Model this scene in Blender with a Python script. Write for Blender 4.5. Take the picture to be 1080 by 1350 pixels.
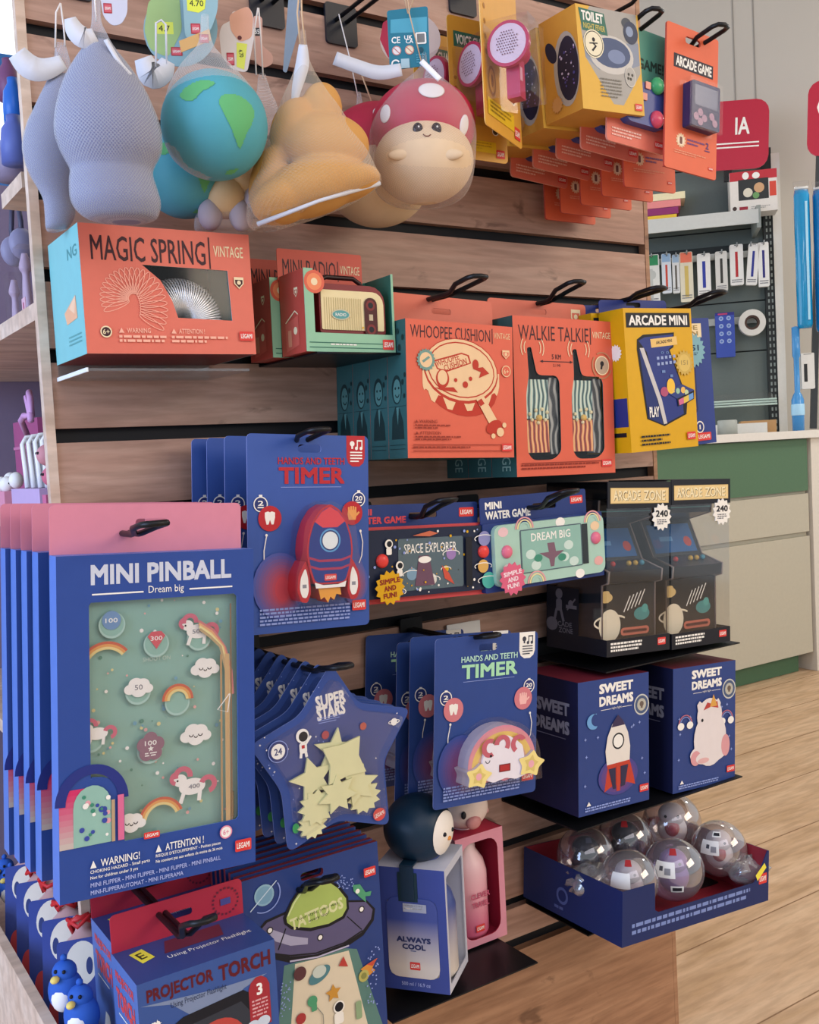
import bpy, math, random
from mathutils import Vector, Matrix
from mathutils.geometry import tessellate_polygon
D = bpy.data; SC = bpy.context.scene; COL = SC.collection
for o in list(D.objects): D.objects.remove(o)
random.seed(7); PI = math.pi
V = Vector

# ---------------------------------------------------------------- camera
FOC, YAW, PITCH, ROLL = 1329.2, 0.57968, 0.057086, 0.052971
CAM = V((0, -1.2956, 1.02))
FW = V((math.sin(YAW)*math.cos(PITCH), math.cos(YAW)*math.cos(PITCH), -math.sin(PITCH)))
R0 = V((math.cos(YAW), -math.sin(YAW), 0)); D0 = FW.cross(R0)
RT = math.cos(ROLL)*R0 + math.sin(ROLL)*D0
DN = FW.cross(RT)
cd = D.cameras.new('camera'); cam = D.objects.new('camera', cd); COL.objects.link(cam)
cd.sensor_fit = 'VERTICAL'; cd.sensor_height = 36; cd.lens = FOC/1350*36; cd.clip_start = 0.02
mw = Matrix.Identity(4)
for i, a in enumerate((RT, -DN, -FW)):
    for j in range(3): mw[j][i] = a[j]
mw.translation = CAM; cam.matrix_world = mw; SC.camera = cam

# ---------------------------------------------------------------- light
wd = D.worlds.new('daylight'); SC.world = wd; wd.use_nodes = True
bg = wd.node_tree.nodes['Background']; bg.inputs[0].default_value = (.86, .93, 1, 1); bg.inputs[1].default_value = WORLD = .80
def area(name, loc, target, sx, sy, power, col):
    l = D.lights.new(name, 'AREA'); l.shape = 'RECTANGLE'; l.size = sx; l.size_y = sy; l.energy = power; l.color = col
    o = D.objects.new(name, l); COL.objects.link(o); o.location = loc
    o.rotation_euler = (V(target)-V(loc)).to_track_quat('-Z', 'Y').to_euler(); return o
area('ceiling_lamp', (-.1, -2.9, 2.9), (.5, -.2, .9), 3.0, 1.6, 30, (.90, .88, 1))
area('ceiling_lamp', (4.0, -4.6, 2.9), (1.2, -.1, 1.0), 3.4, 1.8, 125, (1, .82, .64))
area('ceiling_lamp', (2.3, .7, 2.9), (2.3, .7, 0), 2.4, .4, 18, (1, .95, .88))
area('ceiling_lamp', (5.6, .2, 2.9), (4.6, 1.8, 1.4), .35, .35, 26, (1, .95, .88))
area('daylight_from_shopfront', (-2.5, -.6, 1.5), (.4, .0, 1.0), 2.4, 2.0, 112, (.46, .62, 1))
vs = SC.view_settings; vs.view_transform = 'Standard'; vs.look = 'None'; vs.gamma = 1; vs.use_curve_mapping = False; vs.exposure = -0.1

# ---------------------------------------------------------------- pixel rays (1080 x 1350 frame) to points at a chosen depth
def ray(x, y): return FW + (x-540)/FOC*RT + (y-675)/FOC*DN
def at(x, y, Y): w = ray(x, y); return CAM + w*((Y-CAM.y)/w.y)
def atX(x, y, X): w = ray(x, y); return CAM + w*(X/w.x)
def atZ(x, y, Z): w = ray(x, y); return CAM + w*((Z-CAM.z)/w.z)
def att(x, y, t): return CAM + ray(x, y)*t

# ---------------------------------------------------------------- materials
def lin(c):
    if isinstance(c, str): c = tuple(int(c[i:i+2], 16) for i in (0, 2, 4))
    return tuple((v/255/12.92 if v/255 < .04045 else ((v/255+.055)/1.055)**2.4) for v in c)+(1,)
MC = {}
def M(c, rough=.5, metal=0, coat=0, var=.05, scale=60, spec=.3):
    key = (c, rough, metal, coat)
    if key in MC: return MC[key]
    m = D.materials.new('surface_'+str(c)); m.use_nodes = True; nt = m.node_tree; b = nt.nodes['Principled BSDF']
    col = lin(c)
    b.inputs['Roughness'].default_value = rough; b.inputs['Metallic'].default_value = metal; b.inputs['Coat Weight'].default_value = coat
    b.inputs['Specular IOR Level'].default_value = spec
    tc = nt.nodes.new('ShaderNodeTexCoord'); nz = nt.nodes.new('ShaderNodeTexNoise'); nz.inputs['Scale'].default_value = scale; nz.inputs['Detail'].default_value = 2
    nt.links.new(tc.outputs['Object'], nz.inputs['Vector'])
    mx = nt.nodes.new('ShaderNodeMix'); mx.data_type = 'RGBA'
    mx.inputs[6].default_value = tuple(v*(1-var) for v in col[:3])+(1,); mx.inputs[7].default_value = tuple(min(1, v*(1+var)) for v in col[:3])+(1,)
    nt.links.new(nz.outputs[0], mx.inputs[0]); nt.links.new(mx.outputs[2], b.inputs['Base Color'])
    MC[key] = m; return m
def film(name, tint=(1, 1, 1), gl=.10, rough=.06, haze=0.0):
    m = D.materials.new(name); m.use_nodes = True; nt = m.node_tree; nt.nodes.clear(); N = nt.nodes.new; L = nt.links.new
    out = N('ShaderNodeOutputMaterial'); tr = N('ShaderNodeBsdfTransparent'); tr.inputs[0].default_value = tint+(1,)
    g = N('ShaderNodeBsdfGlossy'); g.inputs['Roughness'].default_value = rough
    lw = N('ShaderNodeLayerWeight'); lw.inputs[0].default_value = .25
    mr = N('ShaderNodeMapRange'); mr.inputs[3].default_value = gl*.5; mr.inputs[4].default_value = min(1, gl*5)
    mix = N('ShaderNodeMixShader'); L(lw.outputs['Facing'], mr.inputs[0]); L(mr.outputs[0], mix.inputs[0]); L(tr.outputs[0], mix.inputs[1]); L(g.outputs[0], mix.inputs[2])
    last = mix
    if haze:
        df = N('ShaderNodeBsdfDiffuse'); df.inputs[0].default_value = (.85, .85, .85, 1); m2 = N('ShaderNodeMixShader'); m2.inputs[0].default_value = haze
        L(mix.outputs[0], m2.inputs[1]); L(df.outputs[0], m2.inputs[2]); last = m2
    L(last.outputs[0], out.inputs[0]); return m
CLEAR = film('clear_plastic_film', (1, 1, 1), .025); BLISTER = film('clear_blister_plastic', (.98, .98, .99), .06, .08); ACRYL = film('clear_acrylic', (.93, .95, .95), .16, .05, .06)
GLASSY = film('clear_ball_plastic', (.93, .88, .9), .3, .03, .03)
def wood(name, c1, c2, c3, sx=1.2, sy=14., rough=.5, knots=True, rot=0):
    m = D.materials.new(name); m.use_nodes = True; nt = m.node_tree; N = nt.nodes.new; L = nt.links.new; b = nt.nodes['Principled BSDF']
    tc = N('ShaderNodeTexCoord'); mp = N('ShaderNodeMapping'); mp.inputs['Scale'].default_value = (sx, sy, sy); mp.inputs['Rotation'].default_value = (0, 0, rot)
    L(tc.outputs['Object'], mp.inputs[0])
    n1 = N('ShaderNodeTexNoise'); n1.inputs['Scale'].default_value = 2.2; n1.inputs['Detail'].default_value = 6; n1.inputs['Roughness'].default_value = .62; n1.inputs['Distortion'].default_value = .6
    L(mp.outputs[0], n1.inputs['Vector'])
    r = N('ShaderNodeValToRGB'); e = r.color_ramp.elements; e[0].position = .3; e[0].color = lin(c1); e[1].position = .7; e[1].color = lin(c3); x = e.new(.5); x.color = lin(c2)
    L(n1.outputs[0], r.inputs[0]); last = r.outputs[0]
    n2 = N('ShaderNodeTexNoise'); n2.inputs['Scale'].default_value = 9; n2.inputs['Detail'].default_value = 4; L(mp.outputs[0], n2.inputs['Vector'])
    r2 = N('ShaderNodeValToRGB'); r2.color_ramp.elements[0].position = .40; r2.color_ramp.elements[0].color = (.78, .76, .74, 1); r2.color_ramp.elements[1].position = .58; r2.color_ramp.elements[1].color = (1, 1, 1, 1)
    L(n2.outputs[0], r2.inputs[0])
    mu = N('ShaderNodeMix'); mu.data_type = 'RGBA'; mu.blend_type = 'MULTIPLY'; mu.inputs[0].default_value = .8; L(last, mu.inputs[6]); L(r2.outputs[0], mu.inputs[7]); last = mu.outputs[2]
    if knots:
        mp2 = N('ShaderNodeMapping'); mp2.inputs['Scale'].default_value = (5, 11, 11); L(tc.outputs['Object'], mp2.inputs[0])
        n4 = N('ShaderNodeTexNoise'); n4.inputs['Scale'].default_value = 1.6; n4.inputs['Detail'].default_value = 5; n4.inputs['Distortion'].default_value = 1.6; L(mp2.outputs[0], n4.inputs['Vector'])
        r3 = N('ShaderNodeValToRGB'); r3.color_ramp.elements[0].position = .27; r3.color_ramp.elements[0].color = (.42, .38, .36, 1); r3.color_ramp.elements[1].position = .36; r3.color_ramp.elements[1].color = (1, 1, 1, 1)
        L(n4.outputs[0], r3.inputs[0])
        m3 = N('ShaderNodeMix'); m3.data_type = 'RGBA'; m3.blend_type = 'MULTIPLY'; m3.inputs[0].default_value = .85; L(last, m3.inputs[6]); L(r3.outputs[0], m3.inputs[7]); last = m3.outputs[2]
    L(last, b.inputs['Base Color']); b.inputs['Roughness'].default_value = rough
    return m
def netmat(name, col, lo=.12, hi=.75, k=2300, z=1):
    m = D.materials.new(name); m.use_nodes = True; nt = m.node_tree; nt.nodes.clear(); N = nt.nodes.new; L = nt.links.new
    out = N('ShaderNodeOutputMaterial'); tr = N('ShaderNodeBsdfTransparent'); df = N('ShaderNodeBsdfPrincipled'); df.inputs['Base Color'].default_value = lin(col); df.inputs['Roughness'].default_value = .45
    tc = N('ShaderNodeTexCoord'); sep = N('ShaderNodeSeparateXYZ'); L(tc.outputs['UV'], sep.inputs[0])
    res = []
    for s in (1, -1):
        a = N('ShaderNodeMath'); a.operation = 'MULTIPLY_ADD'; a.inputs[1].default_value = s*z; L(sep.outputs[0], a.inputs[0]); L(sep.outputs[1], a.inputs[2])
        b = N('ShaderNodeMath'); b.operation = 'MULTIPLY'; b.inputs[1].default_value = k; L(a.outputs[0], b.inputs[0])
        c = N('ShaderNodeMath'); c.operation = 'SINE'; L(b.outputs[0], c.inputs[0]); res.append(c)
    mx = N('ShaderNodeMath'); mx.operation = 'MAXIMUM'; L(res[0].outputs[0], mx.inputs[0]); L(res[1].outputs[0], mx.inputs[1])
    lw = N('ShaderNodeLayerWeight'); lw.inputs[0].default_value = .4
    mr = N('ShaderNodeMapRange'); mr.inputs[1].default_value = .3; mr.inputs[2].default_value = 1; mr.inputs[3].default_value = lo; mr.inputs[4].default_value = hi; L(mx.outputs[0], mr.inputs[0])
    ad = N('ShaderNodeMath'); ad.operation = 'MULTIPLY_ADD'; ad.inputs[1].default_value = .35; L(lw.outputs['Facing'], ad.inputs[0]); L(mr.outputs[0], ad.inputs[2]); ad.use_clamp = True
    mix = N('ShaderNodeMixShader'); L(ad.outputs[0], mix.inputs[0]); L(tr.outputs[0], mix.inputs[1]); L(df.outputs[0], mix.inputs[2]); L(mix.outputs[0], out.inputs[0]); return m

# ---------------------------------------------------------------- mesh builder
class G:
    def __init__(s): s.v = []; s.f = []; s.fm = []; s.sm = []; s.mats = []; s.uv = None
    def mi(s, m):
        if m not in s.mats: s.mats.append(m)
        return s.mats.index(m)
    def add(s, vs, fs, m, smooth=False):
        n = len(s.v); s.v += [V(p) for p in vs]; k = s.mi(m)
        for f in fs: s.f.append([i+n for i in f]); s.fm.append(k); s.sm.append(smooth)
    def box(s, a, b, m, mats=None):
        x0, y0, z0 = a; x1, y1, z1 = b
        vs = [(x0,y0,z0),(x1,y0,z0),(x1,y1,z0),(x0,y1,z0),(x0,y0,z1),(x1,y0,z1),(x1,y1,z1),(x0,y1,z1)]
        fs = dict(front=(0,1,5,4), right=(1,2,6,5), back=(2,3,7,6), left=(3,0,4,7), top=(4,5,6,7), bottom=(3,2,1,0))
        for k, f in fs.items():
            mm = (mats or {}).get(k, m)
            if mm is not None: s.add([vs[i] for i in f], [(0,1,2,3)], mm)
        return s
    def prism(s, out, y0, y1, m, side=None, back=None, holes=(), axis='y', smooth=False):
        """outline (x,z) extruded from y0 (front, facing -y) to y1"""
        def p3(q, y): return {'y': (q[0], y, q[1]), 'x': (y, q[0], q[1]), 'z': (q[0], q[1], y)}[axis]
        loops = [list(out)]+[list(h) for h in holes]
        flat = [q for l in loops for q in l]
        tr = tessellate_polygon([[V((q[0], q[1], 0)) for q in l] for l in loops])
        s.add([p3(q, y0) for q in flat], [tuple(t) for t in tr], m)
        s.add([p3(q, y1) for q in flat], [tuple(reversed(t)) for t in tr], back or side or m)
        for l in loops:
            n = len(l); vs = [p3(q, y0) for q in l]+[p3(q, y1) for q in l]
            s.add(vs, [(i, (i+1) % n, n+(i+1) % n, n+i) for i in range(n)], side or m, smooth)
        return s
    def tube(s, pts, r, m, n=8, closed=False, cap=True):
        pts = [V(p) for p in pts]; N = len(pts); rs = r if isinstance(r, (list, tuple)) else [r]*N
        vs = []; up = None
        for i, p in enumerate(pts):
            a = pts[(i-1) % N] if (closed or i) else p; b = pts[(i+1) % N] if (closed or i < N-1) else p
            t = (b-a); t = t.normalized() if t.length > 1e-9 else V((0,0,1))
            if up is None: up = V((0,0,1)) if abs(t.z) < .9 else V((1,0,0))
            x = t.cross(up)
            if x.length < 1e-6: x = t.cross(V((1,.3,0)))
            x.normalize(); y = x.cross(t); up = y
            vs += [p+x*(rs[i]*math.cos(2*PI*k/n))+y*(rs[i]*math.sin(2*PI*k/n)) for k in range(n)]
        fs = []
        for i in range(N if closed else N-1):
            j = (i+1) % N
            for k in range(n): fs.append((i*n+k, i*n+(k+1) % n, j*n+(k+1) % n, j*n+k))
        if cap and not closed: fs += [tuple(range(n-1, -1, -1)), tuple(range((N-1)*n, N*n))]
        s.add(vs, fs, m, True); return s
    def slices(s, rows, m, n=28, smooth=True, cap=True):
        """stack of ellipses (z, cx, cy, a, b)"""
        vs = []
        for z, cx, cy, a, b in rows: vs += [(cx+a*math.cos(2*PI*k/n), cy+b*math.sin(2*PI*k/n), z) for k in range(n)]
        fs = []
        for i in range(len(rows)-1):
            for k in range(n): fs.append((i*n+k, i*n+(k+1) % n, (i+1)*n+(k+1) % n, (i+1)*n+k))
        if cap: fs += [tuple(range(n-1, -1, -1)), tuple(range((len(rows)-1)*n, len(rows)*n))]
        s.add(vs, fs, m, smooth); return s
    def ball(s, c, r, m, nu=24, nv=14, rot=None, a0=0, a1=PI):
        rx, ry, rz = r if isinstance(r, (tuple, list)) else (r, r, r); c = V(c); vs = []; fs = []
        for i in range(nv+1):
            th = a0+(a1-a0)*i/nv
            for k in range(nu):
                ph = 2*PI*k/nu; p = V((rx*math.sin(th)*math.cos(ph), ry*math.sin(th)*math.sin(ph), rz*math.cos(th)))
                if rot: p = rot @ p
                vs.append(c+p)
        for i in range(nv):
            for k in range(nu): fs.append((i*nu+k, (i+1)*nu+k, (i+1)*nu+(k+1) % nu, i*nu+(k+1) % nu))
        s.add(vs, fs, m, True); return s
    def lathe(s, prof, m, n=28, c=(0,0,0), smooth=True):
        return s.slices([(z+c[2], c[0], c[1], r, r) for r, z in prof], m, n, smooth)
    def build(s, name, parent=None, label=None, sub=0, uvf=None, weld=False, loc=None):
        me = D.meshes.new(name); me.from_pydata([tuple(p) for p in s.v], [], s.f)
        for m in s.mats: me.materials.append(m)
        me.polygons.foreach_set('material_index', s.fm); me.polygons.foreach_set('use_smooth', s.sm)
        if uvf:
            uv = me.uv_layers.new(name='UVMap'); d = uv.data
            for l in me.loops: d[l.index].uv = uvf(me.vertices[l.vertex_index].co)
        me.update()
        o = D.objects.new(name, me); COL.objects.link(o)
        if parent: o.parent = parent
        if label: o['label'] = label
        if loc: o.location = loc
        if sub:
            md = o.modifiers.new('smooth', 'SUBSURF'); md.levels = md.render_levels = sub
        return o
def rrect(x0, z0, x1, z1, r=0, n=4, rs=None):
    rr = rs or (r, r, r, r); P = []      # bl, br, tr, tl
    for (cx, cz, a, q) in ((x0, z0, PI, 0), (x1, z0, 1.5*PI, 1), (x1, z1, 0, 2), (x0, z1, .5*PI, 3)):
        r = rr[q]
        if r <= 0: P.append((cx, cz)); continue
        ox = cx+r if q in (0, 3) else cx-r; oz = cz+r if q in (0, 1) else cz-r
        P += [(ox+r*math.cos(a+.5*PI*i/n), oz+r*math.sin(a+.5*PI*i/n)) for i in range(n+1)]
    return P
def roundpoly(pts, r, n=4):
    P = []; N = len(pts)
    for i in range(N):
        p = V(pts[i]); a = V(pts[i-1])-p; b = V(pts[(i+1) % N])-p; d = min(r, a.length*.45, b.length*.45)
        q0 = p+a.normalized()*d; q1 = p+b.normalized()*d
        for k in range(n+1):
            t = k/n; P.append(tuple((1-t)**2*q0+2*t*(1-t)*p+t*t*q1))
    return P

# ---------------------------------------------------------------- printing
GL = {}
def glyph(t, bold):
    k = (t, bold)
    if k in GL: return GL[k]
    c = D.curves.new('lettering', 'FONT'); c.body = t; c.size = 1; c.resolution_u = 2; c.offset = bold; c.fill_mode = 'FRONT'
    o = D.objects.new('lettering', c); COL.objects.link(o); bpy.context.view_layer.update()
    me = o.to_mesh(); vs = [tuple(v.co) for v in me.vertices]; fs = [tuple(p.vertices) for p in me.polygons]
    o.to_mesh_clear(); D.objects.remove(o); D.curves.remove(c)
    GL[k] = (vs, fs, min(v[0] for v in vs), max(v[0] for v in vs), min(v[1] for v in vs), max(v[1] for v in vs)); return GL[k]
class Cv:
    """a printed face: x to the right, y down, 100 units across"""
    def __init__(s, g, o, u, v, w, ky=None, lay=.0002):
        s.g = g; s.o = V(o); s.u = V(u); s.v = V(v); s.n = s.v.cross(s.u).normalized(); s.k = w/100; s.ky = ky or s.k; s.q = s.k/s.ky; s.l = lay
    def p(s, x, y): return s.o+s.u*(x*s.k)+s.v*(y*s.ky)+s.n*s.l
    def poly(s, pts, m):
        s.l += .00005
        a = sum(pts[i-1][0]*pts[i][1]-pts[i][0]*pts[i-1][1] for i in range(len(pts)))
        if a > 0: pts = pts[::-1]
        s.g.add([s.p(*q) for q in pts], [tuple(range(len(pts)))], m); return s
    def rect(s, x, y, w, h, m, r=0): return s.poly(rrect(x, y, x+w, y+h, r) if r else [(x, y), (x+w, y), (x+w, y+h), (x, y+h)], m)
    def circ(s, x, y, r, m, ry=None, n=24, a=0):
        ry = ry or r; ca, sa = math.cos(a), math.sin(a)
        return s.poly([(x+r*math.cos(2*PI*i/n)*ca-ry*math.sin(2*PI*i/n)*sa, y+(r*math.cos(2*PI*i/n)*sa+ry*math.sin(2*PI*i/n)*ca)*s.q) for i in range(n)], m)
    def star(s, x, y, r, ri, n, m, rot=-PI/2): return s.poly([(x+(r if i % 2 == 0 else ri)*math.cos(rot+PI*i/n), y+(r if i % 2 == 0 else ri)*math.sin(rot+PI*i/n)*s.q) for i in range(2*n)], m)
    def line(s, pts, w, m):
        s.l += .00005; pts = [V(q) for q in pts]; n = len(pts); L = []; R = []
        for i, q in enumerate(pts):
            t = (pts[min(i+1, n-1)]-pts[max(i-1, 0)]); t = t.normalized() if t.length else V((1, 0)); nn = V((-t.y, t.x))*(w/2); L.append(q+nn); R.append(q-nn)
        for i in range(n-1): s.g.add([s.p(*q) for q in (L[i], L[i+1], R[i+1], R[i])], [(0, 1, 2, 3)], m)
        return s
    def arc(s, x, y, r, a0, a1, w, m, ry=None, n=20):
        ry = ry or r; return s.line([(x+r*math.cos(math.radians(a0+(a1-a0)*i/n)), y+ry*s.q*math.sin(math.radians(a0+(a1-a0)*i/n))) for i in range(n+1)], w, m)
    def text(s, t, x0, y0, x1, y1, m, bold=.012, slant=0, rot=0):
        s.l += .00005; vs, fs, a, b, c, d = glyph(t, 0)
        cx, cy = (x0+x1)/2, (y0+y1)/2; ca, sa = math.cos(rot), math.sin(rot); e = bold*.9
        for ox, oy in ([(0, 0)] if e == 0 else [(-e, -e), (e, -e), (-e, e), (e, e)]):
            P = []
            for v in vs:
                x = x0+(v[0]+ox-a+e)/(b-a+2*e)*(x1-x0); y = y1-(v[1]+oy-c+e)/(d-c+2*e)*(y1-y0)
                y += slant*(x-x0)
                if rot: x, y = cx+(x-cx)*ca-(y-cy)*sa/s.q*1, cy+((x-cx)*sa*s.q+(y-cy)*ca)
                P.append(s.p(x, y))
            s.g.add(P, fs, m); s.l += .00001
        return s
    def lines(s, x, y, w, h, n, m, fill=.5, seed=1):
        """small print: rows of short dashes"""
        rd = random.Random(seed); st = h/n
        for i in range(n):
            cx = x; end = x+w*(1 if i < n-1 else .6+.4*rd.random())
            while cx < end-.5:
                ww = min(rd.uniform(1.2, 5), end-cx); s.l -= .00005; s.rect(cx, y+i*st, ww, st*fill, m); cx += ww+.8
        s.l += .00005; return s

# ---------------------------------------------------------------- things
def thing(name, label, cat, loc=(0,0,0), rot=(0,0,0), group=None):
    o = D.objects.new(name, None); o.empty_display_size = .02; COL.objects.link(o); o.location = loc; o.rotation_euler = rot
    o['label'] = label; o['category'] = cat
    if group: o['group'] = group
    return o
def tag(o, label, cat, group=None, kind=None):
    o['label'] = label; o['category'] = cat
    if group: o['group'] = group
    if kind: o['kind'] = kind
    return o
def dup(root, loc, label, rot=None):
    r = root.copy(); COL.objects.link(r); r.location = loc; r['label'] = label
    if rot is not None: r.rotation_euler = rot
    for ch in list(root.children):
        c = ch.copy(); COL.objects.link(c); c.parent = r
        for g in list(ch.children):
            d = g.copy(); COL.objects.link(d); d.parent = c
    return r
def struct(o): o['kind'] = 'structure'; return o
def quad(BL, BR, TL, Y):
    """front face corners seen in the frame -> base centre, width, height, lean"""
    a, b, c = at(*BL, Y), at(*BR, Y), at(*TL, Y); u = b-a; w = u.length; be = -math.atan2(u.z, u.x); uu = u.normalized(); vv = V((-uu.z, 0, uu.x)); h = (c-a).dot(vv)
    return a+u*.5, w, h, be
# ================================================================ setting
FZ = -.13; CY = 1.69
WOODF = wood('light_oak_floor', 'bc9a74', 'd0af8c', 'dec09e', 1.0, 6, .45, False)
SLAT = wood('oak_slat_laminate', 'a27c6a', 'b48e7a', 'c2a08c', 1.2, 12, .5, True)
BIRCH = wood('pale_birch_board', 'cdb098', 'dcc3ad', 'e6d2bf', 1.5, 6, .5, False)
DECK = wood('warm_oak_board', '946a4c', 'ab7f5e', 'bb8f6c', 1.2, 12, .5, True)
WALLG = M('b9b5ad', .9, scale=4, var=.02); CEIL = M('e8e6e0', .9); GROOVE = M('0d1016', .6); BLACK = M('101114', .38); WHITE = M('ecebe6', .5); MET = M('9aa0a2', .35, .8)
UR = V((.686, -.727, 0)).normalized(); UN = V((.727, .686, 0)).normalized(); UZ = math.atan2(UR.y, UR.x)
UP0 = att(1015, 400, 5.75)
def atU(x, y, off=0.0):
    """pixel -> (along, height) on the shelving plane brought off metres towards the viewer"""
    w = ray(x, y); p0 = UP0-UN*off; t = (p0-CAM).dot(UN)/w.dot(UN); q = CAM+w*t; return (q-UP0).dot(UR), q.z-FZ
g = G(); g.box((-3.2, -7, FZ-.05), (6.5, 6.2, FZ), WOODF); floor = struct(g.build('floor'))
# plank joints: the floor boards run along x
g = G()
for i in range(28): g.box((-3.2, -3.4+i*.28, FZ+.0002), (6.5, -3.397+i*.28, FZ+.0006), M('8d6e50', .6))
o = struct(g.build('trim_1')); o['label'] = 'dark joints between the floor boards'
g = G(); g.box((-3.2, -7, 4.2), (6.5, 6.2, 4.25), CEIL); struct(g.build('ceiling'))
# right hand wall, turned to face the aisle
g = G(); a = UP0+UN*.32; A = a+UR*2.2; B = a-UR*3.2
g.add([(A.x, A.y, 0), (B.x, B.y, 0), (B.x, B.y, 4.2), (A.x, A.y, 4.2)], [(0, 1, 2, 3)], WALLG)
A2 = A+UN*.1; B2 = B+UN*.1; g.add([(A2.x, A2.y, 0), (B2.x, B2.y, 0), (B2.x, B2.y, 4.2), (A2.x, A2.y, 4.2)], [(0, 1, 2, 3)], WALLG); struct(g.build('wall_right'))
g = G(); s0 = atU(967, 60, -.319)[0]; p = a+UR*(s0)
for d in (0, .115):
    q = p+UR*d; g.add([(q.x-UN.x*.004, q.y-UN.y*.004, 0), (q.x+UR.x*.006-UN.x*.004, q.y+UR.y*.006-UN.y*.004, 0), (q.x+UR.x*.006-UN.x*.004, q.y+UR.y*.006-UN.y*.004, 4.2), (q.x-UN.x*.004, q.y-UN.y*.004, 4.2)], [(0, 1, 2, 3)], M('8f8b84', .8))
o = struct(g.build('trim_2')); o['label'] = 'upright joint lines on the grey wall'
# window wall behind the display
g = G(); wz0, wz1 = 2.06, 3.0
g.box((-3.2, 2.6, FZ), (1.75, 2.7, wz0), M('8d8794', .9)); g.box((-3.2, 2.6, wz1), (1.75, 2.7, 4.2), WALLG); g.box((1.3, 2.6, wz0), (1.75, 2.7, wz1), WALLG)
struct(g.build('wall_back'))
g = G(); BF = M('1d5f9e', .4)
for z in (wz0, 2.45, wz1-.08): g.box((-3.2, 2.57, z), (1.3, 2.68, z+.085), BF)
for x in (-2.2, -1.2, -.2, 1.25): g.box((x, 2.58, wz0), (x+.06, 2.67, wz1), BF)
wf = struct(g.build('window_1')); g = G(); g.box((-3.2, 2.62, wz0), (1.3, 2.626, wz1), CLEAR); g.build('window_pane', wf)
# bright overcast street seen through the window
m = D.materials.new('overcast_sky_glow'); m.use_nodes = True; nt = m.node_tree; nt.nodes.clear(); e = nt.nodes.new('ShaderNodeEmission'); e.inputs[0].default_value = (.86, .95, 1, 1); e.inputs[1].default_value = 2.4
oo = nt.nodes.new('ShaderNodeOutputMaterial'); nt.links.new(e.outputs[0], oo.inputs[0])
g = G(); g.box((-6, 5.5, 0), (3.4, 5.55, 6), m); o = struct(g.build('wall_sky')); o['label'] = 'bright overcast sky outside the window'

# ================================================================ counter
GREEN = M('547459', .5); CREAM = M('bab6a5', .45); GREEN2 = M('4c6e53', .5)
cx1 = at(1068, 700, CY).x; cx0 = cx1-2.0
def cz(y, x=1068, Y=CY): return at(x, y, Y).z-FZ
ct = thing('sales_counter', 'cream and green counter with white worktop behind the toy display', 'counter', (cx1, CY, FZ))
FZL = FZ
zt = cz(577); zt2 = zt+.036
g = G(); g.box((-2.0, .02, cz(862)), (0, .47, zt), CREAM); g.build('carcass', ct)
g = G(); g.box((-2.02, -.03, zt), (.75, .50, zt2), M('dedcd6', .35)); g.build('worktop', ct)
g = G(); g.box((-2.0, .0, cz(646)), (-.004, .02, zt-.004), GREEN); g.build('drawer', ct, 'green drawer front')
zs = (cz(700), cz(650)); zl = (cz(860), cz(706))
for x0, x1 in ((-1.15, -.004), (-1.996, -1.156)):
    g = G(); g.box((x0, 0, zs[0]), (x1, .02, zs[1]), CREAM); g.build('drawer', ct, 'cream shallow drawer front')
    g = G(); g.box((x0, 0, zl[0]), (x1, .02, zl[1]), CREAM); g.build('drawer', ct, 'cream deep drawer front')
g = G(); g.box((-2.0, .05, 0.002), (-.05, .45, cz(862)-.001), GREEN2); g.build('plinth', ct, 'green plinth')
g = G(); g.box((0, -.0, 0.0), (.72, .47, zt), M('d9d4ca', .5)); o = g.build('counter_end_cabinet', loc=(cx1+.012, CY-.01, FZ+.001)); tag(o, 'plain off-white cabinet at the right end of the counter', 'cabinet')

# ================================================================ shelving behind the counter
def ub(name, px0, py0, px1, py1, off, depth, mat, parent=None, label=None, art=None, gg=None, th=None):
    """upright box on the shelving facing the shop, from its front face pixels"""
    x0, z1 = atU(px0, py0, off); x1, z0 = atU(px1, py1, off); return (x0, -off, z0), (x1, -off+depth, z1)
UB = V((UP0.x, UP0.y, FZ)); UROT = (0, 0, UZ)
su = thing('wall_shelving', 'grey metal wall shelving with slotted black upright behind the counter', 'shelving', UB, UROT)
BP = M('66716e', .6); x0 = atU(790, 400)[0]; x1 = atU(1009, 400)[0]; zb = atU(1015, 556)[1]; ztop = atU(1015, 196)[1]
g = G(); zz = [0.02, zb-.1, atU(1000, 530)[1], atU(1000, 462)[1], atU(1000, 396)[1], atU(1000, 300)[1], atU(1000, 215)[1], ztop]
for i in range(len(zz)-1): g.box((x0, .004, zz[i]+.004), (x1, .02, zz[i+1]-.004), BP)
g.box((x0, .02, 0.02), (x1, .03, ztop), M('2a2f30', .7)); g.build('back_panel', su)
g = G(); ux0 = atU(1009, 400)[0]; ux1 = atU(1022, 400)[0]; g.box((ux0, -.03, 0), (ux1, .03, ztop), M('23292b', .5))
for i in range(70):
    z = .1+i*.036
    if z < ztop-.03:
        for xx in (.25, .62): g.box((ux0+(ux1-ux0)*xx, -.0312, z), (ux0+(ux1-ux0)*(xx+.16), -.03, z+.02), M('8a9492', .5))
g.build('upright', su)
g = G(); sx1, sz1 = atU(1000, 275, .3); sx0 = atU(840, 300, .3)[0]; g.box((sx0-.3, -.3, sz1-.012), (sx1, .0, sz1), M('b3b7b4', .4)); g.box((sx0-.3, -.302, sz1-.075), (sx1, -.292, sz1), M('c3c7c4', .4)); g.box((sx1-.01, -.3, sz1-.1), (sx1+.012, .0, sz1+.02), M('8f9692', .4)); g.build('shelf', su)
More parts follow.
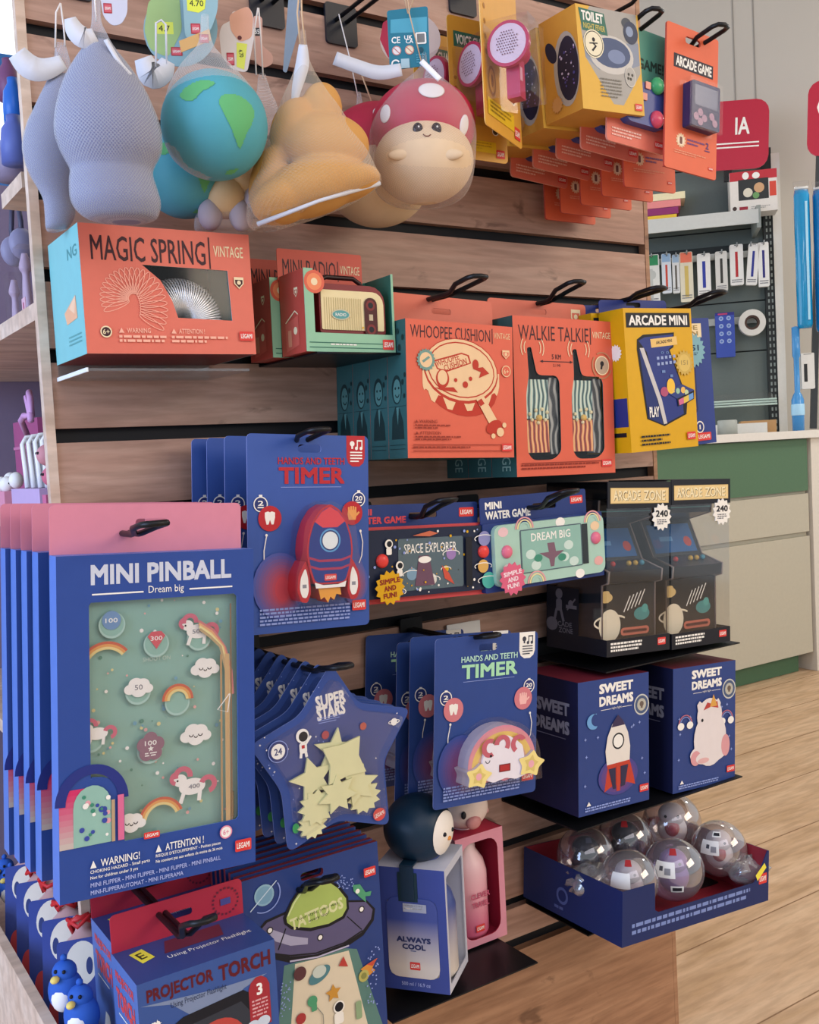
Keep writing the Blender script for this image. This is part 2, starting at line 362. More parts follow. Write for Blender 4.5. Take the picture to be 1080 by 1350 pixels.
g = G(); px0, pz = atU(1005, 320, .02); g.box((x0, -.035, pz-.04), (px0, -.0, pz), M('2b3234', .6)); g.box((x0, -.04, pz-.075), (px0, -.03, pz-.04), M('cfd2ce', .4)); g.build('peg_bar', su)
g = G(); px0, pz = atU(1005, 420, .02); g.box((x0, -.02, pz-.02), (px0, -.0, pz+.02), M('b9bdb9', .4)); g.build('price_rail', su)
g = G(); q0 = atU(1018, 523, .06); q1 = atU(850, 552, .2)
g.add([(q0[0], -.02, q0[1]+.03), (q1[0], -.02, q0[1]+.03), (q1[0], -.3, q0[1]-.05), (q0[0], -.3, q0[1]-.05)], [(0, 1, 2, 3)], ACRYL)
for k in range(3): g.tube([(q1[0], -.29+k*.01, q0[1]-.047+k*.014), (q0[0], -.29+k*.01, q0[1]-.047+k*.014)], .006, M('b9cfc6', .3), 6)
g.build('wire_shelf', su)
# white pilaster right of the upright
g = G(); a0 = atU(1023, 400, .05)[0]; a1 = atU(1034, 400, .05)[0]; g.box((a0, -.04, 0), (a1, .3, atU(1030, 200, .05)[1]), M('d9d8d2', .6)); o = g.build('white_upright_panel', loc=UB); o.rotation_euler = UROT; tag(o, 'narrow white upright panel right of the slotted black upright', 'panel')

# red category signs
RED = M('b3263f', .4); REDE = M('e0647a', .4)
def sign(px, label, text, art):
    x0, z1 = atU(px[0], px[1], .2); x1, z0 = atU(px[2], px[3], .2)
    t = thing('category_sign', label, 'sign', UB+UR*((x0+x1)/2)+UN*(-.2)+V((0, 0, z0)), (0, .05, UZ)); w = x1-x0; h = z1-z0
    g = G(); g.prism(rrect(-w/2, 0, w/2, h, .07), 0, .012, RED, REDE)
    art(Cv(g, (-w/2, 0, h), (1, 0, 0), (0, 0, -1), w)); g.build('board', t)
    return t, w, h
def ia(cv): cv.text('IA', 74-16, 22, 74+2, 44, WHITE, .02); cv.rect(30, 54, 58, 1.8, WHITE); cv.rect(30, 59, 58, 1.8, WHITE)
t, w, h = sign((905, 140, 1013, 218), 'red rounded sign ending in the letters IA above the shelving', 'IA', ia)
g = G(); g.box((-.02, .012, -.06), (.02, .03, h*.6), BLACK); g.build('bracket', t)
def cc(cv): cv.text('C', 12, 24, 31, 49, WHITE, .02); cv.rect(20, 58, 70, 1.8, WHITE); cv.rect(20, 63, 70, 1.8, WHITE)
t, w, h = sign((1061, 110, 1165, 198), 'red rounded sign with a white letter C at the right edge', 'C', cc)
zc = atU(1075, 190, .2)[1]
g = G(); zl_ = zt2+.001-(t.location.z-FZ)
g.box((.05-w/2, .004, zl_), (.085-w/2, .03, .02), M('3a3f42', .5)); g.build('post', t)

def uthing(name, label, cat, px, off, depth, col, art=None, part='carton', group=None, r=0.0, side=None, base=None, hh=None):
    x0, z1 = atU(px[0], px[1], off); x1, z0 = atU(px[2], px[3], off); w = x1-x0; h = z1-z0
    if base is not None: z0 = base
    h = hh or h
    g = G(); g.prism(rrect(-w/2, 0, w/2, h, r), 0, depth, col, side or col)
    if art: art(Cv(g, (-w/2, 0, h), (1, 0, 0), (0, 0, -1), w), 100*h/w)
    o = g.build(name, loc=UB+UR*((x0+x1)/2)-UN*off+V((0, 0, z0))); o.rotation_euler = UROT; tag(o, label, cat, group); return o
sh = sz1+.001
def toybox(cv, H):
    cv.rect(0, 0, 100, 20, M('b8303c')); cv.circ(34, 10, 7, WHITE, 8); cv.circ(56, 11, 8, WHITE, 7)
    cv.rect(18, 18, 64, H*.5, M('2e3133')); cv.circ(38, H*.52, 10, M('d8d2c0')); cv.circ(62, H*.42, 11, M('c9a078')); cv.circ(55, H*.6, 7, M('6a9a60')); cv.rect(84, H*.3, 14, H*.35, M('cf4a3a'))
    cv.circ(9, H*.88, 4.5, M('40302c')); cv.rect(19, H*.85, 18, 8, M('9a2a3a')); cv.lines(44, H*.86, 40, 7, 2, M('9a9a98'))
uthing('toy_carton', 'white and red windowed toy carton on the grey wall shelf', 'box', (962, 235, 1026, 283), .22, .14, M('dedad4'), toybox, base=sh)
for i, (c, n, px) in enumerate((('e8c23a', 'yellow', (842, 288, 893, 300)), ('8d2f6a', 'magenta', (842, 280, 895, 288)), ('e48c8a', 'pink', (842, 272, 898, 280)), ('e9e0b8', 'cream', (842, 264, 904, 272)))):
    zz0 = sh+i*.040; uthing('paper_pack', n+' paper pack in the stack on the grey wall shelf', 'paper', px, .2, .2, M(c), group='coloured paper packs on the wall shelf', base=zz0, hh=.038)
# blister packed pens hanging in a row
def pen(c, strip, hd=None, fat=0):
    def f(cv, H):
        if hd: cv.rect(6, 4, 88, H*.2, M(hd))
        cv.rect(35, 4, 30, 6, M('3a3c3e'), 2); cv.rect(50-strip/2, H*.18 if not hd else H*.28, strip, H*.62, M(c)); cv.lines(10, H*.86, 80, H*.1, 2, M('7a7c80'))
        if fat: cv.circ(50, H*.4, fat, M(c))
    return f
rows = [((848, 337, 870, 398), 'd9dbd6', pen('b9bdb8', 20, '2f8a58', 30), 'white and green correction pack, leftmost blister in the pen row'),
 ((873, 335, 885, 382), 'cfd8e0', pen('c0402c', 22, '8fb0d0'), 'blister of a red pen under a light blue header'),
 ((887, 336, 896, 382), 'd3d6d6', pen('5a544c', 26, '9ab4cc'), 'blister of a dark pen under a light blue header'),
 ((897, 333, 914, 393), 'd8d2bc', pen('c8b060', 30, 'e8765a'), 'blister with an orange header and yellow content'),
 ((920, 335, 937, 386), 'e6e6e2', pen('2a3a9c', 24), 'white blister of a thick blue marker'),
 ((944, 332, 959, 379), 'd6d6d0', pen('3a3a36', 22), 'grey blister of a black pen'),
 ((963, 323, 980, 371), 'ecebe6', pen('b82a30', 20), 'white blister of a red pen left of two blue ones'),
 ((983, 322, 997, 371), 'ecebe6', pen('2c3790', 22), 'white blister of a blue pen, tilted, beside the red pen'),
 ((1000, 320, 1014, 373), 'ecebe6', pen('33307c', 22), 'white blister of a blue pen, rightmost in the pen row')]
for px, c, a, lb in rows:
    px = (px[0]-1.2, px[1], px[2]+1.2, px[3]+4)
    o = uthing('pen_blister', lb, 'pen pack', px, .14, .03, M(c), a, group='blister packs in the pen row', r=.008)
    if 'tilted' in lb: o.rotation_euler = (0, .1, UZ)
g = G()
for px, *_ in rows:
    xx, zz_ = atU((px[0]+px[2])/2, px[1]+4, .14); g.tube([(xx, -.03, zz_+.01), (xx, -.15, zz_+.008), (xx, -.16, zz_+.028)], .004, MET, 6)
g.build('peg_hook', su)
xx, zz_ = atU(992, 425, .1)
t = thing('tape_roll', 'white roll of adhesive tape on a hook below the pens', 'tape', UB+UR*xx-UN*.1+V((0, 0, zz_)), UROT)
g = G(); rr = 17*5.75/1329; P = [(math.cos(2*PI*i/32), math.sin(2*PI*i/32)) for i in range(32)]
g.prism([(a*rr, b*rr) for a, b in P], 0, .05, M('dcdad2'), holes=[[(a*rr*.56, b*rr*.56) for a, b in P]], smooth=True); g.build('tape', t)
g = G(); g.prism([(a*rr*.56, b*rr*.56) for a, b in P], .004, .046, M('4a342c'), holes=[[(a*rr*.4, b*rr*.4) for a, b in P]]); g.build('core', t)
def blu(cv, H):
    cv.rect(0, 0, 100, 16, M('2b2f86')); cv.rect(14, 4, 50, 8, M('c0406a'))
    for i in range(4):
        for j in range(2): cv.circ(30+40*j, 32+i*H*.17, 12, M('9fb4da')); cv.circ(30+40*j, 32+i*H*.17, 6, M('5a78c0'))
uthing('battery_blister', 'blue blister pack with pale round cells left of the tape roll', 'blister pack', (943, 413, 970, 470), .12, .04, M('3b52ac'), blu, r=.006)
uthing('tan_carton', 'small tan carton on the counter under the wall shelving', 'box', (977, 546, 1024, 560), .36, .16, M('c79a68'), base=zt2+.001)
uthing('paper_ream', 'white paper ream lying at the back of the counter', 'paper', (930, 557, 1012, 566), .44, .07, M('e2e2de'), base=zt2+.001)
x_, z_ = atU(955, 552, .42); g = G(); g.lathe([(0.001, 0), (.05, 0), (.05, .07), (.045, .075), (0.001, .075)], M('a8aca6', .5)); o = g.build('grey_tin', loc=UB+UR*x_-UN*.62+V((0, 0, zt2+.001))); tag(o, 'grey round tin behind the tan carton on the counter', 'tin')
# rack with long blue packs at the right edge
def tube_pack(px, label, c):
    x0, z1 = atU(px[0], px[1], .5); x1, z0 = atU(px[2], px[3], .5); w = x1-x0; h = z1-z0
    t = thing('sleeve_pack', label, 'pack', UB+UR*((x0+x1)/2)-UN*.5+V((0, 0, z0)), UROT, 'long blue sleeves at the right edge')
    g = G(); g.slices([(0, 0, 0, w*.5, .04), (.02, 0, 0, w*.58, .05), (h*.9, 0, 0, w*.58, .05), (h*.94, 0, 0, w*.5, .02)], M(c, .15, 0, .6), 16); g.build('sleeve', t)
    g = G(); g.slices([(h*.935, 0, 0, w*.52, .012), (h, 0, 0, w*.6, .006)], BLISTER, 12); g.tube([(-w*.5, 0, h*.955), (w*.5, 0, h*.955)], .006, WHITE, 6); g.build('cellophane_top', t)
    g = G(); g.box((w*.12, -.052, h*.05), (w*.3, -.046, h*.85), M('9fd4ee', .1)); g.build('label_strip', t)
tube_pack((1047, 240, 1071, 432), 'long turquoise blue sleeve pack, left one at the right edge', '1590c8')
tube_pack((1072, 240, 1098, 436), 'long blue sleeve pack, right one cut by the right edge', '1478bc')
uthing('white_pack', 'white hanging pack below the blue sleeves at the right edge', 'pack', (1056, 466, 1075, 512), .5, .04, M('dcdcd8'), lambda cv, H: (cv.rect(20, H*.3, 26, H*.5, M('2c2e30')), cv.rect(20, 6, 60, 6, M('8a8c8c'))), r=.005)
xx, zz_ = atU(1051, 500, .5)
t = thing('blue_marker', 'translucent blue marker standing upright below the blue sleeves', 'marker', UB+UR*xx-UN*.5+V((0, 0, zt2)), UROT)
hz = zz_-zt2; g = G(); g.lathe([(.001, 0), (.03, 0), (.032, hz*.6), (.022, hz*.7), (.014, hz*.75), (.014, hz*1.4), (.02, hz*1.45), (.02, hz*2), (.001, hz*2.02)], M('3f8fd0', .2, 0, .5)); g.build('barrel', t)
g = G(); g.lathe([(.033, hz*.3), (.034, hz*.32), (.034, hz*.5), (.033, hz*.52)], M('a8d4f0', .2)); g.build('grip_band', t)

# ================================================================ display fixture
gd = thing('slatwall_display', 'tall wooden slatwall gondola with dark grooves carrying the toys', 'display', (.327, 0, 0))
W0 = 1.058
g = G(); g.box((0, .014, FZ+.02), (W0, .034, 2.05), GROOVE); g.build('groove_backing', gd)
g = G()
for k in range(-5, 14):
    z1 = 1.575-.1*k-.018; z0 = 1.575-.1*(k+1)
    if z0 < .18: z0 = .205
    g.box((0, 0, z0), (W0, .014, z1), SLAT)
g.build('slats', gd)
g = G(); g.box((0, -.001, FZ+.002), (W0, .03, .183), DECK); g.build('kick_board', gd)
g = G(); g.box((-.012, -.002, .002), (0, .94, 2.05), BIRCH, {'left': None}); g.build('edge_board', gd) if False else None
g = G(); g.box((-.012, -.003, FZ+.002), (-.0005, .011, 2.05), BIRCH); g.build('edge_post', gd, 'pale birch edge post')
g = G(); g.box((W0+.0005, -.001, FZ+.002), (W0+.01, .95, 2.05), DECK); g.build('end_panel', gd)
# shelves on its left side
MAUVE = M('85768a', .7)
ss = thing('side_shelving', 'side bay with pale wooden shelves left of the slatwall', 'shelving', (.322, .036, 0))
g = G(); g.box((.36, 0, FZ+.002), (.375, .9, 1.62), MAUVE); g.box((.0, .89, FZ+.002), (.36, .9, 1.62), MAUVE); g.build('back_panel', ss)
SH = (1.237, .965, .62)
for z in SH:
    g = G(); g.box((0, .0, z-.022), (.358, .888, z), BIRCH); g.build('shelf', ss)
g = G(); g.box((0, .02, 1.385), (.2, .14, 1.405), BIRCH); g.build('shelf', ss, 'short top shelf')
g = G(); g.box((0, .0, FZ+.002), (.358, .888, .2), BIRCH); g.build('base', ss)
# wooden bin at its foot
bn = thing('wooden_bin', 'pale wooden bin with bags and plush toys at the lower left', 'bin', (.235, -.24, 0))
g = G(); g.box((0, 0, FZ+.002), (.012, .95, .4), BIRCH); g.box((.012, 0, FZ+.002), (.085, .012, .4), BIRCH); g.box((.012, .938, FZ+.002), (.085, .95, .4), BIRCH); g.box((.073, .012, FZ+.002), (.085, .235, .34), BIRCH); g.build('sides', bn)
g = G(); g.box((.013, .013, .15), (.072, .937, .16), M('23262c')); g.build('bottom', bn)
# ================================================================ common pieces
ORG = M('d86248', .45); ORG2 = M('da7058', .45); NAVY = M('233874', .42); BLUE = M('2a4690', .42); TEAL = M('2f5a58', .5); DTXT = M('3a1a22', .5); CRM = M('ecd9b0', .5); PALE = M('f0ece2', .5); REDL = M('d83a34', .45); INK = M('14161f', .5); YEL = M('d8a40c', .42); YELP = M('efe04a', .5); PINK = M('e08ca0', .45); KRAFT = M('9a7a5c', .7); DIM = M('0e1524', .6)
def logo(cv, x, y, w=9, h=None):
    h = h or w*.62; cv.rect(x, y, w, h, REDL, w*.08); cv.text('LEGAMI', x+w*.1, y+h*.25, x+w*.9, y+h*.75, PALE, .02)
def shield(cv, x, y, w, m, m2):
    cv.poly([(x, y), (x+w, y), (x+w, y+w*.7), (x+w*.5, y+w*1.25), (x, y+w*.7)], m); cv.poly([(x+w*.1, y+w*.28), (x+w*.9, y+w*.28), (x+w*.88, y+w*.68), (x+w*.5, y+w*1.1), (x+w*.12, y+w*.68)], m2); cv.circ(x+w*.5, y+w*.58, w*.2, m)
def hook(label, px0, px1, y0, wire=.0034, spread=.0128, rise=True, plate=True):
    """peg hook: y0 = depth of the pixel px0 on the shaft, px1 = the loop's tip"""
    a = at(*px0, y0); b = atX(*px1, a.x); t = thing('peg_hook', label, 'hook', (a.x, -.001, a.z), group='black wire peg hooks')
    L = b.y; dz = b.z-a.z; n0 = L+.075
    g = G(); P = [(-.004, -.002, 0), (-.004, n0, 0), (-.0045, n0-.012, dz*.12)]
    P += [(-spread, n0-.035, dz*.62), (-spread*1.05, L+.012, dz*.93), (-spread*.8, L+.003, dz*.99), (0, L, dz), (spread*.8, L+.003, dz*.99), (spread*1.05, L+.012, dz*.93), (spread, n0-.035, dz*.62), (.0045, n0-.012, dz*.12), (.004, n0, 0), (.004, -.002, 0)]
    g.tube(P, wire, BLACK, 8); g.build('wire', t)
    if plate:
        g = G(); g.prism(rrect(-.02, -.02, .02, .018, .004), -.004, .0005, BLACK); g.box((-.018, .0005, .006), (.018, .012, .013), BLACK); g.build('back_plate', t)
    return t
def carton(name, label, cat, BL, BR, TL, Y, depth, front, side, art=None, sart=None, tart=None, group=None, holes=(), top=None, bottom=None, right=None, header=None, inside=None, rz=0):
    """closed carton; holes are canvas-unit outlines cut in the front"""
    c, w, h, be = quad(BL, BR, TL, Y); t = thing(name, label, cat, c, (0, be, rz), group); k = w/100; AH = 100*(BL[1]-TL[1])/(BR[0]-BL[0]); ky = h/AH
    g = G(); wt = .0012
    if holes:
        H = [[(-w/2+x*k, h-y*ky) for x, y in q] for q in holes]
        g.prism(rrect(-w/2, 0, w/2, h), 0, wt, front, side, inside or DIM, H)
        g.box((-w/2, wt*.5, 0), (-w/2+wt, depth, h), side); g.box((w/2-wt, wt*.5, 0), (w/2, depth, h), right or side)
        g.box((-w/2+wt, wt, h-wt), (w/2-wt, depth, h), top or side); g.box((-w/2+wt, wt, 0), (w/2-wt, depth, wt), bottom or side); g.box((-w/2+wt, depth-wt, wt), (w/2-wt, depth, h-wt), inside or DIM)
    else: g.box((-w/2, 0, 0), (w/2, depth, h), front, dict(left=side, right=right or side, top=top or side, bottom=bottom or side, back=side))
    if art: art(Cv(g, (-w/2, 0, h), (1, 0, 0), (0, 0, -1), w, ky), AH)
    if sart: sart(Cv(g, (-w/2, depth, h), (0, -1, 0), (0, 0, -1), depth), 100*h/depth)
    if tart: tart(Cv(g, (-w/2, depth, h), (1, 0, 0), (0, -1, 0), w), 100*depth/w)
    g.build('carton', t)
    if header:
        hh, m, ha = header[:3]; y = header[3] if len(header) > 3 else depth-.0015
        g = G(); sl = (-w/2+w*.5-.016, h+hh*.5)
        g.prism(rrect(-w/2, h-.003, w/2, h+hh, rs=(0, 0, .006, .006)), y, y+.0012, m, holes=[rrect(-.016, h+hh*.42, .016, h+hh*.42+.008, .003)])
        if ha: ha(Cv(g, (-w/2, y, h+hh), (1, 0, 0), (0, 0, -1), w), 100*hh/w)
        g.build('hang_tab', t)
    t['_w'] = w; t['_h'] = h; del t['_w']; del t['_h']
    return t, w, h, ky
ORD = ['second', 'third', 'fourth', 'fifth', 'sixth', 'seventh', 'eighth', 'ninth']
def stack(root, n, dy, lab, dz=0, dx=0, gap0=0):
    for i in range(1, n): dup(root, root.location+V((dx*i, gap0+dy*i, dz*i)), lab.format(ORD[i-1]))

# ---------------------------------------------------------------- whoopee cushion boxes
def a_wh(cv, H):
    CRW = M('e8c394', .5)
    cv.text('WHOOPEE CUSHION', 4, 5, 78, 17, DTXT, .0); cv.rect(79.5, 3.5, .8, 15, DTXT); cv.text('VINTAGE', 81.5, 7, 97.5, 13, CRW, .0)
    # melting pie-like cushion
    R1 = M('b8301c', .5); cv.circ(50, 62, 34, R1, 22, a=.2); P = []
    for i in range(25): a = PI*i/24; P.append((50+36*math.cos(PI-a), 52+(16+ (10 if i % 4 in (1, 2) else -2))*math.sin(a)+8))
    cv.poly([(14, 48)]+P+[(86, 48)], CRW); cv.circ(50, 47, 35, R1, 24.5, a=.12); cv.circ(50, 46, 34, CRW, 23, a=.12); cv.circ(50, 46, 31.5, R1, 21, a=.12); cv.circ(50, 46, 30.5, CRW, 20, a=.12)
    cv.poly([(24, 38), (50, 29), (57, 31), (59, 39), (35, 49), (27, 46)], R1); cv.poly([(25.5, 39), (50, 30.5), (55.5, 32), (57.5, 38.5), (35, 47.5), (28, 45)], CRW)
    cv.text('WHOOPEE', 26, 34, 48, 40, R1, .01, rot=-.3); cv.text('CUSHION', 33, 38, 55, 44, R1, .01, rot=-.3)
    cv.circ(32, 55, 6, R1, 7); cv.circ(32, 54, 4.5, CRW, 5.5); cv.poly([(25, 64), (42, 63), (46, 68), (30, 66)], R1); cv.circ(63, 40, 3, R1, 4); cv.poly([(60, 44), (70, 42), (76, 48), (66, 53), (68, 47)], R1); cv.circ(53, 60, 2.5, R1); cv.circ(44, 56, 1.5, R1); cv.circ(58, 54, 1.6, R1)
    cv.poly([(63, 74), (70, 70), (84, 96), (77, 101)], CRW); cv.poly([(64, 76), (68, 73), (71, 78), (67, 81)], R1); cv.circ(80, 101, 8, R1, 5, a=-.4); cv.circ(86, 106, 3.5, CRW); cv.circ(79, 110, 2, CRW); cv.circ(90, 99, 2, CRW)
    GRT = M('6f9488', .5); cv.star(17, 38, 8.5, 7.2, 18, GRT); cv.circ(17, 38, 5.6, CRW); cv.line([(14, 40), (20, 35)], 2.2, GRT)
    shield(cv, 89, 24, 7, CRW, ORG2); cv.circ(92.5, 45, 4.5, CRW); cv.circ(92.5, 45, 3.8, ORG); cv.text('6+', 90, 43, 95, 47.5, CRW)
    DK = M('8c2c1c'); cv.text('⚠ WARNING', 8, 95, 25, 98, DK) if False else cv.poly([(6, 98), (9, 98), (7.5, 95)], DK); cv.text('WARNING', 10, 95, 26, 98, DK); cv.lines(6, 99.5, 32, 5, 2, DK); cv.poly([(6, 109), (9, 109), (7.5, 106)], DK); cv.text('ATTENTION', 10, 106, 29, 109, DK); cv.lines(6, 110.5, 42, 5, 2, DK)
    cv.rect(4, H-13, 82, .7, DK); cv.lines(4, H-11, 80, 3, 1, DK); cv.rect(4, H-7, 92, .7, DK); logo(cv, 87, H-14, 10, 8)
def s_man(cv, H):
    INK2 = M('16302f'); cv.rect(6, H*.62, 88, 1.5, INK2)
    cv.poly([(18, H*.86), (22, H*.7), (40, H*.62), (62, H*.64), (80, H*.74), (84, H*.86)], INK2); cv.poly([(44, H*.63), (58, H*.63), (52, H*.76)], M('4d7a74'))
    cv.circ(48, H*.5, 26, INK2, 42); cv.circ(50, H*.51, 20, M('4d7a74'), 34); cv.circ(42, H*.49, 4, INK2); cv.circ(60, H*.49, 4, INK2); cv.arc(52, H*.53, 10, 10, 170, 4, INK2)
    for x, y, r in ((80, .45, 6), (92, .4, 5), (88, .55, 5), (20, .2, 7), (42, .16, 8), (66, .2, 7), (85, .13, 6), (60, .08, 6)): cv.circ(x, H*y, r, INK2, r*1.4)
    for yy in (.9, .93): cv.rect(10, H*yy, 80, 1.5, INK2)
t, w, h, ky = carton('whoopee_cushion_box', 'orange whoopee cushion box with a dripping pie picture, front of its peg', 'toy box', (538, 604), (678, 603), (541, 420), -.187, .0462, ORG, TEAL, a_wh, s_man, group='whoopee cushion boxes', header=(.042, ORG2, None))
stack(t, 4, .0467, 'dark teal sided whoopee cushion box, {} behind the orange front one')
hook('black hook above the whoopee cushion box', (567, 395), (634, 364), -.141)

# ---------------------------------------------------------------- walkie talkie boxes
def swirl(name, a, b, c, sc=38, dist=6):
    m = D.materials.new(name); m.use_nodes = True; nt = m.node_tree; N = nt.nodes.new; L = nt.links.new; bs = nt.nodes['Principled BSDF']; bs.inputs['Roughness'].default_value = .3
    tc = N('ShaderNodeTexCoord'); wv = N('ShaderNodeTexWave'); wv.inputs['Scale'].default_value = sc; wv.inputs['Distortion'].default_value = dist; wv.inputs['Detail'].default_value = 1.5; wv.inputs['Detail Scale'].default_value = .6
    L(tc.outputs['Object'], wv.inputs[0]); r = N('ShaderNodeValToRGB'); e = r.color_ramp.elements; e[0].color = lin(a); e[0].position = .2; e[1].color = lin(c); e[1].position = .9; x = e.new(.5); x.color = lin(b); L(wv.outputs[0], r.inputs[0]); L(r.outputs[0], bs.inputs['Base Color']); return m
SWT = swirl('teal_swirl', '2f4a4c', '8fb8ae', 'd0d8c4'); SWO = swirl('orange_swirl', '7c2c22', 'd8623c', 'e8b878'); SWD = swirl('dark_swirl', '16181c', '3a3c40', 'a0a098', 30, 8)
def a_wk(cv, H):
    cv.text('WALKIE TALKIE', 5, 9, 75, 24, DTXT, .0); cv.rect(76.5, 8, 1, 18, DTXT); cv.text('VINTAGE', 79, 12, 98, 19, CRM, .0);
    cv.text('5 KM', 37, 38, 46, 43, DTXT, .01); cv.line([(27, 45.5), (56, 45.5)], .8, DTXT); cv.poly([(25, 45.5), (28, 44), (28, 47)], DTXT); cv.poly([(58, 45.5), (55, 44), (55, 47)], DTXT); cv.text('3.1 MI', 38, 48, 45, 51, DTXT, .0)
    for x in (18, 64):
        for r in (8, 11): cv.arc(x, 32, r, 150, 215, .7, CRM); cv.arc(x, 32, r, -35, 30, .7, CRM)
    for i in range(3): cv.arc(88, 48, 10, 20+i*110, 110+i*110, 1.4, M('b8805c'))
    cv.circ(88, 48, 7.5, CRM); cv.circ(88, 48, 6.7, M('b8a088')); cv.circ(88, 46, 2, INK); cv.line([(88, 46), (87, 52)], 2, INK)
    cv.rect(4, H-14, 92, .7, M('8c2c1c')); cv.lines(4, H-12.5, 78, 7, 2, M('8c2c1c')); logo(cv, 85, H-15, 11, 8)
def s_wk(cv, H):
    cv.text('VINTAGE', 60-H*.16, H*.76, 60+H*.16, H*.76+34, M('8fb0a4'), .0, rot=PI/2)
cx = lambda d: [(x+d, y) for x, y in roundpoly([(13, 32), (17, 31), (22, 60), (41, 60), (44, 66), (44, 140), (36, 148), (16, 148), (11, 140), (11, 80), (14, 60)], 5, 3)]
t, w, h, ky = carton('walkie_talkie_box', 'orange walkie talkie box with two cut-out windows, front of its peg', 'toy box', (682, 629), (811.5, 623), (682, 416), -.172, .058, ORG, TEAL, a_wk, s_wk, group='walkie talkie boxes', holes=[cx(0), cx(45)], header=(.034, ORG2, lambda cv, H: shield(cv, 84, H*.25, 10, CRM, ORG2), .056))
k = w/100
for d in (0, 45):
    g = G(); X = lambda x: -w/2+(x+d)*k
    Z = lambda y: h-y*ky
    g.prism(roundpoly([(X(13), Z(140)), (X(43), Z(140)), (X(43), Z(106)), (X(13), Z(106))], .004), .006, .03, SWO); g.prism(roundpoly([(X(13), Z(105)), (X(43), Z(105)), (X(43), Z(64)), (X(13), Z(64))], .004), .006, .03, SWT)
    g.prism(roundpoly([(X(35), Z(142)), (X(44), Z(142)), (X(44), Z(62)), (X(35), Z(62))], .003), .0052, .02, SWD)
    g.tube([(X(17.5), .014, Z(66)), (X(18), .014, Z(34))], .0045, SWD, 10)
    for i, (xx, yy) in enumerate(((16, 100), (22, 96), (28, 95), (33, 98), (18, 106), (24, 109), (31, 106))): g.ball((X(xx), .005, Z(yy)), .0028, M('e8d8a8'), 10, 6)
    g.ball((X(25), .005, Z(104)), .005, M('d8b060'), 12, 8)
    g.build('walkie_talkie', t)
g = G(); g.box((-w/2+.002, .0014, .01), (w/2-.002, .0016, h*.86), CLEAR); g.build('window_film', t)
stack(t, 3, .0585, 'walkie talkie box, {} behind the front one with only its dark teal side showing')
hook('black hook above the walkie talkie box', (712, 400), (765, 371), -.118)

# ---------------------------------------------------------------- arcade mini boxes
DB = M('26357c', .4); LBL = M('6a86b8')
def a_am(cv, H):
    cv.rect(3, 7, 94, 22, INK); cv.text('ARCADE MINI', 7, 10.5, 93, 26, PALE, .03)
    cv.poly([(17, 47), (26, 40), (72, 37), (70, 60), (64, 64), (80, 118), (98, 128), (96, 142), (86, 148), (84, 165), (50, 181), (25, 168), (16, 62)], INK)
    cv.poly([(19, 49), (28, 44), (70, 40), (68, 58), (62, 63), (78, 118), (80, 164), (50, 178), (30, 66)], DB); cv.poly([(19, 62), (29, 70), (48, 178), (27, 167)], M('20306a')); cv.poly([(20, 60), (26, 60), (48, 140), (54, 177), (49, 178), (42, 140)], M('c8c4c0'))
    cv.poly([(36, 47), (75, 43), (76, 56), (37, 60)], M('e8c070')); cv.text('ARCADE MINI', 44, 48.5, 68, 53.5, INK, .02, rot=-.1)
    for r in range(2):
        for i in range(5): cv.rect(44+i*6, 74+r*9-i*.6, 3.6, 4.5, M('98a8d0'))
    cv.text('0 0', 50, 66, 62, 70, LBL); cv.rect(50, 95, 5, 4, LBL); cv.rect(62, 102, 4, 4, LBL)
    cv.poly([(53, 128), (78, 118), (98, 128), (70, 140)], M('30407c')); cv.circ(52, 128, 6, M('b05070'), 5); cv.circ(62, 120, 6, M('f0c040'), 8); cv.line([(64, 124), (66, 130)], 3, M('e8c060')); cv.circ(72, 128, 3, M('9ac0a0')); cv.circ(80, 127, 3.4, M('e8b860')); cv.circ(85, 131, 3, M('c0d0a0'))
    cv.poly([(70, 140), (97, 129), (96, 142), (71, 152)], INK); cv.poly([(72, 142), (80, 138.5), (80, 148), (73, 150.5)], M('d06a90')); cv.poly([(80, 138.5), (88, 135), (88, 144.5), (80, 148)], M('e0c050')); cv.poly([(88, 135), (95, 132), (95, 141), (88, 144.5)], M('6a9ad0'))
    cv.text('PLAY', 28, 150, 42, 166, PALE, .03); cv.star(84, 85, 14, 11, 16, M('c9a850')); cv.circ(84, 85, 9, M('d8b860')); cv.text('151', 79, 81, 89, 88, M('a08850'))
    for yy in (H-24, H-18, H-12): cv.lines(14, yy, 48, 3.2, 1, INK, .9, yy)
    logo(cv, 82, H-24, 13, 12)
def s_am(cv, H): cv.rect(25, H*.62, 70, H*.2, DB); cv.rect(25, H*.86, 60, H*.03, INK); cv.star(60, H*.3, 26, 20, 14, PALE)
t, w, h, ky = carton('arcade_toy_box', 'yellow box with a blue arcade cabinet picture, tilted, front of its peg', 'toy box', (833, 597), (921, 588), (812, 406), -.2, .052, YEL, YEL, a_am, s_am, group='yellow arcade cabinet toy boxes', header=(.02, DB, None, .05))
dup(t, t.location+V((-.012, .056, .0)), 'yellow arcade cabinet box standing behind the tilted front one')
hook('black hook above the tilted yellow arcade cabinet box', (838, 393), (873, 379), -.17)
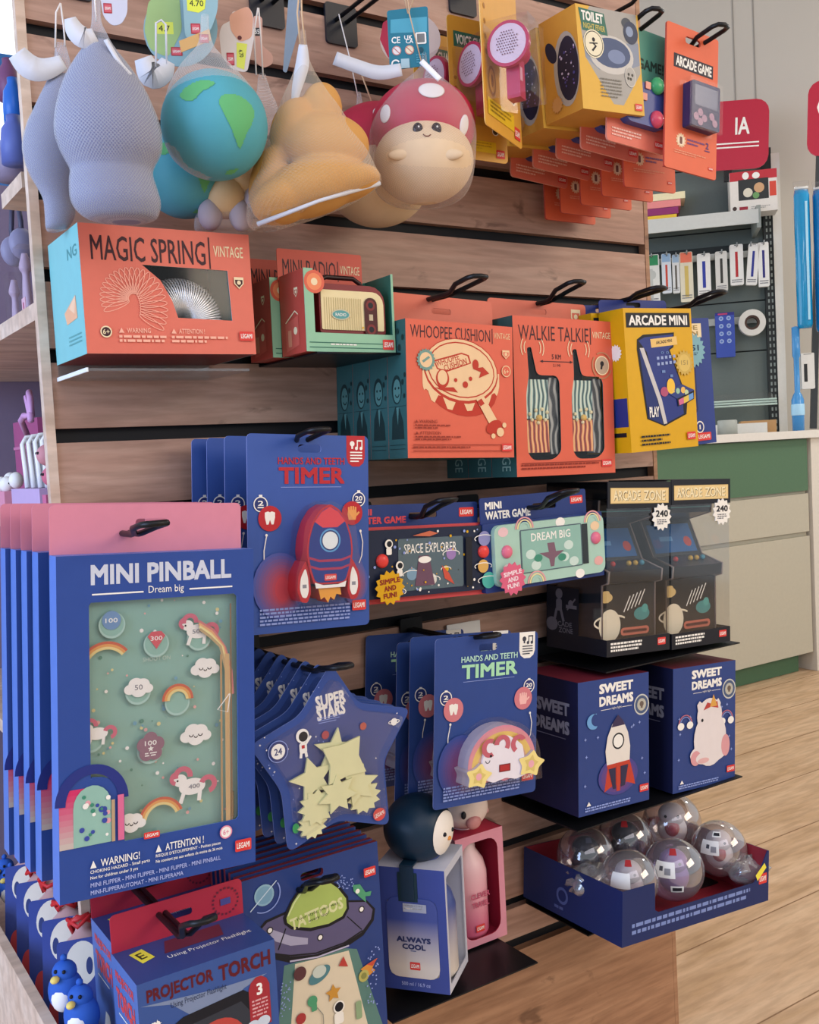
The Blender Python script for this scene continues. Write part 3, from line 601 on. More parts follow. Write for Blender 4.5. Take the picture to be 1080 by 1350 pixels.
def a_gp(cv, H):
    cv.rect(8, 9, 78, 24, CRM); cv.text('ARCADE', 14, 12, 80, 20, M('a08850'), .03); cv.text('STATION', 14, 22, 80, 30, M('a08850'), .03)
    cv.rect(6, 42, 66, 122, M('20285c'), 8); cv.rect(9, 44, 60, 118, M('d8a850'), 7); cv.rect(13, 50, 52, 52, INK, 3); cv.rect(19, 58, 40, 38, M('8fb0c0'))
    for i in range(4):
        for j in range(3): cv.rect(24+j*11, 62+i*8, 5, 5, M('4a6a80'))
    cv.circ(46, 122, 6, INK); cv.circ(61, 121, 6, INK); cv.circ(22, 126, 5, INK); cv.circ(35, 138, 4, INK)
    cv.star(70, 55, 20, 16, 18, M('7fb0bc')); cv.text('151', 61, 46, 79, 56, M('1c3a58'), .03); cv.lines(62, 59, 16, 6, 2, M('1c3a58'))
    cv.star(28, H-30, 6, 2.6, 5, PALE); cv.circ(72, H-30, 7, PALE); cv.circ(72, H-30, 5.5, DB); cv.rect(71, H-34, 2, 8, PALE); cv.lines(20, H-20, 40, 12, 3, LBL); logo(cv, 66, H-20, 24, 14)
t, w, h, ky = carton('handheld_game_box', 'navy box with a yellow handheld game picture right of the yellow arcade box', 'toy box', (866, 593), (945, 583), (858, 421), -.185, .05, M('2c3f86', .42), M('24357a', .42), a_gp, group=None, header=(.02, M('e0b04a', .45), None, .048))
hook('black hook above the navy handheld game box', (896, 406), (953, 384), -.135)

# ---------------------------------------------------------------- magic spring box on its clear tray
def a_ms(cv, H):
    cv.text('MAGIC SPRING', 6, 6.5, 72, 21.5, DTXT, .008); cv.rect(74, 3.5, .9, 20, DTXT); cv.text('VINTAGE', 77, 8.5, 95.5, 15.5, CRM, .008)
    L1 = M('f0a890', .5)
    for i in range(24):
        a = math.radians(205-i*10.4); e = V((math.cos(a), -math.sin(a))); n_ = V((e.y, -e.x)); c_ = V((28, 44))+e*11+V((0, max(0, i-14)*.9))
        cv.line([tuple(c_+e*(8*math.cos(PI*q/10))+n_*(1.9*math.sin(PI*q/10))) for q in range(21)], .45, L1)
    shield(cv, 88.5, 28, 6, CRM, DTXT); cv.circ(11, 64.5, 3.2, CRM); cv.circ(11, 64.5, 2.5, DTXT); cv.text('6+', 9.2, 63, 12.8, 66, CRM)
    c = M('f2b39a'); cv.poly([(18, 65), (21, 65), (19.5, 62)], c); cv.text('WARNING', 22.5, 62, 36, 65, c); cv.lines(18, 66.5, 28, 5, 2, c, .6); cv.poly([(48, 65), (51, 65), (49.5, 62)], c); cv.text('ATTENTION !', 52.5, 62, 68, 65, c); cv.lines(48, 66.5, 34, 5, 2, c, .6); logo(cv, 89.5, 63, 9, 6)
def s_ms(cv, H):
    cv.text('NG', 62, H*.14, 92, H*.23, M('4d8f90'), .01); cv.poly([(40, H*.62), (78, H*.52), (80, H*.7), (46, H*.72)], M('e8b088')); cv.poly([(55, H*.6), (78, H*.52), (72, H*.66)], M('f0c8a4'))
    for i in range(3): cv.rect(48, H*(.82+.03*i), 40, 1.2, M('5fa0a0'))
AQ = M('7fc4c6', .4)
t, w, h, ky = carton('spring_toy_box', 'orange box with a coiled spring in its cut-out window and aqua left side', 'toy box', (115, 466), (338, 467), (103, 293), -.14, .132, M('da705c', .45), AQ, a_ms, s_ms, holes=[[(34, 23), (85, 24), (86, 56), (53, 55), (50, 44), (44, 32)]], top=ORG2, bottom=M('7c2a2a'))
k = w/100; g = G(); c0 = (-w/2+58*k, h-57*ky)
for i in range(30):
    a = PI*(.03+.68*i/29); pts = []
    for q in range(17): 
        f = .031+.024*math.cos(2*PI*q/16); pts.append((c0[0]+f*math.cos(a), .028+.022*math.sin(2*PI*q/16), c0[1]+f*math.sin(a)))
    g.tube(pts, .0010, M('e4e6ea', .3, .6), 5, closed=False)
g.build('coil_spring', t)
g = G(); g.box((-w/2+30*k, .0016, h-58*ky), (-w/2+90*k, .0018, h-20*ky), CLEAR); g.build('window_film', t)
zt_ = atX(140, 466, .327).z-.004
t = thing('clear_tray', 'clear acrylic shelf tray under the orange spring toy box', 'tray', (.335, -.001, zt_-.0045))
g = G(); g.box((0, -.13, 0), (.2, 0, .003), ACRYL); g.box((0, -.003, .003), (.2, 0, .03), ACRYL); g.build('tray', t)
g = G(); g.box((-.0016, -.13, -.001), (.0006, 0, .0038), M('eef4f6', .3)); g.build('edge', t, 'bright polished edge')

# ---------------------------------------------------------------- mini radio boxes
GRN = M('8fbf9c', .45); GRD = M('2e6a58', .5); MAR = M('7a2026', .4)
c, w, h, be = quad((405, 463), (522, 466), (400, 352.6), -.165)
t = thing('mini_radio_box', 'open-fronted green and orange box with a cream mini radio, front one', 'toy box', c, (0, be, 0), 'mini radio boxes'); dp = .07; k = w/100; OD = M('b8483c', .45)
g = G(); g.prism([(-w/2, 0), (w/2, 0), (w/2, h), (w/2-.003, h), (w/2-.003, .024), (-w/2+.013, .024), (-w/2+.013, h), (-w/2, h)], 0, .0012, GRN)
g.box((-w/2, .001, 0), (-w/2+.001, dp, h), OD); g.box((w/2-.001, .001, 0), (w/2, dp, h), GRD, {'left': GRD}); g.box((-w/2+.001, .001, 0), (w/2-.001, dp, .001), OD); g.box((-w/2, dp-.001, 0), (w/2, dp, h), GRD)
g.box((-w/2+.0005, .0005, .0225), (w/2-.0005, dp-.0005, .0235), GRD)
H = 100*110/117; ky = h/H; cv = Cv(g, (-w/2, 0, h), (1, 0, 0), (0, 0, -1), w, ky)
cv.circ(11, 15, 11, ORG); cv.circ(11, 15, 8, M('e8895c')); cv.circ(11, 15, 3.5, CRM); cv.rect(3, H-11, 90, 1, GRD); cv.rect(3, H-5.5, 90, 1, GRD); cv.lines(26, H-9.5, 44, 3, 1, PALE); logo(cv, 85, H-16, 13, 12)
cs = Cv(g, (-w/2, dp, h), (0, -1, 0), (0, 0, -1), dp); Hs = 100*h/dp; shield(cs, 60, Hs*.2, 14, CRM, OD); cs.poly([(20, Hs*.62), (72, Hs*.54), (74, Hs*.9), (22, Hs*.96)], M('c85a4c')); cs.line([(22, Hs*.6), (60, Hs*.48), (72, Hs*.53)], 2.5, CRM); cs.circ(60, Hs*.72, 7, CRM); cs.rect(30, Hs*.7, 14, 30, M('d88a6c'))
g.build('carton', t)
hd = at(473, 327, -.165+dp-.002); hl = at(355, 327, -.165+dp-.002); g = G(); zl = hl.z-c.z; y = dp-.002
g.prism(rrect(-w/2-.002, h-.004, w/2-.006, zl, rs=(0, 0, .003, .003)), y, y+.0012, M('cc5644', .45)); cv = Cv(g, (-w/2-.002, y, zl), (1, 0, 0), (0, 0, -1), w-.004)
cv.text('MINI RADIO', 6, 10, 68, 28, DTXT, .0); cv.rect(70, 9, 1, 21, DTXT); cv.text('VINTAGE', 73, 13, 97, 22, CRM, .0); g.build('hang_tab', t)
g = G(); rx0, rx1, rz0, rz1 = -w/2+18*k, w/2-8*k, .025, .025+h*.6
g.prism(rrect(rx0, rz0, rx1, rz1, rs=(.003, .003, .022, .004)), .006, .045, MAR); g.prism(rrect(rx0+.002, rz0+.004, rx1-.003, rz1-.008, rs=(.002, .002, .016, .003)), .0045, .006, M('e2d2a0', .4))
cv = Cv(g, (rx0, .0045, rz1), (1, 0, 0), (0, 0, -1), rx1-rx0)
for i in range(17): cv.rect(6+i*3.4, 18-abs(i-8)*.0, .9, 42, M('b9a674'))
cv.circ(30, 40, 14, M('c8c0a0'), 7); cv.circ(30, 40, 12.5, M('5a9a98'), 5.6); cv.text('RADIO', 22, 38, 38, 42, PALE, .01); cv.rect(66, 16, 20, 52, M('4a1a1c'), 9); cv.circ(76, 26, 7, M('7a2a2a')); cv.circ(76, 26, 4, INK); cv.circ(76, 58, 7, M('7a2a2a')); cv.circ(76, 58, 4, INK); cv.rect(73, 38, 6, 8, M('c0b090')); cv.circ(66-3, 56, 1.4, YEL)
r = g.build('radio', t)
g = G(); hz = rz1; g.tube([(rx0+.006, .025, hz-.001), (rx0+.010, .025, hz+.008), (rx0+.022, .025, hz+.012), (rx1-.036, .025, hz+.012), (rx1-.026, .025, hz+.006), (rx1-.022, .025, hz-.001)], .0032, M('2c1416', .4), 8); g.build('handle', r)
dup(t, c+V((-.012, .072, 0)), 'mini radio box in the shade behind the front radio, beside the orange spring toy box')
pt = at(450, 468, -.165); tr = thing('wire_shelf_tray', 'thin black metal shelf tray under the mini radio boxes', 'tray', (c.x, -.001, c.z-.003)); g = G(); g.box((-w/2+.01, -.17, 0), (w/2+.004, 0, .0018), BLACK); g.box((-w/2+.01, -.002, .0018), (w/2, 0, .03), BLACK); g.build('tray', tr); g = G(); g.tube([(w/2+.004, -.172, .001), (-w/2+.01, -.172, .001)], .0016, BLACK, 6); g.build('front_rim', tr)
# ================================================================ carded toys and boxes lower down
def aff(BL, BR, TL, org, sc):
    AH = 100*(BL[1]-TL[1])/(BR[0]-BL[0]); ux, uy = (BR[0]-BL[0])/100, (BR[1]-BL[1])/100; vx, vy = (BL[0]-TL[0])/AH, (BL[1]-TL[1])/AH; det = ux*vy-uy*vx
    def f(x, y):
        dx, dy = org[0]+x/sc-TL[0], org[1]+y/sc-TL[1]; return ((dx*vy-dy*vx)/det, (dy*ux-dx*uy)/det)
    return f
def card(name, label, cat, BL, BR, TL, Y, th, mat, art=None, r=.006, group=None, side=None, hole=True, rz=0, part='card', pivot=True, back=None):
    c, w, h, be = quad(BL, BR, TL, Y); t = thing(name, label, cat, c, (0, be, rz), group); AH = 100*(BL[1]-TL[1])/(BR[0]-BL[0]); ky = h/AH; k = w/100
    g = G(); hl = [rrect(-.016, h-.022, .016, h-.012, .004)] if hole else []
    g.prism(rrect(-w/2, 0, w/2, h, r), 0, th, mat, side or mat, back, holes=hl)
    if art: art(Cv(g, (-w/2, 0, h), (1, 0, 0), (0, 0, -1), w, ky), AH)
    g.build(part, t); return t, w, h, k, ky
CARDB = M('36549c', .42); CEDGE = M('8a96cc', .4); RED2 = M('b8262e', .35); SKY = M('8fa0d8')
TNAVY = M('28356e', .42)
def watch(cv, x, y, t, c, bgm): cv.circ(x, y, 5.6, c); cv.circ(x, y, 4.8, bgm); cv.rect(x-1.3, y-8, 2.6, 2, c); cv.text(t, x-2.2 if len(t) == 1 else x-3.2, y-3, x+2.2 if len(t) == 1 else x+3.2, y+1.2, c, .02); cv.rect(x-2.5, y+2.2, 5, 1, c)
def tooth(cv, x, y, m): cv.poly([(x-4, y-4), (x-1.5, y-5), (x, y-4.2), (x+1.5, y-5), (x+4, y-4), (x+4, y), (x+2.8, y+6), (x+1.2, y+6), (x, y+2), (x-1.2, y+6), (x-2.8, y+6), (x-4, y)], m)
def hand(cv, x, y, m):
    cv.poly([(x-3, y+6), (x-4, y+1), (x-3.5, y-3), (x+3.5, y-3), (x+4, y+1), (x+3, y+6)], m)
    for i in range(4): cv.rect(x-3.6+i*1.9, y-6.5+abs(i-1.5)*.7, 1.5, 5, m, .6)
    cv.line([(x+3.5, y+2), (x+6, y-1)], 1.6, m)
def timer_art(col1, col2, circ, tabm, tabi, bgm, glow):
    def f(cv, H):
        cv.poly(rrect(81, 0, 97, 27, rs=(0, 0, 8, 8), n=5) if False else [(81, 0), (97, 0), (97, 19), (95.5, 24), (92, 27), (86, 27), (82.5, 24), (81, 19)], tabm)
        cv.circ(86, 7, 2, tabi); cv.rect(85.2, 8.5, 1.6, 3, tabi); cv.rect(90, 4, .9, 7, tabi); cv.rect(94, 4, .9, 7, tabi); cv.rect(90, 3.6, 4.9, 1.4, tabi); cv.circ(89.6, 11, 1.3, tabi); cv.circ(93.6, 11, 1.3, tabi)
        for i in range(4): cv.rect(84, 14+i*2.6, 10.5-(i == 3)*3, 1.1, tabi)
        cv.text('HANDS AND TEETH', 24, 19.5, 79, 25.5, col1, .018); cv.text('TIMER', 24.5, 28, 79, 42, col2, .034); cv.rect(26, 44.6, 50, .5, SKY); 
        watch(cv, 10, 59, '2', PALE, bgm); watch(cv, 91, 56, '20', PALE, bgm); cv.circ(17, 71, 9.2, circ); tooth(cv, 17, 70, PALE); cv.circ(85, 68, 9, circ); hand(cv, 85, 68, M('e8a05a') if circ is RED2 else M('f0b8b0'))
        cv.line([(14, 86), (12, 98), (12, 112), (16, 125), (22, 136)], .7, PALE); cv.circ(14, 85, 1, PALE); cv.line([(92, 84), (94, 94), (93, 106), (90, 114)], .7, PALE); cv.circ(92, 84, 1, PALE)
        for i in range(9):
            f = i/8; mm = M('%02x%02x%02x' % tuple(int(a+(b-a)*f) for a, b in zip(glow[0], glow[1])), .42); cv.circ(24+f*2, 128+f*3, 21-15*f, mm, 24-15*f); cv.circ(87-f*2, 130+f*3, 11-8*f, mm, 16-12*f)
        cv.lines(8, H-21, 74, 15, 5, SKY, .55); logo(cv, 84, H-23, 12, 9)
    return f
# --- rocket timers
BL, BR, TL = (328, 838), (487, 823), (320, 571)
t, w, h, k, ky = card('hand_timer_card', 'blue carded red and blue rocket timer, front one of the four', 'toy', BL, BR, TL, -.185, .0012, CARDB, timer_art(RED2, RED2, RED2, RED2, PALE, M('28356e'), ((78, 88, 160), (196, 72, 84))), group='rocket timers on cards', side=CEDGE, back=NAVY)
X = lambda x: -w/2+x*k
Z = lambda y: h-y*ky
dp = .032
def sil(pts): return [(X(x), Z(y)) for x, y in pts]
body = [(56, 59), (64, 64), (70, 74), (74, 88), (75, 100), (73, 114), (69, 127), (43, 127), (39, 114), (37, 100), (38, 88), (42, 74), (48, 64)]
g = G(); g.prism(roundpoly(sil(body), .004, 3), -dp, -.001, RED2, RED2, smooth=True)
inner = [(56+(x-56)*.93, 96+(y-96)*.95) for x, y in body]
cv = Cv(g, (-w/2, -dp, h), (1, 0, 0), (0, 0, -1), w, ky)
BD = M('26357c', .3); cv.poly(roundpoly(inner, 4, 3), BD); nose = [(56, 61.5), (63, 66), (68.5, 74), (62, 79), (50, 79), (43.5, 74), (49, 66)]; cv.poly(nose, M('d84048', .3))
for y0 in (106, 113): cv.poly([(38.5, y0-3), (47, y0), (65, y0), (73.5, y0-3), (73.3, y0-1), (65, y0+2), (47, y0+2), (38.7, y0-1)], M('a83050', .3))
cv.circ(56, 90, 8.6, M('5a98c8')); cv.circ(56, 90, 7.4, M('1c2c68')); cv.circ(56, 90, 6.4, M('e0e4e0', .2)); logo(cv, 51, 118.5, 10, 5.5); cv.poly([(43, 125), (50, 127.5), (62, 127.5), (69, 125), (68, 130), (44, 130)], PALE)
g.build('rocket_body', t)
for sx in (-1, 1):
    fin = [(56+sx*19, 106), (56+sx*25, 118), (56+sx*26, 132), (56+sx*23, 141), (56+sx*18, 142), (56+sx*15, 134), (56+sx*16, 118)]
    if sx < 0: fin = fin[::-1]
    g = G(); g.prism(roundpoly(sil(fin), .003, 3), -dp*.92, -.001, RED2, RED2, smooth=True); cv = Cv(g, (-w/2, -dp*.92, h), (1, 0, 0), (0, 0, -1), w, ky)
    cx_ = sum(p[0] for p in fin)/7; cy_ = sum(p[1] for p in fin)/7; cv.poly(roundpoly([(cx_+(x-cx_)*.66, cy_+(y-cy_)*.72) for x, y in fin], 3, 3), PALE); cv.rect(cx_-1.6, cy_-1, 3.2, 3, M('8a8a90')); g.build('fin', t)
fl = [(47, 130), (65, 130), (66, 137), (62, 136), (60, 141), (57, 138), (55, 143), (52, 138), (49, 140), (48, 135)]
g = G(); g.prism(sil(fl[::-1]), -dp*.9, -.001, M('e8a040', .35), M('b83c2c')); g.build('flame', t)
def off(pts, c, f): return [(c[0]+(x-c[0])*f, c[1]+(y-c[1])*f) for x, y in pts]
bo = [(56, 56), (68, 62), (77, 76), (79, 100), (84, 116), (85, 136), (76, 146), (36, 146), (27, 136), (28, 116), (33, 100), (35, 76), (44, 62)]
g = G(); g.prism(roundpoly(sil(bo), .006, 3), -dp-.002, -.0004, BLISTER, BLISTER, smooth=True); g.build('blister', t)
for i, (a, b) in enumerate(((291, 578), (268, 583), (245, 590))):
    X0 = at(*TL, -.185).x; q = atX(a, b, X0); qy = min(q.y, -.038); dup(t, t.location+V((-.012*(i == 2), qy+.185, .0)), 'rocket timer card %s the front card' % ('right behind', 'two places behind', 'three places behind')[i])
hook('black hook through the rocket timer cards', (400, 585), (425, 566), -.187)
# --- rainbow timers
BL, BR, TL = (571, 1069), (706, 1043), (570, 843)
BLN = M('2c4686', .42)
t, w, h, k, ky = card('hand_timer_card', 'blue carded rainbow and unicorn timer with yellow stars, front one', 'toy', BL, BR, TL, -.185, .0012, BLN, timer_art(M('b8e0cc'), M('a8dcb0'), M('d07a80'), PALE, M('3a3c48'), M('28356e'), ((56, 72, 142), (150, 74, 112))), group='rainbow timers on cards', side=CEDGE, back=NAVY)
dp = .026; LIL = M('b8b0c0', .4); CHAR = M('e6dfe4', .35)
arch = [(54+33*math.cos(PI*i/16), 126-34*math.sin(PI*i/16)*1.12) for i in range(17)]+[(22, 142), (34, 144), (48, 140), (56, 144), (68, 141), (84, 142)]
g = G(); g.prism(roundpoly(sil(arch[::-1]), .002, 2), -dp, -.001, PINK, LIL, smooth=True); cv = Cv(g, (-w/2, -dp, h), (1, 0, 0), (0, 0, -1), w, ky)
for r, m in ((33, M('e0949a')), (29.5, M('e8c46a')), (24, M('d8a890')), (21, CHAR)): cv.poly([(54+r*math.cos(PI*i/20), 128-r*math.sin(PI*i/20)*1.15) for i in range(21)]+[(54-r, 140), (54+r, 140)], m)
g.build('rainbow', t)
g = G(); up = [(36, 108), (40, 100), (44, 106), (52, 102), (58, 98), (66, 104), (72, 110), (74, 122), (76, 140), (66, 143), (56, 140), (44, 143), (34, 138), (33, 122)]
g.prism(roundpoly(sil(up[::-1]), .003, 3), -dp-.004, -dp, CHAR, CHAR, smooth=True); cv = Cv(g, (-w/2, -dp-.004, h), (1, 0, 0), (0, 0, -1), w, ky)
HR = M('c0606c'); 
for (x, y, a0, a1) in ((40, 108, 60, 300), (52, 106, 180, 400), (68, 108, 120, 330)): cv.arc(x, y, 5.5, a0, a1, 4.5, HR)
cv.circ(41, 116, 1.1, INK); cv.arc(38, 120, 2, 0, 180, .6, INK); cv.rect(49, 126, 11, 7.5, M('7a2024')); cv.rect(50, 127, 9, 5.5, M('b03030')); g.build('unicorn', t)
STY = M('ecd888', .4)
for x, y, r in ((29, 134, 13.5), (80, 130, 14.5)):
    g = G(); P = [(x+(r if i % 2 == 0 else r*.62)*math.cos(-PI/2+PI*i/5+.2), y+(r if i % 2 == 0 else r*.62)*math.sin(-PI/2+PI*i/5+.2)) for i in range(10)]
    g.prism(roundpoly(sil(P[::-1]), .0035, 3), -dp-.006, -.002, STY, M('b8aab0', .4), smooth=True); cv = Cv(g, (-w/2, -dp-.006, h), (1, 0, 0), (0, 0, -1), w, ky); cv.star(x, y, r*.5, r*.3, 5, M('d8c070'), -PI/2+.2); cv.circ(x, y, r*.2, M('e8a8b0')); g.build('star', t)
g = G(); ab = [(54+38*math.cos(PI*i/14), 128-40*math.sin(PI*i/14)*1.12) for i in range(15)]+[(14, 148), (94, 148)]
g.prism(roundpoly(sil(ab[::-1]), .004, 3), -dp-.0015, -.0004, BLISTER, BLISTER, smooth=True); g.build('blister', t)
for i, (a, b) in enumerate(((537, 841), (521, 848), (482, 838))):
    X0 = at(*TL, -.185).x; q = atX(a, b, X0); dup(t, t.location+V((-.002*i, q.y+.185, q.z-at(*TL, -.185).z)), 'rainbow timer card %s the front rainbow card' % ('right behind', 'two places behind', 'three places behind')[i])
hook('black hook through the rainbow timer cards', (640, 850), (652, 838), -.19)
p = at(612, 828, -.01); tk = thing('price_ticket', 'small white price ticket on the slats above the rainbow timers', 'ticket', (p.x, -.004, p.z-.012)); g = G(); g.box((-.03, -.002, 0), (.035, 0, .02), WHITE); g.build('ticket', tk)

# --- water games
def water(nm, label, BL, BR, TL, Y, frame, dev, btn, title, tcol, burst, bcol, scr, hdr, hx1, extra, rr, x0, x1):
    t, w, h, k, ky = card('water_game', label, 'toy', BL, BR, TL, Y, .012, frame, None, .002, hole=False, group='mini water games'); AH = 100*(BL[1]-TL[1])/(BR[0]-BL[0])
    X = lambda x: -w/2+x*k
    Z = lambda y: h-y*ky
    t2 = None
    g = G(); hh = hdr*ky; g.prism(rrect(-w/2, h-.002, X(hx1), h+hh, rs=(0, 0, .004, .004)), .004, .0055, NAVY, holes=[rrect(X(42), h+hh*.35, X(62), h+hh*.6, .003)])
    cv = Cv(g, (-w/2, .004, h+hh), (1, 0, 0), (0, 0, -1), w, ky); cv.text('MINI', 4, hdr*.18, 17, hdr*.46, tcol, .04); cv.text('WATER GAME', 4, hdr*.54, 40, hdr*.86, tcol, .04); logo(cv, hx1-14, hdr*.25, 11, 7); g.build('hang_tab', t)
    g = G(); g.prism(rrect(X(x0), Z(AH-4), X(x1), Z(2), rr), -.008, .0, dev, dev, smooth=True); cv = Cv(g, (-w/2, -.008, h), (1, 0, 0), (0, 0, -1), w, ky); extra(cv, AH); g.build('game_body', t)
    g = G(); sx0, sx1, sy0, sy1 = scr; g.prism(rrect(X(sx0), Z(sy1), X(sx1), Z(sy0), .003), -.0085, -.0078, M('5a6a70', .15), INK); cv = Cv(g, (-w/2, -.0085, h), (1, 0, 0), (0, 0, -1), w, ky)
    return t, w, h, k, ky, X, Z, g, cv
def finish(t, g, cv, k, X, Z, btns, bm, burst, bb, bt, ky, w, h):
    o = g.build('screen', t)
    for x, y in btns: g2 = G(); g2.ball((X(x), -.009, Z(y)), (.0095, .0055, .0095), bm, 20, 10); g2.build('button', t)
    g3 = G(); x, y, r = burst; P = [(X(x)+(r if i % 2 == 0 else r*.82)*k*math.cos(PI*i/14), Z(y)+(r if i % 2 == 0 else r*.82)*k*math.sin(PI*i/14)) for i in range(28)]; g3.prism(P, -.0165, -.0155, bb); cv = Cv(g3, (-w/2, -.0165, h), (1, 0, 0), (0, 0, -1), w, ky)
    for i, s_ in enumerate(('SIMPLE', 'AND', 'FUN!')): ww = (6.2, 3.6, 4)[i]*r/9; cv.text(s_, x-ww, y-6*r/9+i*4.6*r/9, x+ww, y-2.6*r/9+i*4.6*r/9, bt, .04, rot=-.1)
    g3.build('sticker', t)
def ex_space(cv, H):
    rd = random.Random(3)
    for i in range(60): cv.circ(rd.uniform(5, 97), rd.uniform(4, H-6), rd.uniform(.3, .9), rd.choice([PALE, SKY, YEL]), n=8)
    for x, y, r, m in ((91, 33, 4, M('d8a858')), (95, 44, 5, M('4fb0a0')), (92, 12, 4.5, M('8a8ab8')), (27, 47, 5, M('4fb0a0'))): cv.circ(x, y, r, m); cv.arc(x, y, r*1.6, 150, 390, .6, PALE, r*.5)
    for x, y in ((24, 12), (31, 28)): cv.circ(x, y, 2.6, PALE); cv.circ(x+.3, y, 1.7, INK); cv.rect(x-1.8, y+2.8, 3.6, 5, PALE, 1)
    cv.poly([(40, 7), (52, 4), (58, 6), (52, 8)], M('c86a4a')); cv.rect(78, 10, 4.5, 37, INK)
t, w, h, k, ky, X, Z, g, cv = water('space', 'dark space-themed water game with red buttons and yellow sticker', (460, 800), (647, 782), (460, 697), -.15, M('cf4a4c', .42), M('20283e', .3), RED2, '', M('d84850'), None, None, (31, 77, 9, 47), 16, 92, ex_space, .005, 3, 98)
cv.text('SPACE EXPLORER', 35, 13, 72, 20, PALE, .005)
for x, y, r, m in ((54, 40, 3.4, M('d8d4c8')), (68, 22, 3.5, M('9a7ab0')), (40, 35, 3.6, M('7a9ab0')), (64, 33, 2, YEL)): cv.circ(x, y, r, m); cv.arc(x, y, r*1.7, 160, 380, .6, PALE, r*.6)
cv.poly([(45, 22), (52, 22), (56, 44), (42, 44)], M('6a4a5c')); cv.circ(49, 25, 4.5, PALE, 2); cv.poly([(61, 30), (66, 36), (70, 45), (63, 40)], M('c8503c'))
finish(t, g, cv, k, X, Z, ((20, 24), (92, 22)), M('e2433c', .25), (23, 43, 10), YEL, M('8a2418'), ky, w, h)
hook('black hook above the dark space-themed water game', (545, 681), (594, 658), -.147)
def ex_dream(cv, H):
    for x, y, m in ((13, 8, M('e8c0c0')), (90, 12, M('e8c8a0')), (60, 5, PALE), (92, 44, M('e0a8a0')), (75, 53, PALE), (15, 40, M('f0d8d0'))): cv.circ(x, y, 4, m, 3)
    for x, y in ((88, 8), (38, 55), (30, 7)):
        for r, m in ((7, M('e0a0a0')), (5.4, M('e8d8a0')), (3.8, M('a8d0c0'))): cv.arc(x, y, r, 180, 360, 1.2, m)
    cv.rect(78, 9, 5, 36, M('2a3438'))
t, w, h, k, ky, X, Z, g, cv = water('dream', 'mint green water game with pink buttons and pink sticker', (641, 783), (797, 758), (641, 691), -.16, NAVY, M('a9cbb8', .3), PINK, '', PALE, None, None, (26, 78, 8, 46), 22, 88, ex_dream, .012, 6, 98)
cv.rect(27, 9, 50, 36, M('8fb8a8', .15)); cv.text('DREAM BIG', 35, 12, 68, 19, PALE, .01); cv.poly([(48, 22), (54, 22), (55, 30), (62, 30), (54, 36), (53, 43), (50, 43), (49, 36), (41, 30), (49, 30)], M('7a5a68'))
for x, y in ((34, 30), (66, 26), (62, 36), (38, 40), (70, 41)): cv.circ(x, y, 4, M('c8dcd0'), 3)
for x, y in ((60, 36), (40, 34)): cv.circ(x, y, 3.4, M('3f8a70'), 2.4)
finish(t, g, cv, k, X, Z, ((15, 25), (90, 23)), M('dc7088', .25), (16, 48, 10.5), M('d8607c'), M('f4d8dc'), ky, w, h)
hook('black hook above the mint green water game', (700, 669), (756, 647), -.157)

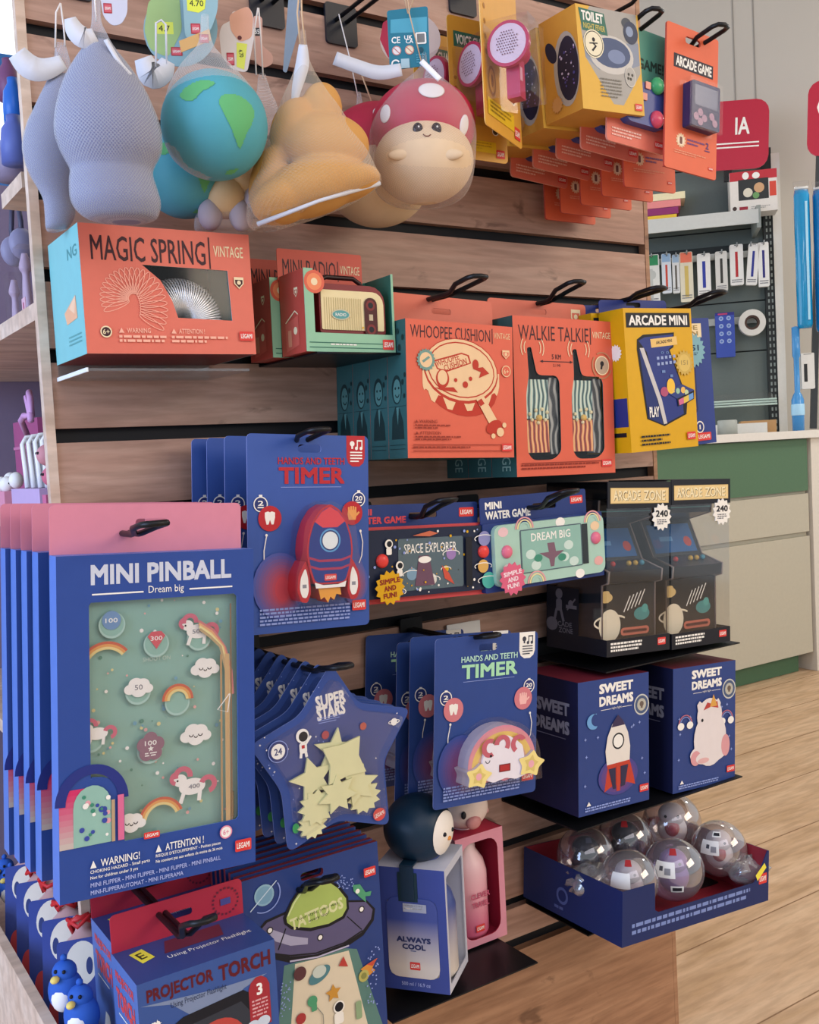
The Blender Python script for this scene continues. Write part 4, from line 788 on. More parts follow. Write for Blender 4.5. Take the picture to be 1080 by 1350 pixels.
# --- arcade zone boxes
GOLD = M('d8b878', .4); ZB = M('181a22', .4)
COVER = film('clear_box_cover', (.97, .97, .97), .05, .06)
def zone(BL, BR, TL, Y, label):
    c, w, h, be = quad(BL, BR, TL, Y); t = thing('arcade_cabinet_box', label, 'toy box', c, (0, be, 0), 'black mini arcade cabinet boxes'); k = w/100; AH = 100*(BL[1]-TL[1])/(BR[0]-BL[0]); ky = h/AH; dp = .14
    X = lambda x: -w/2+x*k
    zb = 27*ky; zh = h-43*ky
    g = G(); g.box((-w/2, 0, 0), (w/2, dp, .001), ZB); g.box((-w/2, 0, .001), (w/2, .001, zb), ZB); g.box((-w/2, .001, .001), (-w/2+.001, dp, zb), ZB); g.box((w/2-.001, .001, .001), (w/2, dp, zb), ZB); g.box((-w/2, dp-.0015, .001), (w/2, dp, h), ZB); g.box((-w/2+.001, .001, zb*.7), (w/2-.001, dp-.0015, zb*.72), ZB)
    g.prism([(.001+dp*.45, zb), (dp-.001, zb), (dp-.001, zb+.075), (dp*.45, zb+.075)], -w/2, -w/2+.001, ZB, axis='x')
    cv = Cv(g, (-w/2, 0, zb), (1, 0, 0), (0, 0, -1), w, ky)
    for yy in (5, 10.5, 16): cv.lines(6, yy, 58, 3.6, 1, PALE, .9, int(yy))
    logo(cv, 80, 5, 13, 12)
    cs = Cv(g, (-w/2, dp, zb+.075), (0, -1, 0), (0, 0, -1), dp); GP = M('6a6468')
    cs.circ(22, 8, 6, GP); cs.rect(17, 14, 10, 14, GP, 3); cs.line([(18, 26), (14, 40)], 4, GP); cs.line([(25, 26), (30, 40)], 4, GP); cs.rect(34, 20, 18, 4, GP); cs.circ(42, 18, 4, GP); cs.line([(36, 26), (50, 12)], 2, GP); cs.circ(10, 44, 10, GP, 8); cs.text('ARCADE', 8, 40, 44, 46, GP, .02); cs.text('ZONE', 22, 47, 46, 53, GP, .02)
    g.build('display_base', t)
    g = G(); g.box((-w/2, -.002, zh), (w/2, -.0005, h), ZB); g.box((-w/2, -.0005, h-.001), (w/2, dp, h), ZB); cv = Cv(g, (-w/2, -.002, h), (1, 0, 0), (0, 0, -1), w, ky)
    cv.rect(4, 10, 92, 25, GOLD); cv.rect(5, 11.5, 90, 22, M('e8cc90')); cv.text('ARCADE', 9, 14.5, 51, 31, M('5a4428'), .04); cv.text('ZONE', 56, 14.5, 91, 31, M('5a4428'), .04); cv.text('ARCADE', 8.4, 14, 50.4, 30.5, M('f4e4b8'), .02); cv.text('ZONE', 55.4, 14, 90.4, 30.5, M('f4e4b8'), .02)
    g.build('header_sign', t)
    g = G(); P = [(X(84)+(16 if i % 2 == 0 else 12.8)*k*math.cos(PI*i/13), h-58*ky+(16 if i % 2 == 0 else 12.8)*k*math.sin(PI*i/13)) for i in range(26)]; g.prism(P, -.0034, -.0022, PALE); cv = Cv(g, (-w/2, -.0034, h), (1, 0, 0), (0, 0, -1), w, ky); cv.text('240', 74, 47, 94, 58, INK, .03); cv.lines(76, 62, 16, 10, 3, M('606068')); g.build('sticker', t)
    g = G(); g.box((-w/2+.0005, .0005, zb), (w/2-.0005, .0012, h-.002), COVER); g.box((-w/2+.0002, .0012, zb), (-w/2+.0009, dp-.002, h-.002), COVER); g.box((w/2-.0009, .0012, zb), (w/2-.0002, dp-.002, h-.002), COVER); g.build('clear_cover', t)
    # little cabinet
    hc = zh+.012-zb*.72; z0 = zb*.72+.0006; pr = [(.022, 0), (.022, .40), (.008, .42), (.006, .5), (.05, .56), (.078, .82), (.03, .88), (.028, 1.0), (.125, 1.0), (.125, 0)]
    pr = [(a, z0+b*hc) for a, b in pr]; cw = w*.42; CAB = M('14161a', .3); g = G(); g.prism(pr, -cw, cw, M('22262c', .3), CAB, axis='x')
    TM = M('8f8078', .35); 
    for s_ in (-1, 1): g.tube([(s_*cw, a, b) for a, b in pr[:-2]], .0017, TM, 6)
    cab = g.build('arcade_cabinet', t)
    g = G(); cv = Cv(g, (-cw, .0295, z0+hc), (1, 0, 0), (0, 0, -1), 2*cw); cv.rect(2, 2, 96, 14, M('4f8a88')); cv.text('ARCADE', 20, 5, 80, 13, M('c8d8c8'), .03); g.build('marquee', cab)
    g = G(); a, b = V((0, *pr[4])), V((0, *pr[5])); d = (a-b); cv = Cv(g, V((-cw*.85, b.y, b.z))-V((0, .0006, 0)), (1, 0, 0), d.normalized(), 2*cw*.85); cv.rect(0, 8, 100, 100*d.length/(2*cw*.85)-14, M('2f5f96', .12)); cv.circ(84, 40, 9, M('b83c34')); cv.rect(20, 30, 30, 8, M('5a90c0')); g.build('screen', cab)
    g = G(); cv = Cv(g, (-cw, .0218, z0+.4*hc), (1, 0, 0), (0, 0, -1), 2*cw); Hh = 100*.4*hc/(2*cw)
    cv.circ(14, Hh*.72, 20, M('e8dcc0'), 22); cv.arc(16, Hh*.66, 30, 120, 330, 2.5, M('e8dcc0'), 9); cv.rect(0, Hh*.1, 14, 16, GOLD, 4); cv.circ(10, Hh*.22, 9, GOLD, 6)
    for i in range(5): cv.line([(40+i*7, Hh*.5-i*2), (52+i*7, Hh*.22-i*2)], 1.6, PALE)
    cv.circ(74, Hh*.55, 15, M('3f8a88'), 9); cv.circ(80, Hh*.46, 6, M('4fa098')); cv.rect(34, Hh*.78, 54, Hh*.14, M('c86a54'), 5); cv.rect(38, Hh*.82, 46, Hh*.06, M('7a3a34'), 3); g.build('front_art', cab)
    g = G()
    for x, m in ((-.5, M('c03434')), (.1, M('c8a040')), (.35, M('c8a040')), (.6, M('4a90a0'))): g.ball((x*cw, .028, z0+.545*hc), .0045, m, 12, 8)
    g.tube([(-.5*cw, .028, z0+.52*hc), (-.5*cw, .028, z0+.56*hc)], .0015, MET, 6); g.build('joystick_panel', cab)
    return t, w
t, w = zone((800, 867), (883, 856), (782, 635), -.165, 'black box with a mini arcade cabinet under clear cover, left of the pair')
t, w = zone((886, 857), (963, 845), (868, 633), -.165, 'black box with a mini arcade cabinet under clear cover, right at the panel edge')
def plate(label, x0, x1, Y, z, depth=None, lip=.0):
    t = thing('shelf_plate', label, 'shelf', ((x0+x1)/2, -.001, z-.0025)); hw = (x1-x0)/2
    g = G(); g.box((-hw, Y, 0), (hw, 0, .002), BLACK); g.build('plate', t)
    g = G(); g.box((-hw, -.003, .002), (hw, 0, .032), BLACK); g.build('hanging_flange', t); return t
a, b = at(800, 867, -.165), at(963, 845, -.165); plate('black metal shelf plate under the two mini arcade cabinet boxes', a.x-.01, b.x+.015, -.172, min(a.z, b.z)-.003)
# --- sweet dreams boxes
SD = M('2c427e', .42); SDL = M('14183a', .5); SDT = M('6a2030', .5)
def sd(cv, H, what):
    cv.text('SWEET', 29, 7, 77, 21, PALE, .05); cv.text('DREAMS', 29, 25, 77, 39, PALE, .05); cv.rect(31, 44, 14, .7, PALE); cv.rect(61, 44, 14, .7, PALE); cv.text('night light', 46, 42, 60, 46, PALE, .0)
    cv.circ(89, 46, 11, M('c8c8c0')); cv.circ(89, 46, 9.5, M('4a5a78')); cv.circ(89, 46, 6.5, M('b8b4a4')); cv.circ(89, 45, 3, M('6a5a50')); cv.rect(87.5, 46, 3, 5, M('6a5a50'))
    rd = random.Random(5)
    for i in range(16): cv.star(rd.uniform(8, 94), rd.uniform(60, 160), 2, .8, 4, SKY) if not (30 < 0) else 0
    cv.poly([(10, H-13), (16, H-13), (13, H-19)], PALE); cv.lines(8, H-11, 64, 7, 2, SKY, .6); logo(cv, 85, H-26, 13, 11)
def sd_rocket(cv, H):
    sd(cv, H, 0); P = [(20+9*math.cos(a), 58+11*math.sin(a)) for a in [math.radians(-60-i*13) for i in range(19)]]; Q = [(24+7*math.cos(a), 56+9*math.sin(a)) for a in [math.radians(-280+i*12) for i in range(17)]]; cv.poly(P+Q, M('6aa0d0'))
    for r, m in ((28, M('4a4488')), (24, M('5e4480')), (19, M('7a4474'))): cv.circ(54, 142, r, m, r*.7)
    RB = M('c0402c'); cv.poly([(36, 148), (40, 122), (70, 122), (76, 148), (78, 160), (66, 154), (44, 156), (34, 162)], RB)
    body = [(54, 56), (62, 66), (68, 82), (71, 102), (70, 124), (38, 126), (36, 104), (39, 84), (46, 66)]; cv.poly(body, M('e4dcd0')); cv.poly([(54, 54), (61, 64), (63.5, 70), (44.5, 71), (47, 64)], M('3a3050')); cv.circ(54, 92, 8.5, INK); cv.circ(54, 92, 6.8, PALE)
    cv.poly([(38, 124), (70, 122.5), (70, 127), (38, 128.5)], RB); cv.poly([(40, 130), (50, 129.5), (50, 160), (46, 160)], M('302c48')); cv.poly([(57, 129), (68, 128.5), (63, 158), (57, 159)], M('302c48')); cv.rect(51, 128, 5, 36, RB)
def sd_uni(cv, H):
    sd(cv, H, 1)
    for x, y in ((18, 92), (84, 96)):
        for r, m in ((10, M('b86a7a')), (8, M('7a8ac0'))): cv.arc(x, y, r, 180, 360, 1.6, m)
        cv.circ(x-7, y+2, 5, PALE, 4); cv.circ(x+7, y+2, 5, PALE, 4)
    U = M('e2d8d4'); cv.poly([(38, 78), (36, 64), (40, 58), (48, 66)], U); cv.poly([(62, 66), (70, 58), (74, 66), (72, 80)], U); cv.circ(56, 84, 20, U, 19); cv.circ(57, 122, 26, U, 30); cv.circ(55, 145, 30, U, 12); cv.circ(34, 150, 8, M('d89a9c'), 8); cv.circ(82, 138, 7, M('d89a9c'), 12); cv.circ(50, 152, 16, U, 7)
    cv.poly([(46, 74), (52, 62), (60, 66), (68, 62), (70, 74), (58, 70)], M('b8403c')); cv.poly([(56, 70), (62, 50), (68, 70)], M('d8a04a')); cv.circ(44, 90, 1.8, INK); cv.circ(46, 156, 9, M('e0b0ac'), 3)
def sd_side(cv, H): cv.text('SWEET', 30, H*.17, 86, H*.27, M('8a8ca0'), .05); cv.text('DREAMS', 24, H*.31, 86, H*.41, M('8a8ca0'), .05); cv.rect(30, H*.44, 50, 1, M('6a6c88'))
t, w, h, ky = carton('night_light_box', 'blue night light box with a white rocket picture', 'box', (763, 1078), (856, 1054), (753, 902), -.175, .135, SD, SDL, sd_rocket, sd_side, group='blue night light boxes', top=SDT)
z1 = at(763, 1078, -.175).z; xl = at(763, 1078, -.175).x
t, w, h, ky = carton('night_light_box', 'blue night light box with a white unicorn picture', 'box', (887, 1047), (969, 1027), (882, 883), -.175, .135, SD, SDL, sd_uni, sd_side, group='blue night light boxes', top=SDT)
xr = at(969, 1027, -.175).x; plate('black metal shelf plate under the two night light boxes', xl-.01, xr+.01, -.182, min(z1, at(887, 1047, -.175).z)-.004)

# --- ball display box
NB = M('16295c', .45); RI = M('8a2430', .5)
BL, BR, TL = (820, 1250), (1013, 1187), (815, 1178)
c, w, h, be = quad(BL, BR, TL, -.24); t = thing('ball_display_box', 'open navy display box full of clear toy balls at the lower right', 'display box', c, (0, be, 0)); dp = .225; k = w/100
g = G(); g.prism([(-w/2, 0), (w/2, 0), (w/2, h), (w/2-.004, h), (w/2-w*.085, h*.52), (w/2-w*.11, h*.44), (-w/2+w*.23, h*.44), (-w/2+w*.205, h*.5), (-w/2+w*.2, h)  , (-w/2, h)], 0, .0015, NB, NB, RI)
g.box((-w/2, .0015, 0), (-w/2+.0015, dp, h), NB, {'right': RI}); g.box((w/2-.0015, .0015, 0), (w/2, dp, h), NB, {'left': RI}); g.box((-w/2+.0015, dp-.0015, 0), (w/2-.0015, dp, h), NB, {'front': RI}); g.box((-w/2+.0015, .0015, 0), (w/2-.0015, dp-.0015, .002), NB, {'top': RI})
cv = Cv(g, (-w/2, 0, h), (1, 0, 0), (0, 0, -1), w); H = 100*h/w; cv.lines(6, H-9, 80, 6, 2, M('7a8cc0'), .55); logo(cv, 92.5, H*.42, 6, 5); cv.poly([(90, H*.42), (96.5, H*.22), (98, H*.32), (91.5, H*.54)], YELP)
cs = Cv(g, (-w/2, dp, h), (0, -1, 0), (0, 0, -1), dp); cs.circ(42, 60*h/dp, 6, M('4a5a90')); cs.circ(42, 60*h/dp, 4, NB); cs.lines(34, 60*h/dp+8, 14, 4, 1, M('4a5a90')); g.build('box', t)
plate('black metal shelf plate under the open ball box', c.x-w*.45, c.x+w*.45, -.15, c.z-.006)
balls = [((772, 1128), -.085, .047, 'dark navy', M('1c2338', .3), 'clear toy ball with a dark figure, back left corner of the open box'), ((824, 1108), -.07, .048, 'dark', M('24283c', .3), 'clear toy ball with a dark figure and red logo, middle of the back row'),
 ((886, 1084), -.074, .051, 'white', M('e8e4e4', .4), 'clear toy ball with a white figure, right end of the back row'), ((829, 1160), -.178, .046, 'pale', M('d0ccd4', .4), 'clear toy ball with a pale figure, front left in the open box'),
 ((888, 1146), -.18, .049, 'lilac', M('b49cc8', .4), 'lilac toy ball with white label stickers, front middle in the open box'), ((948, 1118), -.165, .046, 'red and white', M('e6e0e0', .4), 'toy ball with a white label and a red and white figure, front right')]
for i, (px, Y, r, nm, fm, lb) in enumerate(balls):
    p = at(*px, Y); a = math.atan2(p.x-CAM.x, p.y-CAM.y); bt = thing('toy_ball', lb, 'ball', p, (0, 0, -a), 'clear toy balls in the open box')
    g = G(); g.ball((0, 0, 0), r, film('tinted_ball_plastic_%d' % i, ((.78, .66, .86) if i == 4 else (.9, .86, .88)), .32, .03, .05 if i < 3 else .1), 32, 20); g.build('shell', bt)
    g = G(); g.ball((0, .004, -r*.25), (r*.5, r*.45, r*.52), fm, 18, 12); g.ball((0, -.002, r*.3), (r*.46, r*.42, r*.4), fm, 18, 12); g.ball((-r*.2, -r*.38, r*.34), r*.06, INK, 8, 6); g.ball((r*.2, -r*.38, r*.34), r*.06, INK, 8, 6)
    if i in (2, 5): g.ball((0, -r*.3, -r*.1), (r*.25, r*.22, r*.28), M('b83040', .4), 12, 8)
    g.build('figure', bt)
    g = G()
    def patch(a0, b0, sw, sh_, m, g=g, r=r):
        R = r*1.012; N = 6; vs = [(R*math.sin(a0+sw*(u/N-.5))*math.cos(b0+sh_*(v/N-.5)), -R*math.cos(a0+sw*(u/N-.5))*math.cos(b0+sh_*(v/N-.5)), R*math.sin(b0+sh_*(v/N-.5))) for v in range(N+1) for u in range(N+1)]
        g.add(vs, [(v*(N+1)+u, v*(N+1)+u+1, (v+1)*(N+1)+u+1, (v+1)*(N+1)+u) for v in range(N) for u in range(N)], m, True)
    if i in (4, 5, 3): patch(-.3 if i != 5 else -.35, .35, .7, .5, WHITE); R_ = r; r2 = r*1.003; patch(-.42 if i != 5 else -.47, .38, .14, .14, M('505058')) if False else None
    if i in (4, 5): patch(.1 if i == 4 else -.1, -.25 if i == 4 else .85, .42, .22, WHITE)
    if i in (1, 3, 4): patch(0, .95, .35, .25, M('a82c30'))
    if i == 0: patch(.2, .9, .3, .2, M('4a4c58'))
    g.build('label_sticker', bt) if g.v else None
    if i in (4, 5):
        g = G(); r = r*1.01
        patch(-.42, .38, .12, .14, M('4a4a52'), g, r); patch(-.2, .3, .2, .2, M('8a8a90'), g, r); patch(.1 if i == 4 else -.1, -.25 if i == 4 else .85, .3, .12, M('2a2a30'), g, r); g.build('label_print', bt)
# crumpled clear bags between the balls
for px, Y, nm in (((776, 1160), -.14, 'left'), ((985, 1145), -.2, 'right')):
    p = at(*px, Y); g = G(); rd = random.Random(len(nm)); g.ball((0, 0, 0), (.035, .03, .022), film('crumpled_cellophane', (.9, .9, .93), .4, .12, .18), 18, 12)
    g.v = [q*(.75+.5*rd.random()) for q in g.v]; o = g.build('cellophane_bag', loc=p); tag(o, 'crumpled clear cellophane at the front %s of the open ball box' % nm, 'bag')
# ================================================================ pinball boxes
PB = M('2a4890', .42); PB_LIT = M('587cc8', .4)  # box sides: same blue card, coloured lighter to suggest daylight from the left
BL, BR, TL = (79, 1194), (337, 1136), (44, 735); cvt = aff(BL, BR, TL, (0, 660), 2.41)
c, w, h, be = quad(BL, BR, TL, -.245); t = thing('pinball_game_box', 'large blue tabletop pinball box with a big window, front one of the row', 'toy box', c, (0, be, 0), 'blue tabletop pinball boxes'); k = w/100; AH = 178; ky = h/AH; dp = .027
X = lambda x: -w/2+x*k
Z = lambda y: h-y*ky
win = [(16, 24.5), (89, 24.5), (90.5, 26), (90.5, 150), (89, 151.5), (31, 151.5), (31, 126)]+[(15.5+15.5*math.cos(math.radians(a)), 126-11*math.sin(math.radians(a))) for a in (10, 30, 50, 70, 90)]+[(15, 116), (15, 26)]
g = G(); wt = .001
g.prism(rrect(-w/2, 0, w/2, h), 0, wt, PB, PB_LIT, DIM, [[(X(a), Z(b)) for a, b in win]])
g.box((-w/2, wt, 0), (-w/2+wt, dp, h), PB_LIT); g.box((w/2-wt, wt, 0), (w/2, dp, h), PB_LIT); g.box((-w/2+wt, wt, h-wt), (w/2-wt, dp, h), PB_LIT); g.box((-w/2+wt, wt, 0), (w/2-wt, dp, wt), PB_LIT); g.box((-w/2+wt, dp-wt, wt), (w/2-wt, dp, h-wt), PB)
cv = Cv(g, (-w/2, 0, h), (1, 0, 0), (0, 0, -1), w, ky); GRYT = M('c9cdd8', .5); SFT = M('a8b2e0')
cv.text('MINI PINBALL', 16, 5, 87.5, 15.5, GRYT, .035); cv.rect(16.5, 20, 25, .8, PALE); cv.rect(65, 20, 23, .8, PALE); cv.text('Dream big', 44, 17.5, 62, 22.5, PALE, .0)
for i in range(10):
    f = i/9; cv.rect(0, 120+i*3, 15.5, 3.05, M('%02x%02x%02x' % (int(205-10*f), int(50+130*f), int(100+70*f)), .42))
cv.arc(15.5, 128, 15, 180, 360, 5, M('24307a'), 16); 
MB = M('8fb8a8'); cv.poly([(6.5, 150), (6.5, 130)]+[(15.5-9*math.cos(PI*i/10), 130-11*math.sin(PI*i/10)) for i in range(11)]+[(24.5, 130), (24.5, 150)], MB)
rd = random.Random(2)
for i in range(22): cv.circ(rd.uniform(8, 23), rd.uniform(124, 147), rd.uniform(.7, 1.5), rd.choice([PALE, M('3f8a70'), M('e0a0a8'), M('3a4a9c')]), n=10)
cv.rect(24.5, 128, 1.6, 22, M('b89a78')); cv.rect(27.5, 126, 3, 24, M('d86a90'))
for x0, s_, wd in ((15, 'WARNING!', 19), (47, 'ATTENTION !', 20)):
    y0 = 158 if x0 < 30 else 156.5; cv.poly([(x0-1, y0+4), (x0+2, y0+4), (x0+.5, y0)], PALE); cv.text(s_, x0+4, y0, x0+4+wd, y0+4, PALE, .01); cv.text('CHOKING HAZARD - Small parts' if x0 < 30 else "RISQUE D'ETOUFFEMENT - Petites pieces", x0-1, y0+5, x0+28+(x0 > 30)*5, y0+7.2, PALE, .01); cv.text('Not for children under 3 yrs' if x0 < 30 else 'Ne convient pas aux enfants de moins de 36 mois', x0-1, y0+8, x0+22+(x0 > 30)*12, y0+10.2, PALE, .01)
cv.text('MINI FLIPPER - MINI FLIPPER - MINI FLIPPER - MINI PINBALL', 14, 169.5, 80, 171.8, SFT, .01); cv.text('MINI-FLIPPERAUTOMAT - MINI FLIPERAMA', 14, 173.4, 60, 175.7, SFT, .01); cv.circ(83, 157, 3.4, PINK); cv.circ(83, 157, 2.7, PALE); cv.text('6+', 81.4, 155.5, 84.6, 158.5, PINK, .02); logo(cv, 88, 163, 9, 6.5); logo(cv, 40, 148.6, 8, 3.5)
g.build('carton', t)
# playfield
BRD = M('8cb4a6', .3); g = G(); g.box((X(12), .012, Z(156)), (X(93), .014, Z(22)), BRD); cv = Cv(g, (-w/2, .012, h), (1, 0, 0), (0, 0, -1), w, ky)
P_ = lambda x, y: cvt(x, y)
def cloud(x, y, s, face, m=PALE):
    for dx, dy, r in ((-.62, .1, .42), (-.2, -.2, .52), (.3, -.15, .5), (.66, .12, .38), (0, .2, .55)): cv.circ(x+dx*s, y+dy*s*1.25, r*s, m, r*s*.85)
    if face: cv.arc(x-s*.3, y, s*.13, 0, 180, .5, INK); cv.arc(x+s*.3, y, s*.13, 0, 180, .5, INK); cv.arc(x, y+s*.12, s*.1, 0, 180, .5, INK)
def rbw(x, y, r, a0=180, a1=360):
    for i, m in enumerate(('c8644c', 'e0a05c', 'e6cf8c')): cv.arc(x, y, r-i*1.3, a0, a1, 1.4, M(m))
HP = M('cc6a7c')
def uni(x, y, s):
    cv.circ(x, y, s, PALE, s*.6); cv.circ(x-s*.9, y-s*.6, s*.5, PALE, s*.45); cv.line([(x-s*.6, y+s*.3), (x-s*.9, y+s*1.2)], s*.3, PALE); cv.line([(x+s*.6, y+s*.3), (x+s*.5, y+s*1.2)], s*.3, PALE); cv.arc(x+s*1.2, y, s*.5, 200, 440, s*.4, HP); cv.arc(x-s*.7, y-s*.9, s*.55, 170, 370, s*.4, HP); cv.arc(x-s*1.2, y-s*.8, s*.35, 100, 280, s*.3, HP); cv.circ(x-s*1.1, y-s*.6, .5, INK)
for i in range(90): cv.circ(rd.uniform(16, 86), rd.uniform(26, 150), rd.uniform(.3, 1.1), rd.choice([M('d8cc90'), PALE, M('e0a8a0'), M('6f9fb0'), M('5a8a78')]), n=8)
for px in ((290, 360), (432, 405), (570, 365), (385, 570), (513, 595), (435, 765), (250, 740)):
    q = P_(*px); cv.circ(q[0], q[1]+2.5, 6.5, M('a9cabd')); cv.circ(q[0], q[1]+2, 5.8, MB)
q = P_(288, 360); cv.circ(*q, 4.6, M('6f92b8')); cv.text('100', q[0]-3, q[1]-1.2, q[0]+3, q[1]+1.2, PALE, .01)
q = P_(432, 405); cv.poly([(q[0]-4.5, q[1]-2), (q[0]-2.5, q[1]-4.5), (q[0]+2.5, q[1]-4.5), (q[0]+4.5, q[1]-2), (q[0], q[1]+5)], M('d05a64')); cv.text('300', q[0]-3, q[1]-2, q[0]+3, q[1]+.4, PALE, .01); cv.text('SHOOT ON', q[0]-7, q[1]+9, q[0]+7, q[1]+11.2, M('b8c8b8'), .0)
q = P_(565, 358); uni(*q, 6); cv.text('500', q[0]-3, q[1]-1.2, q[0]+3, q[1]+1.2, M('8a8a90'), .01)
q = P_(300, 500); rbw(q[0]-3, q[1]+3, 13, 200, 320); q = P_(597, 480); cloud(*q, 7.5, True); q = P_(385, 570); cloud(*q, 7, False); cv.text('50', q[0]-2, q[1]-1.4, q[0]+2, q[1]+1.4, M('7a7a80'), .01)
q = P_(513, 600); rbw(*q, 7.5); q = P_(580, 712); cloud(*q, 8, True); q = P_(262, 735); uni(q[0]+1, q[1], 5)
q = P_(435, 765)
for i in range(5): cv.circ(q[0]+3.6*math.cos(-PI/2+2*PI*i/5), q[1]+4.2*math.sin(-PI/2+2*PI*i/5), 3.6, M('8f6a78'))
cv.circ(*q, 3.6, M('8f6a78')); cv.text('100', q[0]-3, q[1]-3.4, q[0]+3, q[1]-.8, PALE, .01); cv.star(q[0], q[1]+1, 1.6, .7, 5, PALE); cv.lines(q[0]-3, q[1]+3, 6, 2.5, 2, PALE)
q = P_(585, 890); uni(q[0]-1, q[1], 7); cv.text('400', q[0]-3, q[1]-1.2, q[0]+3, q[1]+1.2, M('8a8a90'), .01)
q = P_(485, 1010); rbw(*q, 11, 190, 340); q = P_(390, 1020); cloud(*q, 7, True)
LANE = M('b89468', .35)
for i, m in enumerate(('c87878', 'e0a878', 'e6d898', 'b8a078')): cv.line([P_(560+i*2, 322+i*9), P_(610-i*3, 345+i*8), P_(655-i*5, 400), P_(683-i*6, 480), P_(694-i*6, 560)], 1.4, M(m))
cv.rect(81.5, 58, 1, 94, LANE); cv.rect(84, 58, 2.6, 94, M('c9a878', .35)); cv.rect(87, 30, .8, 122, M('8a6a4c'))
cv.line([P_(682, 560), P_(645, 620), P_(680, 625), P_(684, 560)], .6, PALE)
g.build('playfield', t)
g = G(); pts = []
for i in range(150): a = i*.9; pts.append((X(88)+.0026*math.cos(a), .006+.0026*math.sin(a), Z(151)+i*.00018*1.1))
g.tube(pts, .0004, M('b8a070', .3, .8), 5); g.build('plunger_spring', t)
g = G(); g.box((-w/2+.003, .0014, .01), (w/2-.003, .0018, h-.02), BLISTER); g.build('window_film', t)
hh = 43*ky; g = G(); HD = M('d48496', .45); xl = X(-1); xr = X(96); y = dp-.0016
g.prism(rrect(-w/2, h-.004, w/2-.004, h+.052, rs=(0, 0, .006, .006)), y, y+.0012, HD, holes=[rrect(-.018, h+.026, .018, h+.036, .004)]); g.build('hang_tab', t)
X0 = at(*TL, -.245).x
for i, (a, Y) in enumerate(((22, -.17), (14, -.135), (8, -.1), (2, -.065))): dup(t, t.location+V((-.004*i, Y+.245, 0)), 'blue tabletop pinball box %s in the row, only its bright left edge showing' % ORD[i])
hook('black hook through the pink tab of the pinball boxes', (168, 703), (208, 690), -.225)

# ================================================================ star packs
ST = M('344c8c', .3); STE = M('7e8cc0', .35)
BLs, BRs, TLs = (332, 1121), (538, 1121), (332, 878); Ys = -.235
p0 = at(436, 985, Ys); L2 = lambda x, y: (lambda q: (q.x-p0.x, q.z-p0.z))(at(x, y, Ys))
S5 = lambda x, y: L2(310+x/4.32, 840+y/4.32)
outl = [S5(*q) for q in ((545, 150), (700, 375), (1000, 405), (848, 700), (880, 1072), (585, 1042), (302, 1232), (265, 880), (80, 622), (365, 450))]
t = thing('star_sticker_pack', 'dark blue star-shaped pack of glow stars, front one of the row', 'toy pack', p0, (0, 0, 0), 'star-shaped packs')
o2 = roundpoly(outl[::-1], .012, 4); zs = [q[1] for q in outl]; ctr = (0, 0)
g = G(); g.prism(o2, 0, .0012, ST, STE, NAVY); cv = Cv(g, (0, 0, 0), (1, 0, 0), (0, 0, -1), .1); 
def SP(x, y): q = S5(x, y); return q[0]*1000, -q[1]*1000
def tq(cv, s_, x0, y0, x1, y1, m, b=.02, rot=0): a, c_ = SP(x0, y0), SP(x1, y1); cv.text(s_, a[0], a[1], c_[0], c_[1], m, b, rot=rot)
tq(cv, 'SUPER', 455, 334, 630, 374, PALE, .045, -.06); tq(cv, 'STARS', 462, 400, 628, 440, PALE, .045, -.06)
for i in range(3): a = SP(465+i*5, 466+i*12); cv.rect(a[0], a[1], 36-i*6, .8, SKY)
rd = random.Random(9)
for i in range(60):
    x, y = rd.uniform(120, 960), rd.uniform(200, 1180); q = SP(x, y)
    from_in = all(True for _ in (0,)); 
    def inside(px, pz, P=o2):
        r = False
        for a in range(len(P)):
            (x1, z1), (x2, z2) = P[a-1], P[a]
            if (z1 > pz) != (z2 > pz) and px < (x2-x1)*(pz-z1)/(z2-z1)+x1: r = not r
        return r
    if inside(q[0]/1000, -q[1]/1000): cv.star(q[0], q[1], rd.uniform(.6, 1.8), .5, 4, PALE) if i % 3 else cv.circ(q[0], q[1], .7, SKY, n=8)
q = SP(725, 505); cv.circ(*q, 4.6, M('b85a4a')); q = SP(510, 555); cv.circ(*q, 5, M('a84a50')); q = SP(900, 480); cv.circ(*q, 4.6, PALE); cv.arc(*q, 8, 0, 360, 1, PALE, 2.4)
q = SP(240, 650); cv.circ(*q, 13, SKY); cv.circ(*q, 12, M('28356e')); cv.circ(*q, 9, PALE); cv.text('24', q[0]-5, q[1]-4, q[0]+5, q[1]+4, M('28356e'), .02)
q = SP(378, 560); cv.circ(*q, 8.5, PALE); cv.circ(q[0]+1, q[1]+1, 6, INK); cv.rect(q[0]-5, q[1]+8, 10, 13, PALE, 3); cv.line([(q[0]+4, q[1]+10), (q[0]+11, q[1]+2)], 3, PALE); cv.line([(q[0]-3, q[1]+20), (q[0]-4, q[1]+26)], 3.5, PALE); cv.line([(q[0]+3, q[1]+20), (q[0]+4, q[1]+26)], 3.5, PALE); cv.rect(q[0]-2, q[1]+11, 4, 4, RED2)
q = SP(815, 1005); cv.circ(*q, 9, M('d04a44'), 8); cv.text('LEGAMI', q[0]-7, q[1]-2.5, q[0]+7, q[1]+2.5, PALE, .02, rot=-.25); q = SP(340, 1085); cv.circ(*q, 4.5, M('3f9a58'), 6)
g.build('card', t)
GLW = M('d9d6a4', .4); rd = random.Random(4)
